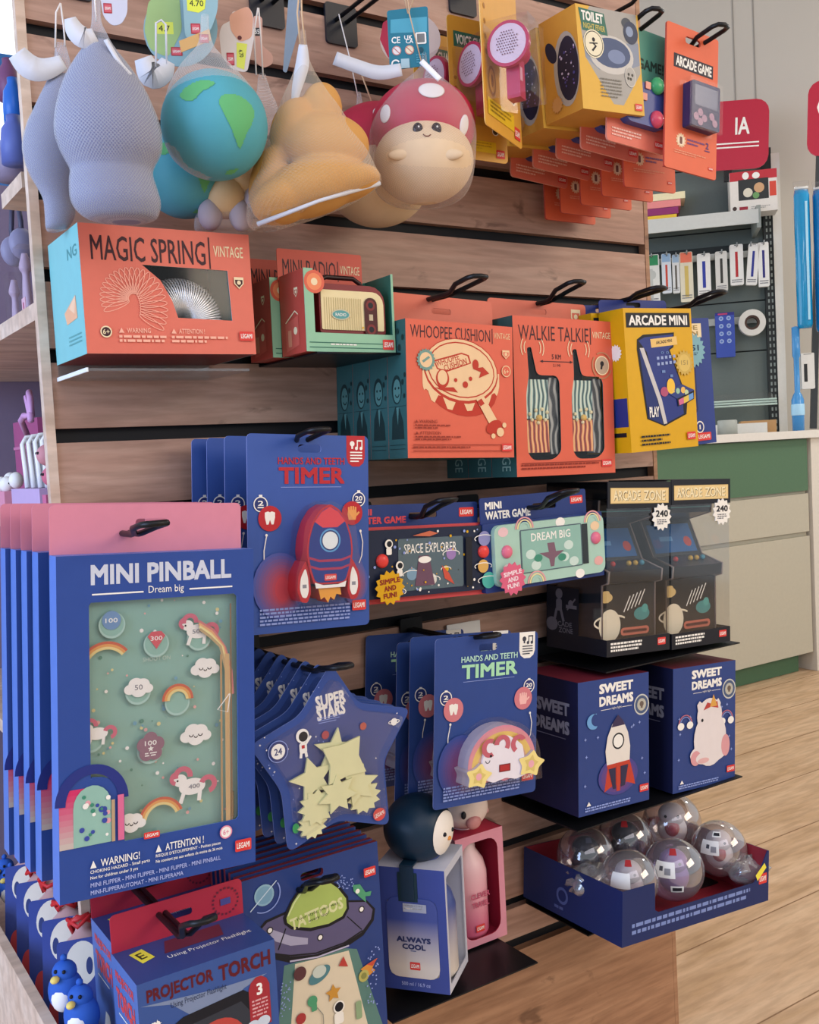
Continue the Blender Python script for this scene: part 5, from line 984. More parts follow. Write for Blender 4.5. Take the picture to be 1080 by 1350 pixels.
def gstar(x, y, r, rot, n, ri, yd):
    q = S5(x, y); r /= 4.32*1270; P = [(q[0]+(r*1.15 if i % 2 == 0 else r*ri)*math.cos(rot+PI*i/n), q[1]+(r if i % 2 == 0 else r*ri)*math.sin(rot+PI*i/n)) for i in range(2*n)]
    g = G(); g.prism(P, -yd-.003, -yd, GLW, M('c4c08c', .45)); g.build('glow_star', t)
for a in ((600, 690, 175, .9, 4, .62, .008), (430, 800, 150, .5, 5, .5, .004), (680, 830, 140, .2, 6, .55, .006), (560, 640, 150, 1.4, 5, .45, .003), (450, 960, 120, .3, 11, .78, .005), (720, 900, 115, .1, 12, .8, .004), (560, 880, 130, .7, 7, .6, .009), (430, 1060, 95, .1, 12, .8, .003)): gstar(*a)
g = G(); ins = [(x*.86, z*.86) for x, z in outl]; g.prism(roundpoly(ins[::-1], .012, 4), -.0135, -.0004, BLISTER, BLISTER, smooth=True); g.build('blister', t)
for i in range(7): dup(t, p0+V((-.0035*i-.003, .0265*(i+1), .001*i)), 'dark blue star-shaped pack, %s behind the front star' % ORD[i])
hook('black hook through the star packs', (430, 888), (455, 879), -.235)

# ================================================================ tattoo books
BL, BR, TL = (334, 1440), (512, 1364), (307, 1166); cvt2 = aff(BL, BR, TL, (240, 1080), 3.6)
TB = M('283f7a', .4)
def a_tat(cv, H):
    Q = lambda *p: [cvt2(*q) for q in p]
    OL = M('12141c', .4); LAV = M('5c5678', .4); LG = M('a8bc62', .4)
    cv.poly(Q((455, 690), (740, 590), (800, 590), (960, 1000), (980, 1200), (420, 1300)), M('5a8078')); cv.poly(Q((505, 680), (760, 600), (880, 1000), (900, 1200), (490, 1300)), M('dccfb4'))
    cv.poly(Q((322, 540), (360, 480), (450, 430), (560, 400), (740, 350), (840, 340), (885, 380), (880, 440), (830, 520), (740, 590), (600, 650), (480, 675), (400, 660), (340, 600)), OL)
    cv.poly(Q((332, 538), (370, 488), (455, 440), (740, 360), (835, 350), (872, 385), (865, 435), (820, 505), (730, 570), (600, 628), (480, 645), (405, 632), (350, 590)), LAV)
    cv.line(Q((410, 635), (480, 640), (600, 622), (735, 563), (825, 495)), 1.2, OL); cv.line(Q((480, 668), (610, 640), (760, 575)), 1.2, M('b8b4cc'))
    cv.poly(Q((385, 545), (395, 520), (430, 530), (480, 545), (560, 550), (560, 580), (480, 592), (410, 575)), M('a8a4bc')); cv.line(Q((455, 510), (425, 615)), .9, OL); cv.line(Q((745, 430), (820, 490)), .7, OL)
    for px in ((618, 543), (815, 388), (383, 524)): a = cvt2(*px); cv.circ(*a, 2.2, OL); cv.circ(*a, 1.5, PALE)
    cv.poly(Q((440, 460), (470, 380), (520, 290), (570, 252), (640, 250), (700, 280), (745, 330), (752, 390), (730, 440), (660, 485), (570, 515), (480, 512), (448, 490)), OL)
    cv.poly(Q((455, 460), (480, 385), (528, 300), (575, 265), (640, 262), (692, 292), (735, 340), (740, 388), (720, 430), (655, 472), (570, 498), (485, 498), (460, 482)), LG); cv.line(Q((462, 450), (490, 380), (535, 305)), 1, M('d4dca0'))
    a, b = cvt2(470, 455), cvt2(725, 405); cv.text('TATTOOS', a[0], (a[1]+b[1])/2-5, b[0], (a[1]+b[1])/2+4, M('d8d8a0'), .035, rot=-.1); a = cvt2(500, 475); cv.text('Your style, your way,', a[0], a[1]-4, a[0]+32, a[1]-1, M('2c3a20'), .0, rot=-.08); cv.text('every day!', a[0]+9, a[1]+.5, a[0]+24, a[1]+3.5, M('2c3a20'), .0, rot=-.08)
    a = cvt2(350, 358); cv.circ(*a, 6.8, M('8fb4c0')); cv.circ(*a, 5.6, M('7aa2b4')); cv.line([(a[0]-10, a[1]+9), (a[0]+9, a[1]-8)], .7, M('c8d8e0')); cv.arc(a[0], a[1], 11, -30, 120, .8, SKY)
    GA = M('4f9a70'); cv.poly(Q((765, 270), (800, 262), (830, 300), (860, 290), (855, 315), (830, 320), (835, 350), (800, 325), (770, 300)), GA); a = cvt2(790, 298); cv.circ(*a, 1.6, PALE)
    cv.poly(Q((820, 690), (850, 665), (900, 630), (880, 680), (895, 690), (865, 720)), M('d8903c')); cv.poly(Q((850, 665), (905, 628), (880, 670)), M('c8503c')); a = cvt2(838, 722); cv.circ(*a, 4, M('b8b060')); cv.circ(*a, 2.2, M('8a8a4a'))
    a = cvt2(620, 725); cv.circ(*a, 8.5, M('4f8088'), 4.5, a=-.4); cv.circ(a[0], a[1]-2.5, 5, M('c8d0c4'), 4); a = cvt2(690, 812); cv.star(*a, 6, 3, 5, M('c89038')); a = cvt2(540, 942); cv.circ(*a, 3.6, M('a83838')); a = cvt2(735, 660); cv.poly([(a[0], a[1]-5), (a[0]+3, a[1]+4), (a[0]-4, a[1]+1)], M('b84038'))
    a = cvt2(720, 880); cv.circ(*a, 4.2, PALE); cv.circ(*a, 3.2, INK); cv.rect(a[0]-4, a[1]+4, 7, 9, PALE, 2); cv.line([(a[0]-3, a[1]+12), (a[0]-6, a[1]+17)], 2.4, PALE); a = cvt2(590, 855); cv.circ(*a, 3.6, GA); cv.rect(a[0]-1, a[1]+2, 4, 6, GA, 1); cv.line([(a[0]+3, a[1]+6), (a[0]+7, a[1]+13), (a[0]+7, a[1]+24)], .6, M('8a8a80')); a = cvt2(815, 875); cv.rect(a[0]-2, a[1]-4, 4.5, 14, M('8fa880'), 1.5); a = cvt2(526, 722); cv.circ(*a, 4.5, M('5a3438'))
    rd = random.Random(8)
    for i in range(30): q = cvt2(rd.uniform(680, 760), rd.uniform(225, 285)); cv.circ(*q, .5, SKY, n=6); q = cvt2(rd.uniform(850, 905), rd.uniform(560, 860)); cv.circ(*q, .6, SKY, n=6); q = cvt2(rd.uniform(440, 480), rd.uniform(760, 930)); cv.circ(*q, .5, SKY, n=6)
    a = cvt2(805, 178); logo(cv, a[0], a[1], 9, 7)
BKR = M('7a2a32', .5)
t, w, h, k, ky = card('tattoo_book', 'blue tattoo booklet with a purple flying saucer, front one', 'book', BL, BR, TL, -.185, .006, TB, a_tat, .001, 'tattoo booklets', BKR, hole=True, part='cover', back=BKR)
for i in range(7): dup(t, t.location+V((-.001*i, .0125*(i+1), .002*i)), 'tattoo booklet with a reddish page edge, %s behind the saucer cover' % ORD[i])
hook('black hook through the tattoo booklets', (398, 1172), (436, 1160), -.187, .0034)

# ================================================================ projector torch boxes
BL, BR, TL = (194, 1500), (373, 1424), (172, 1302); c2 = aff(BL, BR, TL, (0, 1080), 3.6); c3 = aff(BL, BR, TL, (240, 1080), 3.6)
TR_ = M('385490', .42); TRS = M('5672b0', .42); HDR = M('b02c41', .45); LGT = M('7f90b8', .45)
def a_tor(cv, H):
    cv.poly([c2(*q) for q in ((640, 900), (1000, 790))]+[c3(370, 700), c3(260, 780), c3(200, 850)]+[c2(880, 930), c2(780, 880)], M('7a88a4'))
    cv.text('PROJECTOR', 6, 6, 53, 18, M('5c1420'), .035); cv.text('TORCH', 57, 6, 96, 18, M('5c1420'), .035); cv.text('Using Projector Flashlight', 22, 20.5, 62, 26, M('2a3450'), .0)
    cv.poly([(18, 40), (30, 34), (74, 30), (86, 40), (86, 90), (18, 90)], INK); cv.poly([(32, 42), (72, 38), (80, 50), (80, 90), (24, 90), (24, 54)], M('30343c')); cv.circ(54, 64, 20, M('b8443c'), 18); cv.circ(54, 64, 12, M('d8705c'), 10)
    cv.poly([(78, 62), (78, 32), (80, 27), (84, 24), (88, 24), (92, 27), (94, 32), (94, 62)], M('a02c34')); cv.text('3', 84, 29, 88.5, 38, PALE, .03); cv.lines(80, 41, 12, 14, 5, M('d8a0a0'), .45); cv.circ(80, 60, 5, M('c8d0d8'), 4); cv.circ(88, 59, 5, M('c8d0d8'), 4); cv.star(12, 32, 3, 1, 4, PALE); cv.text('m', 8, 30, 14, 38, PALE, .02)
    cv.lines(10, 95, 50, 10, 3, SKY)
def s_tor(cv, H):
    cv.text('PROJECTOR', 14, 15, 86, 30, M('d04a4c'), .04); cv.text('TORCH', 14, 36, 86, 62, M('d04a4c'), .05); cv.rect(20, 68, 50, 2, PALE); cv.poly([(20, 170), (45, 110), (60, 110), (90, 170), (74, 170), (52, 128), (36, 170)], PALE)
def t_tor(cv, H): cv.poly([(36, 8), (78, 8), (74, 26), (30, 26)], M('6a2c3c')); cv.text('Using Projector Flashlight', 30, 30, 92, 36, PALE, .0); cv.poly([(9, 12), (19, 9), (23, 26), (13, 30)], YELP); cv.text('E', 13, 14, 18, 24, M('3a3a20'), .02, rot=-.2)
def h_tor(cv, H):
    for i in range(20): a = 2*PI*i/20; cv.rect(86+10*math.cos(a)-.6, 50*H/100*0+H*.5+H*.36*math.sin(a)-.6, 1.6, 1.6, M('6a2438'))
    cv.rect(82, H*.42, 8, H*.18, M('4a4a8a'))
TD = atX(139, 1263, at(172, 1302, -.275).x).y+.275
t, w, h, ky = carton('projector_torch_box', 'blue projector torch box with a red hanging tab, nearest at the bottom edge', 'toy box', BL, BR, TL, -.275, TD, TR_, TRS, a_tor, s_tor, t_tor, 'projector torch boxes', top=M('34467e', .45), header=(.043, HDR, h_tor, TD-.004))
dup(t, t.location+V((.004, TD+.003, .006)), 'blue projector torch box behind the nearest one, red tab under the pinball box')
hook('black wire hook through the red tab of the front torch box', (212, 1203), (272, 1214), -.275+TD, .0034)

# ================================================================ bottles in gift boxes
def bottle(name, label, loc, rz, w, d, h, boxm, rim, bm, hole_front, capm, art, bart=None):
    t = thing('bottle_gift_box', label, 'gift box', loc, (0, 0, rz), 'bottles in gift boxes'); wt = .0016; g = G()
    O = rrect(-w/2, 0, w/2, h)
    if hole_front:
        g.prism(O, 0, wt, boxm, rim, rim, [rrect(-w*.38, h*.06, w*.38, h*.93, .018)])
    else: g.prism(O, 0, wt, boxm, rim, rim, [roundpoly([(-w*.36, h*.12), (w*.36, h*.12), (w*.36, h*.74), (w*.1, h*.74), (w*.1, h*.96), (-w*.1, h*.96), (-w*.1, h*.74), (-w*.36, h*.74)], .006, 3)])
    g.box((-w/2, wt, 0), (-w/2+wt, d, h), rim, {'left': boxm}); g.box((-w/2, d-wt, 0), (w/2, d, h), rim, {'back': boxm}); g.box((-w/2+wt, wt, 0), (w/2, d-wt, wt), rim)
    R = [( -w/2+wt, h), (w/2, h)]
    g.prism([(-w/2+wt, wt), (w/2, wt), (w/2, d-wt), (-w/2+wt, d-wt)], h-wt, h, rim, rim, holes=[[(w*.2*math.cos(2*PI*i/20), d/2+w*.2*math.sin(2*PI*i/20)) for i in range(20)]], axis='z')
    if not hole_front: # side opened as a framed window
        g.prism([(wt, wt), (d-wt, wt), (d-wt, h-wt), (wt, h-wt)], w/2-wt, w/2, rim, rim, holes=[rrect(.007, .01, d-.006, h-.012, .004)], axis='x')
    else: g.box((w/2-wt, wt, 0), (w/2, d, h), rim, {'right': boxm})
    art(g, w, h); g.build('gift_box', t)
    g = G(); r = w*(.36 if hole_front else .385); g.lathe([(.001, .004), (r*.9, .004), (r, .012), (r, h*.6), (r*.86, h*.7), (r*.5, h*.8), (r*.5, h+.004), (.001, h+.004)], bm, 28, (0 if hole_front else w*.1, d/2, 0))
    if bart: bart(g, r)
    o = g.build('bottle', t); return t, o, r
def grad(name, a, b, z0, z1):
    m = D.materials.new(name); m.use_nodes = True; nt = m.node_tree; bs = nt.nodes['Principled BSDF']; tc = nt.nodes.new('ShaderNodeTexCoord'); sp = nt.nodes.new('ShaderNodeSeparateXYZ'); mr = nt.nodes.new('ShaderNodeMapRange'); mr.inputs[1].default_value = z0; mr.inputs[2].default_value = z1; r = nt.nodes.new('ShaderNodeValToRGB')
    r.color_ramp.elements[0].color = lin(a); r.color_ramp.elements[1].color = lin(b); nt.links.new(tc.outputs['Object'], sp.inputs[0]); nt.links.new(sp.outputs[2], mr.inputs[0]); nt.links.new(mr.outputs[0], r.inputs[0]); nt.links.new(r.outputs[0], bs.inputs['Base Color']); bs.inputs['Roughness'].default_value = .35; return m
fc = at(549, 1306, -.19); rz = -.93; u = V((math.cos(rz), math.sin(rz), 0))
zf = atZ(594, 1312, .262); YB = -.205
p1 = at(594, 1312, YB); u = V((.6, -.8, 0)); 
# left foot of the front face lies on the same level
w0 = ray(504, 1301); q1 = CAM+w0*((p1.z-CAM.z)/w0.z); fw_ = (p1-q1); rz = math.atan2(fw_.y, fw_.x); wb = fw_.length; hb = (atX(589.7, 1148.5, p1.x)-p1).z*.985
w0 = ray(624, 1268); q2 = CAM+w0*((p1.z-CAM.z)/w0.z); db = (q2-p1).length
mid = (p1+q1)/2; GB = M('3a4a90', .42); RIMB = M('c4c6d2', .5)
def art1(g, w, h):
    cv = Cv(g, (-w/2, 0, h), (1, 0, 0), (0, 0, -1), w); H = 100*h/w
    cv.rect(38, H*.27, 34, H*.09, M('a8aebe')); cv.lines(40, H*.285, 26, H*.05, 2, PALE); cv.text('500 ml / 16.9 oz', 30, H*.93, 72, H*.96, SFT, .01)
bt, bo_, r = bottle('b', 'navy gift box with a blue and cream bottle and round dark penguin cap', mid, rz, wb, db, hb, GB, RIMB, grad('blue_to_cream_bottle', 'd8cfc4', '3f4f8c', hb*.1, hb*.62), True if False else False, None, art1)
g = G(); FC = grad('print_blue_to_cream', 'd8cec2', '3a4c92', hb*.2, hb*.58)
g.prism(rrect(-wb*.37, hb*.11, wb*.37, hb*.76, .014), -.0012, -.0003, FC, FC); g.prism(rrect(-wb*.18, hb*.73, wb*.1, hb*.965), -.0016, -.0003, M('16323c', .45)); cv = Cv(g, (-wb/2, -.0012, hb), (1, 0, 0), (0, 0, -1), wb); H = 100*hb/wb
cv.text('ALWAYS', 26, H*.555, 76, H*.60, M('26305c'), .05); cv.text('COOL', 34, H*.613, 68, H*.658, M('26305c'), .05); cv.rect(46, H*.665, 8, 1.4, M('5a6488')); logo(cv, 44, H*.76, 15, 11); cv.rect(38, H*.30-3, 34, 12, M('a8aebe')) ; cv.lines(40, H*.30-1, 28, 8, 2, PALE); g.build('front_print', bt)
CAPN = M('122c40', .4); g = G(); cr = wb*.5; zc = hb+cr*.82; g.ball((0, db/2, zc), (cr, cr, cr*.95), CAPN, 32, 20); cap = g.build('cap', bo_)
g = G(); a = 1.05; fr = Matrix.Rotation(0, 3, 'Z')
for d_, sz, m in (((.96, -.22, -.05), .62, M('ece4d8')),):
    n = V(d_).normalized(); N = 10
    vs = []
    for i in range(N+1):
        for j in range(24): th = .62*i/N; ph = 2*PI*j/24; t1 = n.cross(V((0, 0, 1))).normalized(); t2 = n.cross(t1); e = n*math.cos(th)+(t1*math.cos(ph)+t2*math.sin(ph)*1.1)*math.sin(th); vs.append(V((0, db/2, zc))+V((e.x*cr, e.y*cr, e.z*cr*.95))*1.012)
    g.add(vs, [(i*24+j, i*24+(j+1) % 24, (i+1)*24+(j+1) % 24, (i+1)*24+j) for i in range(N) for j in range(24)], m, True)
    t1 = n.cross(V((0, 0, 1))).normalized(); t2 = n.cross(t1)
    for sx in (-1, 1): e = (n+t1*.22*sx-t2*.05).normalized(); g.ball(V((0, db/2, zc))+e*cr*1.0, .0032, INK, 10, 8)
    e = (n+t2*.12).normalized(); g.ball(V((0, db/2, zc))+e*cr*1.0, (.004, .004, .003), M('e0903c'), 10, 8)
g.build('face', bo_)
g = G(); g.box((-wb*.14, -.0026, hb*.74), (wb*.06, -.0016, hb+.004), CAPN); g.box((-wb*.14, -.0026, hb+.003), (wb*.06, db/2, hb+.005), CAPN); g.build('strap', bo_)
# pink one behind
PR = M('b8304c', .45); PRM = M('d890a0', .5)
p2 = at(670, 1232.5, -.1); p2a = at(608, 1252, -.1); w2 = p2.x-p2a.x; h2 = at(667, 1088, -.1).z-p2.z
def art2(g, w, h): pass
def bart2(g, r):
    cv = Cv(g, (-w2/2, (.039)-w2*.36-.0008, h2), (1, 0, 0), (0, 0, -1), w2); H = 100*h2/w2; cv.text('CLEVER', 32, H*.55, 72, H*.6, M('b8506c'), .03); cv.text('TRAVEL', 34, H*.63, 70, H*.68, M('b8506c'), .03); logo(cv, 40, H*.84, 18, 12)
b2, bo2, r2 = bottle('b', 'crimson open gift box with a pink bottle and animal face cap, behind the navy one', V(((p2.x+p2a.x)/2, -.098, p2.z)), 0, w2, .078, h2, PRM, PR, grad('pink_bottle', 'd86a8a', 'e8c8c8', h2*.1, h2*.8), True, None, art2, bart2)
FCM = M('e6d2c8', .4); g = G(); cr = w2*.44; zc = h2+cr*.8; g.ball((0, (.039), zc), (cr, cr, cr*.85), FCM, 28, 18); g.build('cap', bo2)
g = G()
for sx in (-1, 1): g.ball((sx*cr*.4-.006, (.039)-cr*.84, zc-cr*.02), (.0045, .003, .006), INK, 10, 8)
g.ball((-.006, (.039)-cr*.9, zc-cr*.36), (cr*.34, cr*.2, cr*.27), M('cc8a88', .4), 16, 10); g.ball((cr*.66, (.039)-cr*.55, zc-cr*.2), (cr*.2, .004, cr*.14), M('d8a0a0'), 10, 8); g.build('face', bo2)
plate('black metal shelf plate under the bottle gift boxes', q1.x-.02, at(700, 1266, -.17).x, -.185, min(p1.z, p2.z)-.003)
# ================================================================ squishy toys hanging in nets along the top
class Face:
    """upright plane through a point, turned towards the viewer; pixel silhouettes become (across, up) metres"""
    def __init__(s, x, y, Y):
        s.p = at(x, y, Y); d = s.p-CAM; d.z = 0; s.d = d.normalized(); s.ex = V((s.d.y, -s.d.x, 0)); s.rz = math.atan2(s.ex.y, s.ex.x)
    def __call__(s, x, y):
        w = ray(x, y); q = CAM+w*((s.p-CAM).dot(s.d)/w.dot(s.d)); return (q-s.p).dot(s.ex), q.z-s.p.z
    def hit(s, x, y, c, r):
        """local point where the pixel's ray meets an ellipsoid"""
        w = ray(x, y); o = CAM-s.p; L = lambda v: V((v.dot(s.ex), v.dot(s.d), v.z)); o = L(o)-V(c); d = L(w); r = (r, r, r) if not isinstance(r, tuple) else r
        o2 = V([o[i]/r[i] for i in range(3)]); d2 = V([d[i]/r[i] for i in range(3)]); A = d2.dot(d2); B = o2.dot(d2); q = B*B-A*(o2.dot(o2)-1)
        if q < 0: q = 0
        t = (-B-math.sqrt(q))/A; return V(c)+o+d*t
    def k(s): a = s(540, 400); b = s(640, 400); return (b[0]-a[0])/100
    def rows(s, tab, dep=.8, dy=0, mind=.004):
        R = []
        for y, l, r in tab:
            a = s(l, y); b = s(r, y); hw = (b[0]-a[0])/2; R.append(((a[1]+b[1])/2, (a[0]+b[0])/2, dy, hw, max(mind, hw*dep)))
        return smooth_rows(R)
def smooth_rows(R, n=4):
    out = []
    for i in range(len(R)-1):
        p0, p1, p2, p3 = R[max(i-1, 0)], R[i], R[i+1], R[min(i+2, len(R)-1)]
        for j in range(n):
            t = j/n; out.append(tuple(.5*((2*p1[k])+(-p0[k]+p2[k])*t+(2*p0[k]-5*p1[k]+4*p2[k]-p3[k])*t*t+(-p0[k]+3*p1[k]-3*p2[k]+p3[k])*t**3) for k in range(5)))
    out.append(R[-1]); return out
def netuv(co): return (math.atan2(co.y, co.x)*.045, co.z)
NETG = netmat('grey_toy_net', 'c8ccd6', .02, .42, 1600); NETW = netmat('white_toy_net', 'dcdad8', .05, .24, 1900); NETC = netmat('golden_toy_net', 'e4d8c4', .03, .16, 1700); NETR = netmat('mushroom_net', 'd8ccc8', .0, .12, 2100)
GREY = M('787b96', .75); RIB = M('d2d2d6', .6); CORD = M('e4dcd4', .6); TAN = M('d0b08c', .6)
def ribbon(g, pts, wd, m, th=.0012):
    """flat band of the tied net end through points (x, y, z), wd wide in z"""
    if not isinstance(wd, (list, tuple)): wd = [wd]*len(pts)
    sm = smooth_rows([tuple(p)+(q, 0) for p, q in zip(pts, wd)], 5); pts = [r[:3] for r in sm]; wd = [r[3] for r in sm]
    n = len(pts); vs = []
    for i, (x, y, z) in enumerate(pts):
        a = V(pts[max(i-1, 0)]); b = V(pts[min(i+1, n-1)]); t = (b-a).normalized(); nn = V((-t.z, 0, t.x))*(wd[i]/2 if isinstance(wd, (list, tuple)) else wd/2)
        p = V((x, y, z)); vs += [p+nn, p-nn, p-nn+V((0, th, 0)), p+nn+V((0, th, 0))]
    fs = [(0, 1, 2, 3), (4*n-4, 4*n-1, 4*n-2, 4*n-3)]
    for i in range(n-1):
        for k in range(4): a = i*4; fs.append((a+k, a+4+k, a+4+(k+1) % 4, a+(k+1) % 4))
    g.add(vs, fs, m, True)
def cords(g, F, pts, r=.0011, m=None, y=-.003): g.tube([(F(*q)[0], y, F(*q)[1]) for q in pts], r, m or CORD, 6)
GR = 'squishy toys in nets'
# --- grey hippos
def hippo(F, tab, label):
    t = thing('squishy_toy', label, 'squishy toy', F.p, (0, 0, F.rz), GR)
    R = F.rows(tab, .78); g = G(); g.slices([(z, x, y, a*.965, b*.965) for z, x, y, a, b in R if a > .012], GREY, 36); b = g.build('body', t)
    g = G(); g.slices(R, NETG, 40, True, False); g.build('net', t, uvf=netuv); return t
F = Face(145, 190, -.21)
t = hippo(F, [(293, 148, 186), (289, 118, 205), (278, 101, 211), (265, 93, 212), (250, 91, 208), (235, 91, 203), (225, 92, 202), (215, 87, 206), (200, 79, 213), (180, 72, 214), (160, 71, 210), (140, 74, 202), (120, 79, 193), (100, 87, 181), (80, 98, 166), (60, 111, 150), (42, 118, 140), (24, 121, 133), (-12, 121, 133)], 'grey hippo-shaped squishy in a net, front one at the upper left')
g = G(); ribbon(g, [(F(*q)[0], -.012, F(*q)[1]) for q in ((93, 30), (100, 46), (112, 56), (126, 52))], [.012, .02, .022, .014], RIB); cords(g, F, [(127, 30), (124, -20)]); g.build('tied_end', t)
g = G(); ribbon(g, [(F(*q)[0], -.02, F(*q)[1]) for q in ((140, 62), (158, 92), (172, 108))], .005, RIB); g.build('net_seam', t)
F = Face(75, 190, -.1)
t = hippo(F, [(306, 63, 76), (300, 60, 90), (285, 59, 99), (265, 57, 100), (250, 50, 104), (230, 38, 112), (210, 31, 118), (190, 29, 121), (165, 35, 117), (150, 42, 112), (130, 51, 106), (105, 63, 98), (85, 70, 94), (60, 73, 87), (58, 74, 86)], 'grey hippo-shaped squishy in a net, behind the front one at the left edge')
g = G(); ribbon(g, [(F(*q)[0], -.014, F(*q)[1]) for q in ((23, 76), (40, 94), (60, 97), (84, 88))], [.022, .028, .024, .016], RIB); cords(g, F, [(73, 64), (74, 18), (80, 6)]); cords(g, F, [(86, 62), (84, 36), (80, 6)]); g.build('tied_end', t)
# --- globes
SEA = M('50a2b0', .55); LAND = M('5fb070', .6)
def pip(x, y, P):
    r = False
    for a in range(len(P)):
        (x1, y1), (x2, y2) = P[a-1], P[a]
        if (y1 > y) != (y2 > y) and x < (x2-x1)*(y-y1)/(y2-y1)+x1: r = not r
    return r
def globe(F, cx, cy, rp, label, net=None):
    t = thing('squishy_toy', label, 'squishy toy', F.p, (0, 0, F.rz), GR); c = F(cx, cy); r = rp*F.k(); g = G(); g.ball((c[0], 0, c[1]), r, SEA, 40, 26); b = g.build('globe', t)
    g = G(); conts = [[(292, 124), (313, 123), (327, 132), (338, 146), (333, 164), (325, 178), (317, 200), (311, 184), (305, 168), (294, 146), (288, 134)], [(234, 126), (244, 114), (258, 106), (272, 104), (286, 108), (274, 116), (264, 120), (258, 130), (246, 134)], [(300, 226), (318, 222), (308, 231), (296, 232)]]
    for P in conts:
        P = roundpoly([((x-283)/66*rp+cx, (y-166)/66*rp+cy) for x, y in P], 8, 3); xs = [q[0] for q in P]; ys = [q[1] for q in P]; st = 1.6
        y = min(ys)
        while y < max(ys):
            x = min(xs)
            while x < max(xs):
                if pip(x+st/2, y+st/2, P):
                    vs = []
                    for dx, dy in ((0, 0), (st, 0), (st, st), (0, st)):
                        vs.append(F.hit(x+dx, y+dy, (c[0], 0, c[1]), r*1.006))
                    if vs: g.add(vs, [(0, 1, 2, 3)], LAND, True)
                x += st
            y += st
    g.build('continents', b)
    if net: g = G(); g.slices(F.rows(net, .95), NETW, 36, True, False); g.build('net', t, uvf=netuv)
    return t
F = Face(283, 166, -.19)
t = globe(F, 283, 166, 65, 'blue and green earth-shaped squishy ball in a net, front one', [(236, 275, 291), (231, 258, 308), (220, 240, 327), (205, 225, 340), (185, 216, 350), (160, 213, 351), (135, 217, 344), (112, 224, 328), (90, 236, 308), (75, 248, 294), (60, 260, 282), (40, 264, 276), (20, 265, 275)])
g = G(); ribbon(g, [(F(*q)[0], -.004, F(*q)[1]) for q in ((189, 78), (200, 100), (214, 96), (222, 82))], [.02, .03, .026, .016], RIB); cords(g, F, [(206, 90), (206, 32), (213, 28), (219, 34), (220, 86)], .0013, RIB); g.build('tied_end', t)
F = Face(243, 230, -.085); globe(F, 243, 230, 52, 'blue earth-shaped squishy ball hanging behind the front globe')
# --- pale animal squishy between globe and croissant
F = Face(305, 255, -.11); t = thing('squishy_toy', 'cream and grey animal squishy in a net between the globe and the croissant', 'squishy toy', F.p, (0, 0, F.rz), GR); k_ = F.k()
CRS = M('d8b88a', .7); g = G()
for x, y, r, dy, m in ((318, 240, 30, 0, CRS), (298, 262, 27, -.01, CRS), (338, 205, 26, .005, M('c8b4a0', .7))): c = F(x, y); g.ball((c[0], dy, c[1]), r*k_, m, 24, 16)
b = g.build('body', t)
for x, y in ((278, 287), (318, 288), (336, 270)): g = G(); c = F(x, y); g.ball((c[0], -.018, c[1]), (15*k_, 14*k_, 20*k_), M('b4a8b0', .7), 18, 12); g.build('foot', t)
g = G(); g.slices(F.rows([(306, 262, 330), (300, 256, 343), (280, 258, 350), (250, 266, 358), (220, 282, 362), (190, 300, 366), (160, 320, 368), (140, 332, 366), (122, 338, 358), (105, 340, 352), (98, 341, 350)], .6), NETW, 30, True, False); cords(g, F, [(338, 100), (335, 45), (340, 12)]); cords(g, F, [(347, 104), (344, 50), (341, 12)]); g.build('net', t, uvf=netuv)
# --- croissant
F = Face(415, 215, -.2); t = thing('squishy_toy', 'large golden croissant squishy in a net with a tied top', 'squishy toy', F.p, (0, 0, F.rz), GR); k_ = F.k(); CRO = M('cc9650', .65); g = G()
def lobe(x, y, rx, ry, rd, dy, rot): c = F(x, y); g.ball((c[0], dy, c[1]), (rx*k_, rd*k_, ry*k_), CRO, 32, 20, Matrix.Rotation(rot, 3, 'Y'))
lobe(424, 142, 27, 34, 26, .006, .1); lobe(386, 168, 27, 40, 34, .002, .5); lobe(428, 190, 58, 38, 42, -.002, .1); lobe(412, 250, 68, 36, 46, -.010, -.26); lobe(374, 268, 42, 29, 42, -.012, -.26); lobe(450, 245, 52, 24, 36, -.008, -.2); lobe(354, 240, 24, 46, 32, 0, .3)
o = g.build('croissant', t); md = o.modifiers.new('merge', 'REMESH'); md.mode = 'VOXEL'; md.voxel_size = .0022; md.use_smooth_shade = True; md = o.modifiers.new('soften', 'SMOOTH'); md.factor = .7; md.iterations = 14
g = G(); g.slices(F.rows([(303, 336, 366), (297, 328, 384), (285, 325, 420), (268, 326, 462), (250, 330, 494), (240, 334, 503), (228, 340, 497), (205, 347, 486), (180, 354, 470), (150, 364, 452), (125, 374, 435), (100, 385, 418), (78, 391, 408), (60, 394, 405), (40, 395, 403)], 1.06), NETC, 36, True, False); g.build('net', t, uvf=netuv)
g = G(); ribbon(g, [(F(*q)[0], -.012, F(*q)[1]) for q in ((400, 64), (399, 90), (392, 120), (388, 142))], [.010, .016, .012, .006], RIB); cords(g, F, [(396, 62), (392, 18), (396, -20)], .0012, TAN); cords(g, F, [(402, 62), (398, 20), (397, -20)], .0012, TAN); g.build('tied_end', t)
g = G(); a, b = F(342, 301), F(500, 244); g.tube([(a[0], -.03, a[1]-.002), (a[0]*.5+b[0]*.5, -.052, a[1]*.5+b[1]*.5-.006), (b[0], -.012, b[1]-.001)], [.003, .0022, .003], RIB, 6); g.build('net_hem', t)
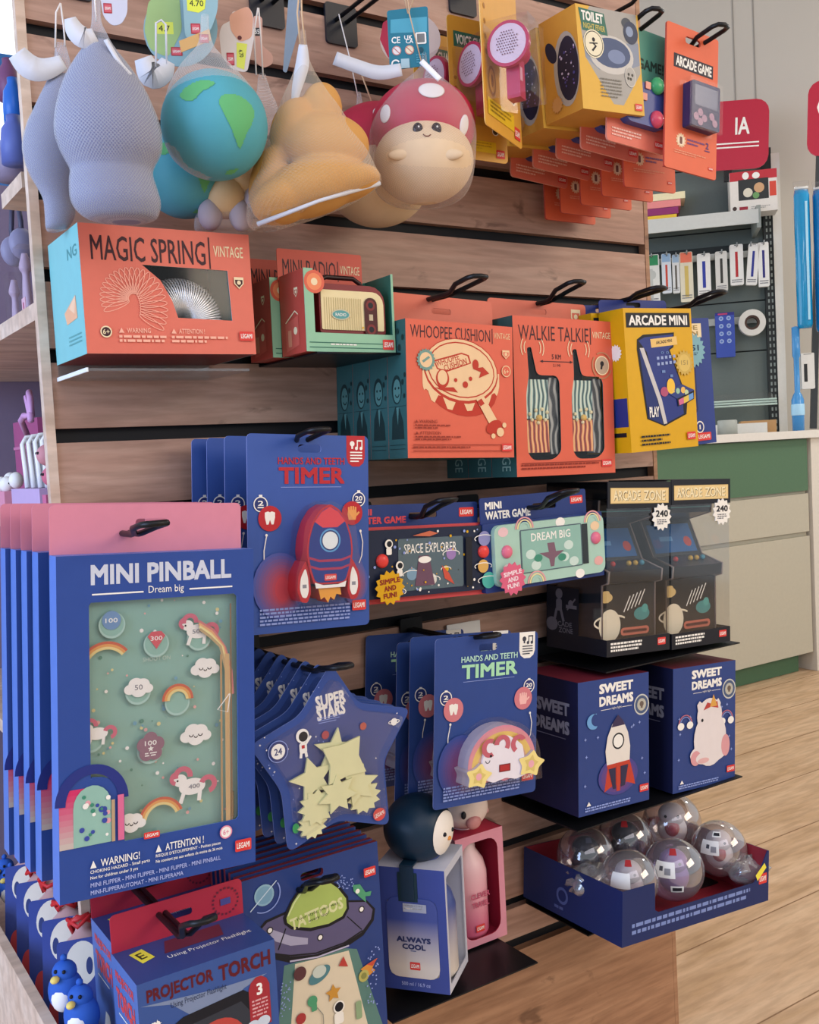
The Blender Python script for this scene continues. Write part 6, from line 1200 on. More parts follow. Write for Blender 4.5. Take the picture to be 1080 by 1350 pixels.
# --- mushrooms
CAPR = M('b82844', .5); MSH = M('dcc09c', .65); SPOT = M('e6e0dc', .55)
def mush(F, dx, dy, label, face=True, net=True):
    t = thing('squishy_toy', label, 'squishy toy', F.p, (0, 0, F.rz), GR); k_ = F.k(); c = F(558+dx, 160+dy)
    g = G(); rz = 58*k_; g.ball((c[0], .012, c[1]-.002), (69*k_, 60*k_, rz), CAPR, 40, 24, None, 0, PI*.72); g.build('cap', t)
    c2_ = F(559+dx, 215+dy); g = G(); BY = -.006; brx, bry, brz = 65*k_, 60*k_, 54*k_; g.ball((c2_[0], BY, c2_[1]), (brx, bry, brz), MSH, 40, 26)
    def onb(x, y): return F.hit(x+dx, y+dy, (c2_[0], BY, c2_[1]), (brx, bry, brz))
    b = g.build('stalk', t)
    for x in (530, 593):
        g = G(); p = onb(x, 203); g.ball(p+V((0, .003, 0)), (18*k_, 5.5*k_, 7*k_), MSH, 18, 10); g.build('arm', b)
    if face:
        g = G()
        for x in (551, 575.5): p = onb(x, 170); g.ball(p, (6.4*k_, .0022, 8*k_), M('241418', .2), 16, 10); g.ball(p+V((.0012, -.0019, .0022)), .0013, PALE, 8, 6)
        g.tube([onb(*q)+V((0, -.0006, 0)) for q in ((558, 177), (561, 179.5), (565, 179.5), (568, 177.5))], .0006, M('6a2a24'), 6); g.build('face', b)
    g = G()
    for x, y, rx, ry in ((569, 119, 17, 10), (508, 150, 9, 9), (612, 165, 8, 10)):
        p = F.hit(x+dx, y+dy, (c[0], .012, c[1]-.002), (69*k_, 60*k_, rz)); n = V(((p.x-c[0])/69**2, (p.y-.012)/60**2, (p.z-c[1]+.002)/58**2)).normalized(); M3 = n.to_track_quat('Z', 'Y').to_matrix(); g.ball(p, (rx*k_, ry*k_*1.3, .002), SPOT, 20, 8, M3)
    g.build('spot', t)
    if net: 
        g = G(); g.slices(F.rows([(y+dy, l+dx, r+dx) for y, l, r in ((271, 540, 580), (266, 515, 605), (250, 496, 620), (225, 490, 626), (200, 488, 628), (175, 487, 628), (155, 493, 622), (135, 505, 612), (118, 520, 597), (104, 536, 582), (94, 548, 570), (84, 555, 564), (70, 557, 562))], .93), NETR, 40, True, False); g.build('net', t, uvf=netuv)
    return t
F = Face(558, 190, -.2); t = mush(F, 0, 0, 'red-capped mushroom squishy with a smiling face, front one')
g = G(); ribbon(g, [(F(*q)[0], -.014, F(*q)[1]) for q in ((443, 82), (470, 92), (500, 101), (530, 97))], [.017, .017, .018, .016], RIB); ribbon(g, [(F(*q)[0], -.03, F(*q)[1]) for q in ((556, 92), (566, 102), (580, 116))], .007, M('f2f2f0', .4)); cords(g, F, [(556, 84), (540, 20), (535, -25)], .0009, TAN); g.build('tied_end', t)
F = Face(497, 235, -.095); t = mush(F, -60, 30, 'red-capped mushroom squishy behind the smiling one, mostly hidden', False, False)
g = G(); R = F.rows([(205, 462, 520), (185, 462, 510), (168, 465, 494), (150, 468, 482), (135, 470, 478), (122, 471, 476)], .5); g.slices(R, NETW, 20, True, False); cords(g, F, [(472, 128), (462, 80), (447, 20)], .0009); cords(g, F, [(492, 140), (480, 108), (470, 80)], .0011, TAN); g.build('net', t, uvf=netuv)
# --- hang tags
def tagp(name, label, px, Y, outline, m, art=None, rot=0, yaw=None, cat='tag', edge=None):
    """flat card tag; outline in pixels"""
    F = Face(px[0], px[1], Y); t = thing(name, label, cat, F.p, (0, 0, F.rz if yaw is None else yaw), 'card tags of the squishy toys'); P = [F(*q) for q in outline]
    if sum(P[i-1][0]*P[i][1]-P[i][0]*P[i-1][1] for i in range(len(P))) < 0: P = P[::-1]
    g = G(); g.prism(P, 0, .0008, m, edge or m)
    if art: cv = Cv(g, (0, 0, 0), (1, 0, 0), (0, 0, -1), .1); art(cv, lambda x, y: (F(x, y)[0]*1000, -F(x, y)[1]*1000))
    g.build('tag_card', t); return t, F
def circ_px(x, y, rx, ry, n=28): return [(x+rx*math.cos(2*PI*i/n), y+ry*math.sin(2*PI*i/n)) for i in range(n)]
def lg(cv, q, w, h): cv.rect(q[0]-w/2, q[1]-h/2, w, h, M('a8323a'), .6); cv.rect(q[0]-w*.4, q[1]-h*.38, w*.8, h*.76, M('cc5a64'), .4); cv.text('LEGAMI', q[0]-w*.34, q[1]-h*.14, q[0]+w*.34, q[1]+h*.14, PALE, .02)
def a_t1(cv, P):
    for x, y in ((140, 10),): q = P(142, 11); lg(cv, q, 9, 11)
t, F = tagp('hang_tag', 'white rounded tag with a red logo above the front hippo', (150, 10), -.16, roundpoly([(130, -20), (168, -20), (168, 18), (160, 32), (148, 34), (136, 22)], 10, 4), M('c8c8d4', .5), a_t1)
def a_t2(cv, P):
    cv.poly(roundpoly([P(*q) for q in ((196, 0), (236, -10), (240, 40), (222, 76), (198, 66), (190, 40))], 6, 3), M('9cb878')); q = P(216, 37); cv.rect(q[0]-10, q[1]-7, 21, 14, M('d4dc58')); cv.text('4.7', q[0]-6, q[1]-3, q[0]+7, q[1]+4, M('3a4028'), .01)
    q = P(233, 68); lg(cv, q, 13, 10)
t, F = tagp('hang_tag', 'large round green and blue globe tag with a yellow price sticker', (238, 40), -.14, circ_px(238, 38, 49, 50), M('86a8b0', .5), a_t2)
def a_t3(cv, P): q = P(259, 5); cv.poly([P(*z) for z in ((246, -8), (272, -8), (270, 12), (262, 17), (247, 14))], M('dce04a')); cv.text('4.70', q[0]-8, q[1]-4, q[0]+8, q[1]+3, M('3a4028'), .01); q = P(258, 38); lg(cv, q, 11, 12)
t, F = tagp('hang_tag', 'blue-grey globe tag with yellow price sticker near the top edge', (265, 25), -.165, roundpoly([(240, -20), (288, -20), (287, 14), (278, 40), (262, 56), (244, 50)], 8, 4), M('8fb0b4', .5), a_t3)
def a_t4(cv, P): q = P(269, 51); lg(cv, q, 11, 10)
t, F = tagp('hang_tag', 'narrow orange tag with a red logo across the globe tags', (258, 55), -.175, [(236, 54), (276, 38), (279, 53), (239, 69)], M('d8a868', .5), a_t4)
def a_t5(cv, P):
    cv.poly(roundpoly([P(*q) for q in ((302, 20), (316, 12), (328, 8), (334, 22), (332, 50), (316, 56), (304, 40))], 5, 3), M('d8a084')); cv.poly([P(*q) for q in ((312, 56), (326, 58), (322, 92), (312, 88))], M('d8dc58')); q = P(316, 50); cv.circ(*q, 2.6, M('5a2020')); q = P(304, 78); lg(cv, q, 9, 15); cv.text('4.70', P(314, 70)[0]-1, P(314, 70)[1]-2, P(314, 70)[0]+8, P(314, 70)[1]+3, M('3a4028'), .01, rot=1.4)
t, F = tagp('hang_tag', 'pale animal-face tag with a yellow price strip and red logo', (312, 55), -.15, roundpoly([(289, 44), (293, 32), (304, 28), (306, 14), (318, 16), (326, 7), (334, 18), (335, 50), (326, 96), (306, 92), (292, 74)], 7, 4), M('d8ccc4', .5), a_t5)
def a_t6(cv, P): q = P(339, 42); cv.rect(q[0]-4, q[1]-5, 8, 10, M('3a3432')); cv.text('35', q[0]-3, q[1]-3, q[0]+3, q[1]+3, PALE, .01)
t, F = tagp('hang_tag', 'tan and pink tag with a small dark print behind the animal-face tag', (345, 60), -.11, roundpoly([(334, 20), (346, 22), (346, 60), (360, 72), (360, 84), (348, 90), (336, 82)], 5, 4), M('cfa08c', .5), a_t6)
t, F = tagp('hang_tag', 'blue-grey tag seen almost edge-on beside the croissant cords', (385, 45), -.16, roundpoly([(381, -10), (396, -10), (394, 40), (378, 96), (373, 94), (377, 40)], 3, 3), M('7c8c9c', .4))
def a_t7(cv, P):
    TL_ = M('4fa0b4'); cv.poly([P(*q) for q in ((515, 26), (563, 22), (563, 42), (515, 44))], TL_)
    for s_, x0, y0, x1, y1 in (('CE', 516, 49, 528, 57), ('UK', 533, 47, 544, 52), ('CA', 535, 52, 545, 57)): a, b = P(x0, y0), P(x1, y1); cv.text(s_, a[0], a[1], b[0], b[1], PALE, .02)
    for x, y, m in ((523, 67, 'e4dcd8'), (540, 66, 'e4d8b8')): q = P(x, y); cv.circ(*q, 6, M(m)); cv.line([(q[0]-4, q[1]-4), (q[0]+4, q[1]+4)], 1, M('b85a54')); cv.arc(*q, 5.4, 0, 360, 1, M('c87a70'))
    q = P(555, 51); cv.rect(q[0]-7, q[1]-8, 14, 15, PALE, 2); cv.rect(q[0]-5, q[1]-6, 10, 11, M('7a7a78'), 1); q = P(555, 66); cv.circ(*q, 3.5, M('1c5060')); a = P(552, 74); cv.lines(a[0]-3, a[1]-2, 11, 12, 4, TL_); q = P(522, 85); cv.arc(*q, 5, 40, 330, 2, PALE); q = P(534, 84); cv.rect(q[0]-5, q[1]-6, 11, 12, M('a8c4c8'))
t, F = tagp('hang_tag', 'teal rectangular care tag with white symbols above the smiling mushroom', (539, 50), -.19, roundpoly([(510, 14), (564, 8), (567, 86), (514, 93)], 4, 4), M('1c7488', .4), a_t7)
g = G(); cords(g, F, [(538, 18), (534, 0), (532, -20)], .0009, TAN, .0); cords(g, F, [(538, 18), (545, 0), (546, -20)], .0009, TAN, .0); g.build('cord', t)
t, F = tagp('hang_tag', 'red and cream mushroom-shaped tag behind the teal care tag', (545, 52), -.1, circ_px(541, 52, 40, 36), M('d8c0b0', .5), lambda cv, P: cv.poly([P(*q) for q in ((501, 52), (505, 30), (520, 20), (528, 40), (526, 70), (512, 76))], M('c03048')))
# --- pegs for the toys
def peg(label, px, L=.25):
    a = at(*px, -.004); t = thing('peg_hook', label, 'hook', (a.x, -.001, a.z), group='black wire peg hooks'); g = G()
    for s in (-1, 1): g.tube([(s*.009, -.003, 0), (s*.009, -L, 0), (s*.009, -L-.03, .02)], .003, BLACK, 8)
    g.tube([(-.009, -L-.03, .02), (.009, -L-.03, .02)], .003, BLACK, 8); g.build('wire', t); g = G(); g.prism(rrect(-.026, -.034, .026, .024, .005), -.0035, .0008, M('23262e', .3)); g.box((-.02, .0008, .008), (.02, .012, .016), BLACK); g.build('back_plate', t)
peg('black double peg hook carrying the mushroom squishies', (450, 28)); peg('black double peg hook carrying the croissant, plate at the top edge', (352, 2)); peg('black double peg hook carrying the globes, above the top edge', (232, -28)); peg('black double peg hook carrying the hippos, above the top edge', (92, -40))

# ================================================================ carded toys at the upper right
AMB = M('d8a03c', .42); TGR = M('2f6a5a', .45); MAG = M('b83050', .3)
def solve_x(p, e, px, py):
    w = ray(px, py); d = p-CAM; return -(d.x*w.y-d.y*w.x)/(e.x*w.y-e.y*w.x)
def voice(p, yaw, w, h, label, dpx):
    t = thing('voice_changer_card', label, 'toy', p, (0, 0, yaw), 'voice changers on yellow cards'); k = w/100; H = 100*h/w
    g = G(); g.prism(rrect(0, 0, w, h, .006), 0, .0012, AMB, M('e8c070'), M('c89038')); cv = Cv(g, (0, 0, h), (1, 0, 0), (0, 0, -1), w)
    cv.rect(10, H-178*1, 84, 22, TGR); cv.text('VOICE CHANGER', 14, H-174, 90, H-160, PALE, .03)
    for i in range(4): cv.circ(10, H-112+i*14, 2.6, M('a87020')); 
    cv.circ(22, H-46, 10, M('a87020'), 14); cv.circ(22, H-46, 7, AMB, 11); cv.circ(22, H-46, 3, M('a87020'), 6); cv.rect(8, H-28, 70, 16, M('e0b820')); cv.lines(14, H-26, 56, 12, 3, M('a8801c')); cv.circ(78, H-44, 6, PALE); cv.circ(78, H-44, 4.6, M('4a3a20')); logo(cv, 78, H-18, 16, 12); g.build('card', t)
    n_ = V((math.sin(yaw), -math.cos(yaw), 0)); e_ = V((math.cos(yaw), math.sin(yaw), 0)); r = .0285; yc = -.031; p2_ = V(p)+n_*(-yc); xc = min(max(solve_x(p2_, e_, *dpx), .012), w*.6); zc = atX(dpx[0], dpx[1], (p2_+e_*xc).x).z-p[2] if abs(yaw) > .01 else at(dpx[0], dpx[1], (p2_+e_*xc).y).z-p[2]
    N = 32; g = G(); C1 = [(math.cos(2*PI*i/N), math.sin(2*PI*i/N)) for i in range(N)]
    for (a0, r0), (a1, r1) in (((.0, r*.86), (.0, r)), ((.0, r), (.007, r)), ((.007, r), (.012, r*.8)), ((.012, r*.8), (.034, r*.5)), ((.034, r*.5), (.05, r*.45)), ((.05, r*.45), (.05, .0001))): g.add([(xc+a0, yc+c*r0, zc+s_*r0) for c, s_ in C1]+[(xc+a1, yc+c*r1, zc+s_*r1) for c, s_ in C1], [(i, (i+1) % N, N+(i+1) % N, N+i) for i in range(N)], MAG, True)
    b = g.build('megaphone', t)
    g = G(); g.add([(xc-.003, yc, zc)]+[(xc-.0022, yc+c*r*.5, zc+s_*r*.5) for c, s_ in C1]+[(xc+.0002, yc+c*r*.87, zc+s_*r*.87) for c, s_ in C1], [(0, 1+i, 1+(i+1) % N) for i in range(N)]+[(1+i, 1+N+i, 1+N+(i+1) % N, 1+(i+1) % N) for i in range(N)], M('d4bcc6', .4), True)
    cv = Cv(g, (xc-.0032, yc+r, zc+r), (0, -1, 0), (0, 0, -1), 2*r)
    for i in range(-4, 5):
        for j in range(-4, 5):
            x, y = i*6+(j % 2)*3, j*6
            if x*x+y*y < 760: cv.circ(50+x, 50+y, 1.6, M('6a4450'), n=8); cv.l -= .00005
    g.build('grille', b)
    g = G(); g.box((xc+.014, yc-.009, zc-r*2.25), (xc+.034, yc+.009, zc-r*.55), MAG); g.box((xc+.016, yc-.0095, zc-r*1.5), (xc+.024, yc-.009, zc-r*.9), M('d8a0b0', .3)); g.build('handle', b)
    g = G(); g.box((xc-.006, yc-r*1.06, zc-r*2.35), (xc+.054, -.0005, zc+r*1.08), BLISTER); g.build('blister', t); return t
p = at(640, 163, -.26); yw = math.radians(30); e = V((math.cos(yw), math.sin(yw), 0)); w = solve_x(p, e, 689, 204)
zt_ = (p-CAM).length; hv = atX(630, 0, p.x).z-p.z
voice(p, yw, w, w*1.98, 'yellow voice changer card turned sideways, pink megaphone in front', (664, 60))
p = at(598, 206, -.17); pr = at(670, 217, -.17); t = voice(p, .0, pr.x-p.x, .19, 'yellow voice changer card facing forward behind the turned one', (618, 84)); dup(t, p+V((-.01, .07, .004)), 'yellow voice changer card nearest the slats, behind the smiling mushroom')
peg('black double peg hook carrying the voice changers, above the top edge', (610, -10))
# toilet night fever
def a_tf(cv, H):
    cv.rect(0, 0, 100, H, M('dcae48')); cv.poly([(22, 0), (97, 0), (98, H*.58), (66, H*.92), (50, H*.92), (10, H*.5), (6, H*.2)], M('a8a49c')); cv.poly([(10, H*.5), (8, H*.3), (60, H*.32), (98, H*.28), (98, H*.5), (74, H*.57), (30, H*.6)], M('8a92a0')); cv.circ(52, H*.44, 36, M('c8c4bc'), 22); cv.circ(52, H*.42, 31, M('4a5878'), 17); cv.circ(60, H*.45, 14, M('7a88a8'), 8)
    cv.poly([(4, H*.03), (44, H*.05), (48, H*.26), (8, H*.24)], TGR); cv.text('TOILET', 8, H*.05, 42, H*.145, PALE, .04, slant=.05); cv.text('NIGHT FEVER', 10, H*.165, 44, H*.22, M('c8b860'), .02, slant=.05)
    cv.circ(80, H*.1, 8, M('4a5058'), 6); cv.circ(86, H*.19, 12, M('3c4458'), 13); cv.circ(84, H*.18, 6, M('8a98b0'), 6)
    cv.circ(24, H*.36, 16, M('e8dfc0')); cv.circ(24, H*.36, 14.5, M('2a2824')); cv.circ(24, H*.36, 13.5, M('e8dfc0')); cv.circ(24, H*.32, 2.4, INK); cv.line([(22, H*.35), (27, H*.38), (21, H*.43)], 3, INK); cv.line([(17, H*.36), (30, H*.35)], 2, INK)
    cv.circ(80, H*.63, 9, M('d0ccc0'), 12); cv.circ(80, H*.63, 8, M('b0aca4'), 11)
    for dx, dy in ((-3, -4), (3, -3), (0, 4), (-4, 3)): cv.circ(80+dx, H*.63+dy, 1.8, M('4a4840'))
    cv.lines(30, H*.68, 34, H*.2, 6, M('7a766c'), .35); logo(cv, 84, H*.89, 12, 12)
def s_tf(cv, H):
    cv.circ(66, H*.56, 34, M('a8a49c'), H*.36/1.0); cv.circ(70, H*.56, 28, M('20223a'), H*.31); cv.circ(28, H*.34, 12, M('20223a'), H*.12, a=-.5); rd = random.Random(6)
    for i in range(26): cv.circ(70+rd.uniform(-20, 20), H*.56+rd.uniform(-.2, .2)*H, rd.uniform(1, 3), rd.choice([M('7a6ab0'), M('4a4a90'), M('c0b8d8')]), n=8)
    cv.star(36, H*.86, 16, 12, 12, M('c8965a'))
TLp = (752, 3); X0 = at(769, 143, -.27).x; dpt = atX(721, 171, X0).y+.27
t, w, h, ky = carton('toilet_light_box', 'grey and yellow toilet night light box, front one, tilted', 'toy box', (769, 143), (850, 153), TLp, -.27, dpt, M('d8a840', .42), M('c8923c', .42), a_tf, s_tf, group='toilet night light boxes', bottom=M('c8923c', .42))
n_ = max(1, int((.262-dpt)//(dpt+.002))+0)
for i in range(min(3, max(1, n_))): dup(t, t.location+V((-.004*(i+1), (dpt+.002)*(i+1), -.004*(i+1))), 'yellow toilet night light box, %s behind the front one' % ORD[i])
t = thing('peg_hook', 'white-tipped wire hook above the toilet night light boxes', 'hook', (at(800, 30, -.2).x, -.001, at(822, 2, -.27).z+.012), group='black wire peg hooks'); g = G(); g.tube([(.0, -.002, 0), (.0, -.25, 0), (0, -.3, .02)], .003, BLACK, 8); g.tube([(0, -.3, .02), (.004, -.312, .016), (.005, -.318, 0), (.005, -.318, -.012)], .004, M('d8d8d6', .3, .3), 8); g.build('wire', t)
# pop game blister
SAL = M('d8705c', .45)
def a_pg(cv, H):
    cv.rect(0, 0, 100, H*.44, M('4f9080')); 
    for i in range(8): cv.rect(0, H*(.40+.02*i), 100, H*.021, M('%02x%02x%02x' % (79+int(17*i), 144-4*i, 128-5*i), .45))
    cv.text('GAME!', 50, H*.24, 96, H*.33, M('1c3a34'), .03); logo(cv, 82, H*.9, 15, 12); cv.lines(8, H*.88, 50, H*.08, 3, M('f0c0b0'))
BLg, BRg, TLg = (800, 184), (876, 205), (806, 24)
t, w, h, k, ky = card('game_blister', 'teal and salmon game blister with green and pink knobs right of the toilet box', 'toy', BLg, BRg, TLg, -.25, .003, SAL, a_pg, .006, 'game blisters', M('e8a090'), back=SAL)
g = G(); AHg = 100*(BLg[1]-TLg[1])/76; Z = lambda y: h-y*ky
g.prism(rrect(-w*.3, Z(AHg*.83), w*.40, Z(AHg*.48), .012), -.014, -.0005, M('3c4a88', .3), smooth=True); g.build('console', t)
for x, y, m in ((w*.22, .48, M('3f9a64', .2)), (w*.22, .76, M('c84860', .2))): g = G(); g.ball((x, -.015, Z(AHg*y)), (.0125, .008, .0125), m, 20, 12); g.build('knob', t)
for x, y in ((-.16*w, .55), (.0, .6), (-.1*w, .68), (.06*w, .5)): g = G(); g.prism(rrect(x-.005, Z(AHg*y)-.005, x+.005, Z(AHg*y)+.005, .001), -.016, -.0135, M('d8907c', .3)); g.build('bead', t)
for i in range(4): dup(t, t.location+V((-.006*(i+1), .046*(i+1), -.002*i)), 'salmon edged game blister, %s behind the front one' % ORD[i])
hook('black hook above the game blister', (845, 42), (868, 12), -.26)
# arcade game cards
OR3 = M('dc6440', .42)
def a_ag(cv, H):
    cv.poly([(14, H*.2), (90, H*.2), (90, H*.295), (14, H*.295)], M('2a2430')); cv.text('ARCADE GAME', 18, H*.212, 87, H*.282, PALE, .035)
    cv.star(30, H*.79, 10, 7.5, 13, M('e8c8a0')); cv.circ(30, H*.79, 6, M('f0dcc0')); cv.rect(27.5, H*.765, 5, H*.05, M('7a4a3c'), 1.5); cv.lines(42, H*.765, 34, H*.05, 2, M('7a4a7a')); cv.text('2', 78, H*.755, 84, H*.8, M('5a3a70'), .03); cv.rect(76, H*.81, 10, 2, M('5a3a70')); cv.lines(18, H*.86, 60, H*.03, 2, M('e89a78')); logo(cv, 84, H*.92, 9, 6)
BLg, BRg, TLg = (876, 219), (944, 238), (891, 31)
t, w, h, k, ky = card('arcade_game_card', 'orange arcade game card with a navy handheld, front one, tilted', 'toy', BLg, BRg, TLg, -.275, .003, OR3, a_ag, .004, 'arcade game cards', M('c85040'), back=M('d86848'))
AHg = 100*(BLg[1]-TLg[1])/68; Z = lambda y: h-y*ky; HB = M('262c58', .3); LOWGL = film('clear_thin_blister', (.99, .99, .99), .015, .15)
g = G(); g.prism(rrect(-w*.18, Z(AHg*.70), w*.36, Z(AHg*.39), .003), -.018, -.0005, HB, HB); cv = Cv(g, (-w/2, -.018, h), (1, 0, 0), (0, 0, -1), w, ky); cv.rect(37, AHg*.415, 44, AHg*.14, M('5c6480', .15)); cv.rect(35, AHg*.405, 48, 2, M('3c4470'))
for x, y in ((48, .60), (56, .635), (40, .635), (48, .665), (70, .61), (76, .65)): cv.circ(x, AHg*y, 5, M('a8889c'))
g.build('handheld', t)
g = G(); g.prism(rrect(-w*.24, Z(AHg*.72), w*.40, Z(AHg*.37), .004), -.02, -.0004, LOWGL, LOWGL); g.build('blister', t)
XA = at(*BLg, -.275).x
for i, Y in enumerate((-.2, -.155, -.11, -.065, -.03)): dup(t, t.location+V((-.002*i-.004, Y+.275, -.006-.003*i)), 'orange arcade game card, %s behind the front one' % ORD[i], (0, .0, 0))
hook('black hook through the arcade game cards', (925, 60), (955, 33), -.278)

# ================================================================ left side bay and bin
PKM = M('c86a90', .5); LILM = M('c0a8d0', .5); PPK = M('d890a8', .5)
def sx(x, y, X): return atX(x, y, X)
# shelf at 1.237: clear tall packs; shelf at .965: pink stationery
for i, (x, y, nm) in enumerate(((33, 348, 'right'), (18, 370, 'left'))):
    p = sx(x, y, .36+.03*i); p.z = 1.238; t = thing('doll_pack', 'tall clear pack with a pale figure on the upper side shelf, %s one' % nm, 'toy pack', p, (0, 0, -PI/2), 'clear packs on the upper side shelf'); hh = .11
    g = G(); g.box((-.018, -.012, 0), (.018, .012, hh), BLISTER); g.build('clear_box', t); g = G(); g.slices(smooth_rows([(.004, 0, 0, .012, .008), (.05, 0, 0, .008, .006), (.07, 0, 0, .006, .005), (.08, 0, 0, .009, .009), (.1, 0, 0, .004, .004)]), M('b8a4b8', .5), 14); g.build('figure', t)
p = sx(32, 400, .335); t = thing('price_card', 'small pale price card on the upper side shelf edge', 'tag', (.334, p.y, 1.238), (0, 0, -PI/2)); g = G(); g.box((-.01, 0, 0), (.01, .001, .022), M('d8b0c0')); cv = Cv(g, (-.01, 0, .022), (1, 0, 0), (0, 0, -1), .02); cv.rect(35, 30, 30, 50, M('b05070')); g.build('card', t)
pa_, pb_ = sx(60, 660, .335), sx(22, 655, .335); WB = pb_.y-pa_.y; p = pa_; p.y = (pa_.y+pb_.y)/2; t = thing('pen_holder_box', 'lilac box of white-edged pencil cases on the middle side shelf', 'display box', (.328, p.y, .966), (0, 0, -PI/2))
g = G(); g.box((-WB/2, 0, 0), (WB/2, .06, .034), LILM); cv = Cv(g, (-WB/2, 0, .034), (1, 0, 0), (0, 0, -1), WB); cv.lines(20, 24, 40, 14, 2, M('a080b8')); g.build('box', t)
PBK = t.location.copy(); PLC = film('iridescent_case', (.75, .85, .88), .35, .15, .15)
for i in range(4):
    c = thing('pencil_case', 'clear pencil case with a white edge standing in the lilac box, %s from the left' % ('first', 'second', 'third', 'fourth')[i], 'pencil case', PBK+V((.018, WB*(.36-.235*i), .0345)), (0, -.1, -PI/2), 'pencil cases in the lilac box')
    g = G(); g.tube([(0, 0, 0), (-.002, 0, .03), (-.006, 0, .065), (-.006, .006, .075), (-.004, .03, .077)], .0036, WHITE, 8); g.build('edge', c); g = G(); g.box((.002, .003, 0), (.026, .034, .07), PLC); g.build('case', c)
for (x, y, dz, sz, m, nm, cat, kind, X) in ((62, 600, .05, .014, M('c88a90', .6), 'pink piggy squishy with a dark eye on top, beside the pencil cases', 'toy', 0, .345), (68, 628, .03, .013, M('c86a80', .6), 'small rose squishy below the piggy beside the pencil cases', 'toy', 0, .345)):
    p = sx(x, y, X); t = thing('squishy_figure', nm, cat, p, (0, 0, -PI/2)); g = G(); g.ball((0, 0, 0), (sz, sz, sz*1.05), m, 20, 14); g.build('body', t); g = G(); g.ball((-sz*.45, -sz*.85, .003), .0022, INK, 8, 6); g.ball((sz*.3, -sz*.9, .003), .0022, INK, 8, 6); g.build('eye', t)
p = sx(72, 665, .34); t = thing('pink_box', 'small pink box with white figures at the right end of the middle side shelf', 'box', (.328, p.y+.004, .966), (0, 0, -PI/2)); g = G(); g.box((-.009, 0, 0), (.011, .04, .026), PKM); g.build('box', t); g = G(); g.ball((0, .012, .034), (.007, .007, .012), WHITE, 12, 8); g.build('figure', t)
p = sx(8, 660, .34); t = thing('pink_box', 'pink open box with white plush keyrings at the left of the middle side shelf', 'box', (.328, p.y, .966), (0, 0, -PI/2)); g = G(); g.box((-.04, 0, 0), (.05, .06, .03), PPK, {'left': PKM}); g.build('box', t)
for i in range(4): g = G(); g.ball((-.025+.02*i, .012+.01*(i % 2), .04+.006*(i % 2)), (.012, .011, .013), WHITE, 14, 10); g.ball((-.028+.02*i, .002+.01*(i % 2), .042), .0018, INK, 6, 5); g.build('plush_keyring', t)
p = sx(40, 545, .42); t = thing('pink_organizer', 'dark pink organizer box at the back of the middle side shelf', 'box', (.42, p.y, .966), (0, 0, -PI/2)); g = G(); g.box((-.14, 0, 0), (.045, .1, .15), M('a8527e', .5)); g.box((-.141, -.002, .1), (.046, 0, .105), M('c87aa0')); g.build('box', t)
p = sx(38, 552, .36); t = thing('hair_band', 'lilac pink bow-like band lying over the pencil cases', 'accessory', V((.36, p.y, p.z)), (0, 0, -PI/2)); g = G(); g.tube([(-.1, .02, -.025), (-.05, 0, .0), (-.01, -.004, .005), (.02, .0, .004), (.0, .004, .03), (-.012, .006, .04), (-.02, .004, .034), (.01, 0, .01), (.03, -.004, -.004)], .005, M('cc9ac8', .4), 8); g.build('band', t)
# upper corner items
p = sx(20, 130, .36); 
for (px, X, r, m, nm) in (((19, 140), .37, .016, M('2c6ac0', .3), 'blue bottle'), ((12, 110), .42, .018, M('7a4a70', .4), 'plum bottle'), ((20, 190), .36, .02, M('5c6cb0', .4), 'blue round jar'), ((17, 212), .37, .026, M('8a8098', .4), 'mauve crumpled pouch')):
    p = sx(*px, X); t = thing('bottle' if 'bottle' in nm else 'pouch', nm + ' on the top side shelf at the left edge', 'bottle' if 'bottle' in nm else 'pouch', V((p.x, p.y, p.z-.03))); g = G(); g.lathe([(.001, 0), (r, .001), (r*1.02, .03), (r*.9, .05), (r*.5, .062), (r*.5, .07), (.001, .07)], m, 18); g.build('body', t)
p = sx(22, 305, .38); t = thing('headphones', 'grey headphones hanging below the top side shelf', 'headphones', p, (0, 0, -PI/2)); g = G(); g.tube([(-.03, 0, -.02), (-.034, 0, .01), (-.02, 0, .04), (0, 0, .046), (.02, 0, .04), (.03, 0, .01), (.03, 0, -.02)], .004, M('4a4a60', .4), 8); g.build('headband', t)
for s in (-1, 1): g = G(); g.ball((s*.03, 0, -.025), (.012, .02, .024), M('8a88a4', .4), 16, 10); g.build('ear_cup', t)
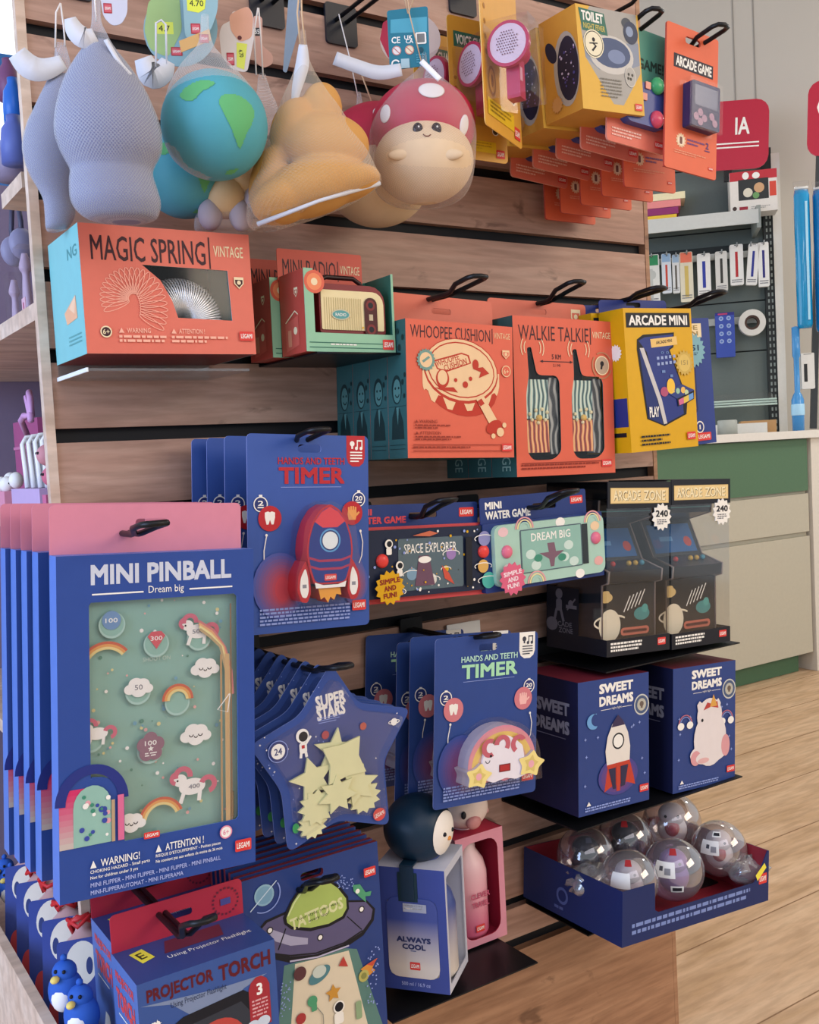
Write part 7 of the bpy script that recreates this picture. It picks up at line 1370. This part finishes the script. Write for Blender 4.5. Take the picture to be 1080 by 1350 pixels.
# drawstring bags in the bin
for i in range(5):
    y0 = -.13+.075*i; lb = 'white and blue gift bag with a red drawstring in the bin, %s from the front' % ('first', 'second', 'third', 'fourth', 'fifth')[i]
    t = thing('drawstring_bag', lb, 'bag', (.281, y0+.03, .31), (-.55, -.06, -.42), 'drawstring bags in the bin'); t.scale = (.8, 1, 1); g = G(); BB = M('2a3f8c', .4)
    g.prism(roundpoly([(-.034, 0), (.034, 0), (.036, .15), (-.036, .15)], .006, 3), 0, .05, BB, WHITE); cv = Cv(g, (-.036, 0, .15), (1, 0, 0), (0, 0, -1), .072)
    cv.circ(52, 40, 34, M('e2d8c8'), 36); cv.circ(30, 46, 7, M('24346c'), 14); cv.circ(68, 46, 7, M('24346c'), 14); cv.circ(62, 112, 7, PALE); cv.circ(62, 112, 4, BB); cv.circ(62, 136, 6, PALE); cv.circ(30, 150, 16, M('c83c40'), 24); cv.circ(66, 158, 5, PALE); g.build('bag', t)
    g = G(); g.slices(smooth_rows([(.149, 0, .025, .033, .022), (.158, .002, .025, .022, .015), (.166, 0, .025, .013, .01), (.18, .003, .024, .02, .014)]), M('d0a8a4', .4), 16); g.build('gathered_top', t)
    g = G(); rd = random.Random(i); g.tube([(.022*math.cos(q*.9)*(.6+.6*rd.random()), .022+.02*math.sin(q*.9), .162+.022*rd.random()) for q in range(22)], .003, M('cc2c30', .4), 6); g.build('drawstring', t)
BLP = M('2a5cb8', .7)
for i, (px, Y) in enumerate((((87, 1305), -.13), ((108, 1338), -.165), ((8, 1160), .35), ((16, 1172), .25))):
    p = at(*px, Y) if i < 2 else sx(*px, .3); t = thing('plush_toy', ('blue plush bird with a yellow beak behind the bags in the bin', 'blue plush bird with a white belly next to the torch boxes', 'blue and white plush at the far end of the bin', 'blue and white plush beside the far plush in the bin')[i], 'plush toy', p, (0, 0, -.7)); g = G(); g.ball((0, 0, 0), (.02, .018, .024), BLP, 20, 14); g.ball((0, 0, .022), (.014, .013, .013), BLP, 18, 12); g.ball((0, 0, .038), .004, BLP, 10, 8); g.build('body', t)
    g = G(); g.ball((0, -.009, -.004), (.013, .011, .016), WHITE, 16, 10); g.build('belly', t); g = G(); g.ball((-.004, -.016, .02), (.005, .006, .004), M('e8d070', .5), 10, 8); g.build('beak', t)
    g = G()
    for s in (-1, 1): g.ball((s*.005, -.0115, .027), .0022, INK, 8, 6)
    g.build('eye', t)
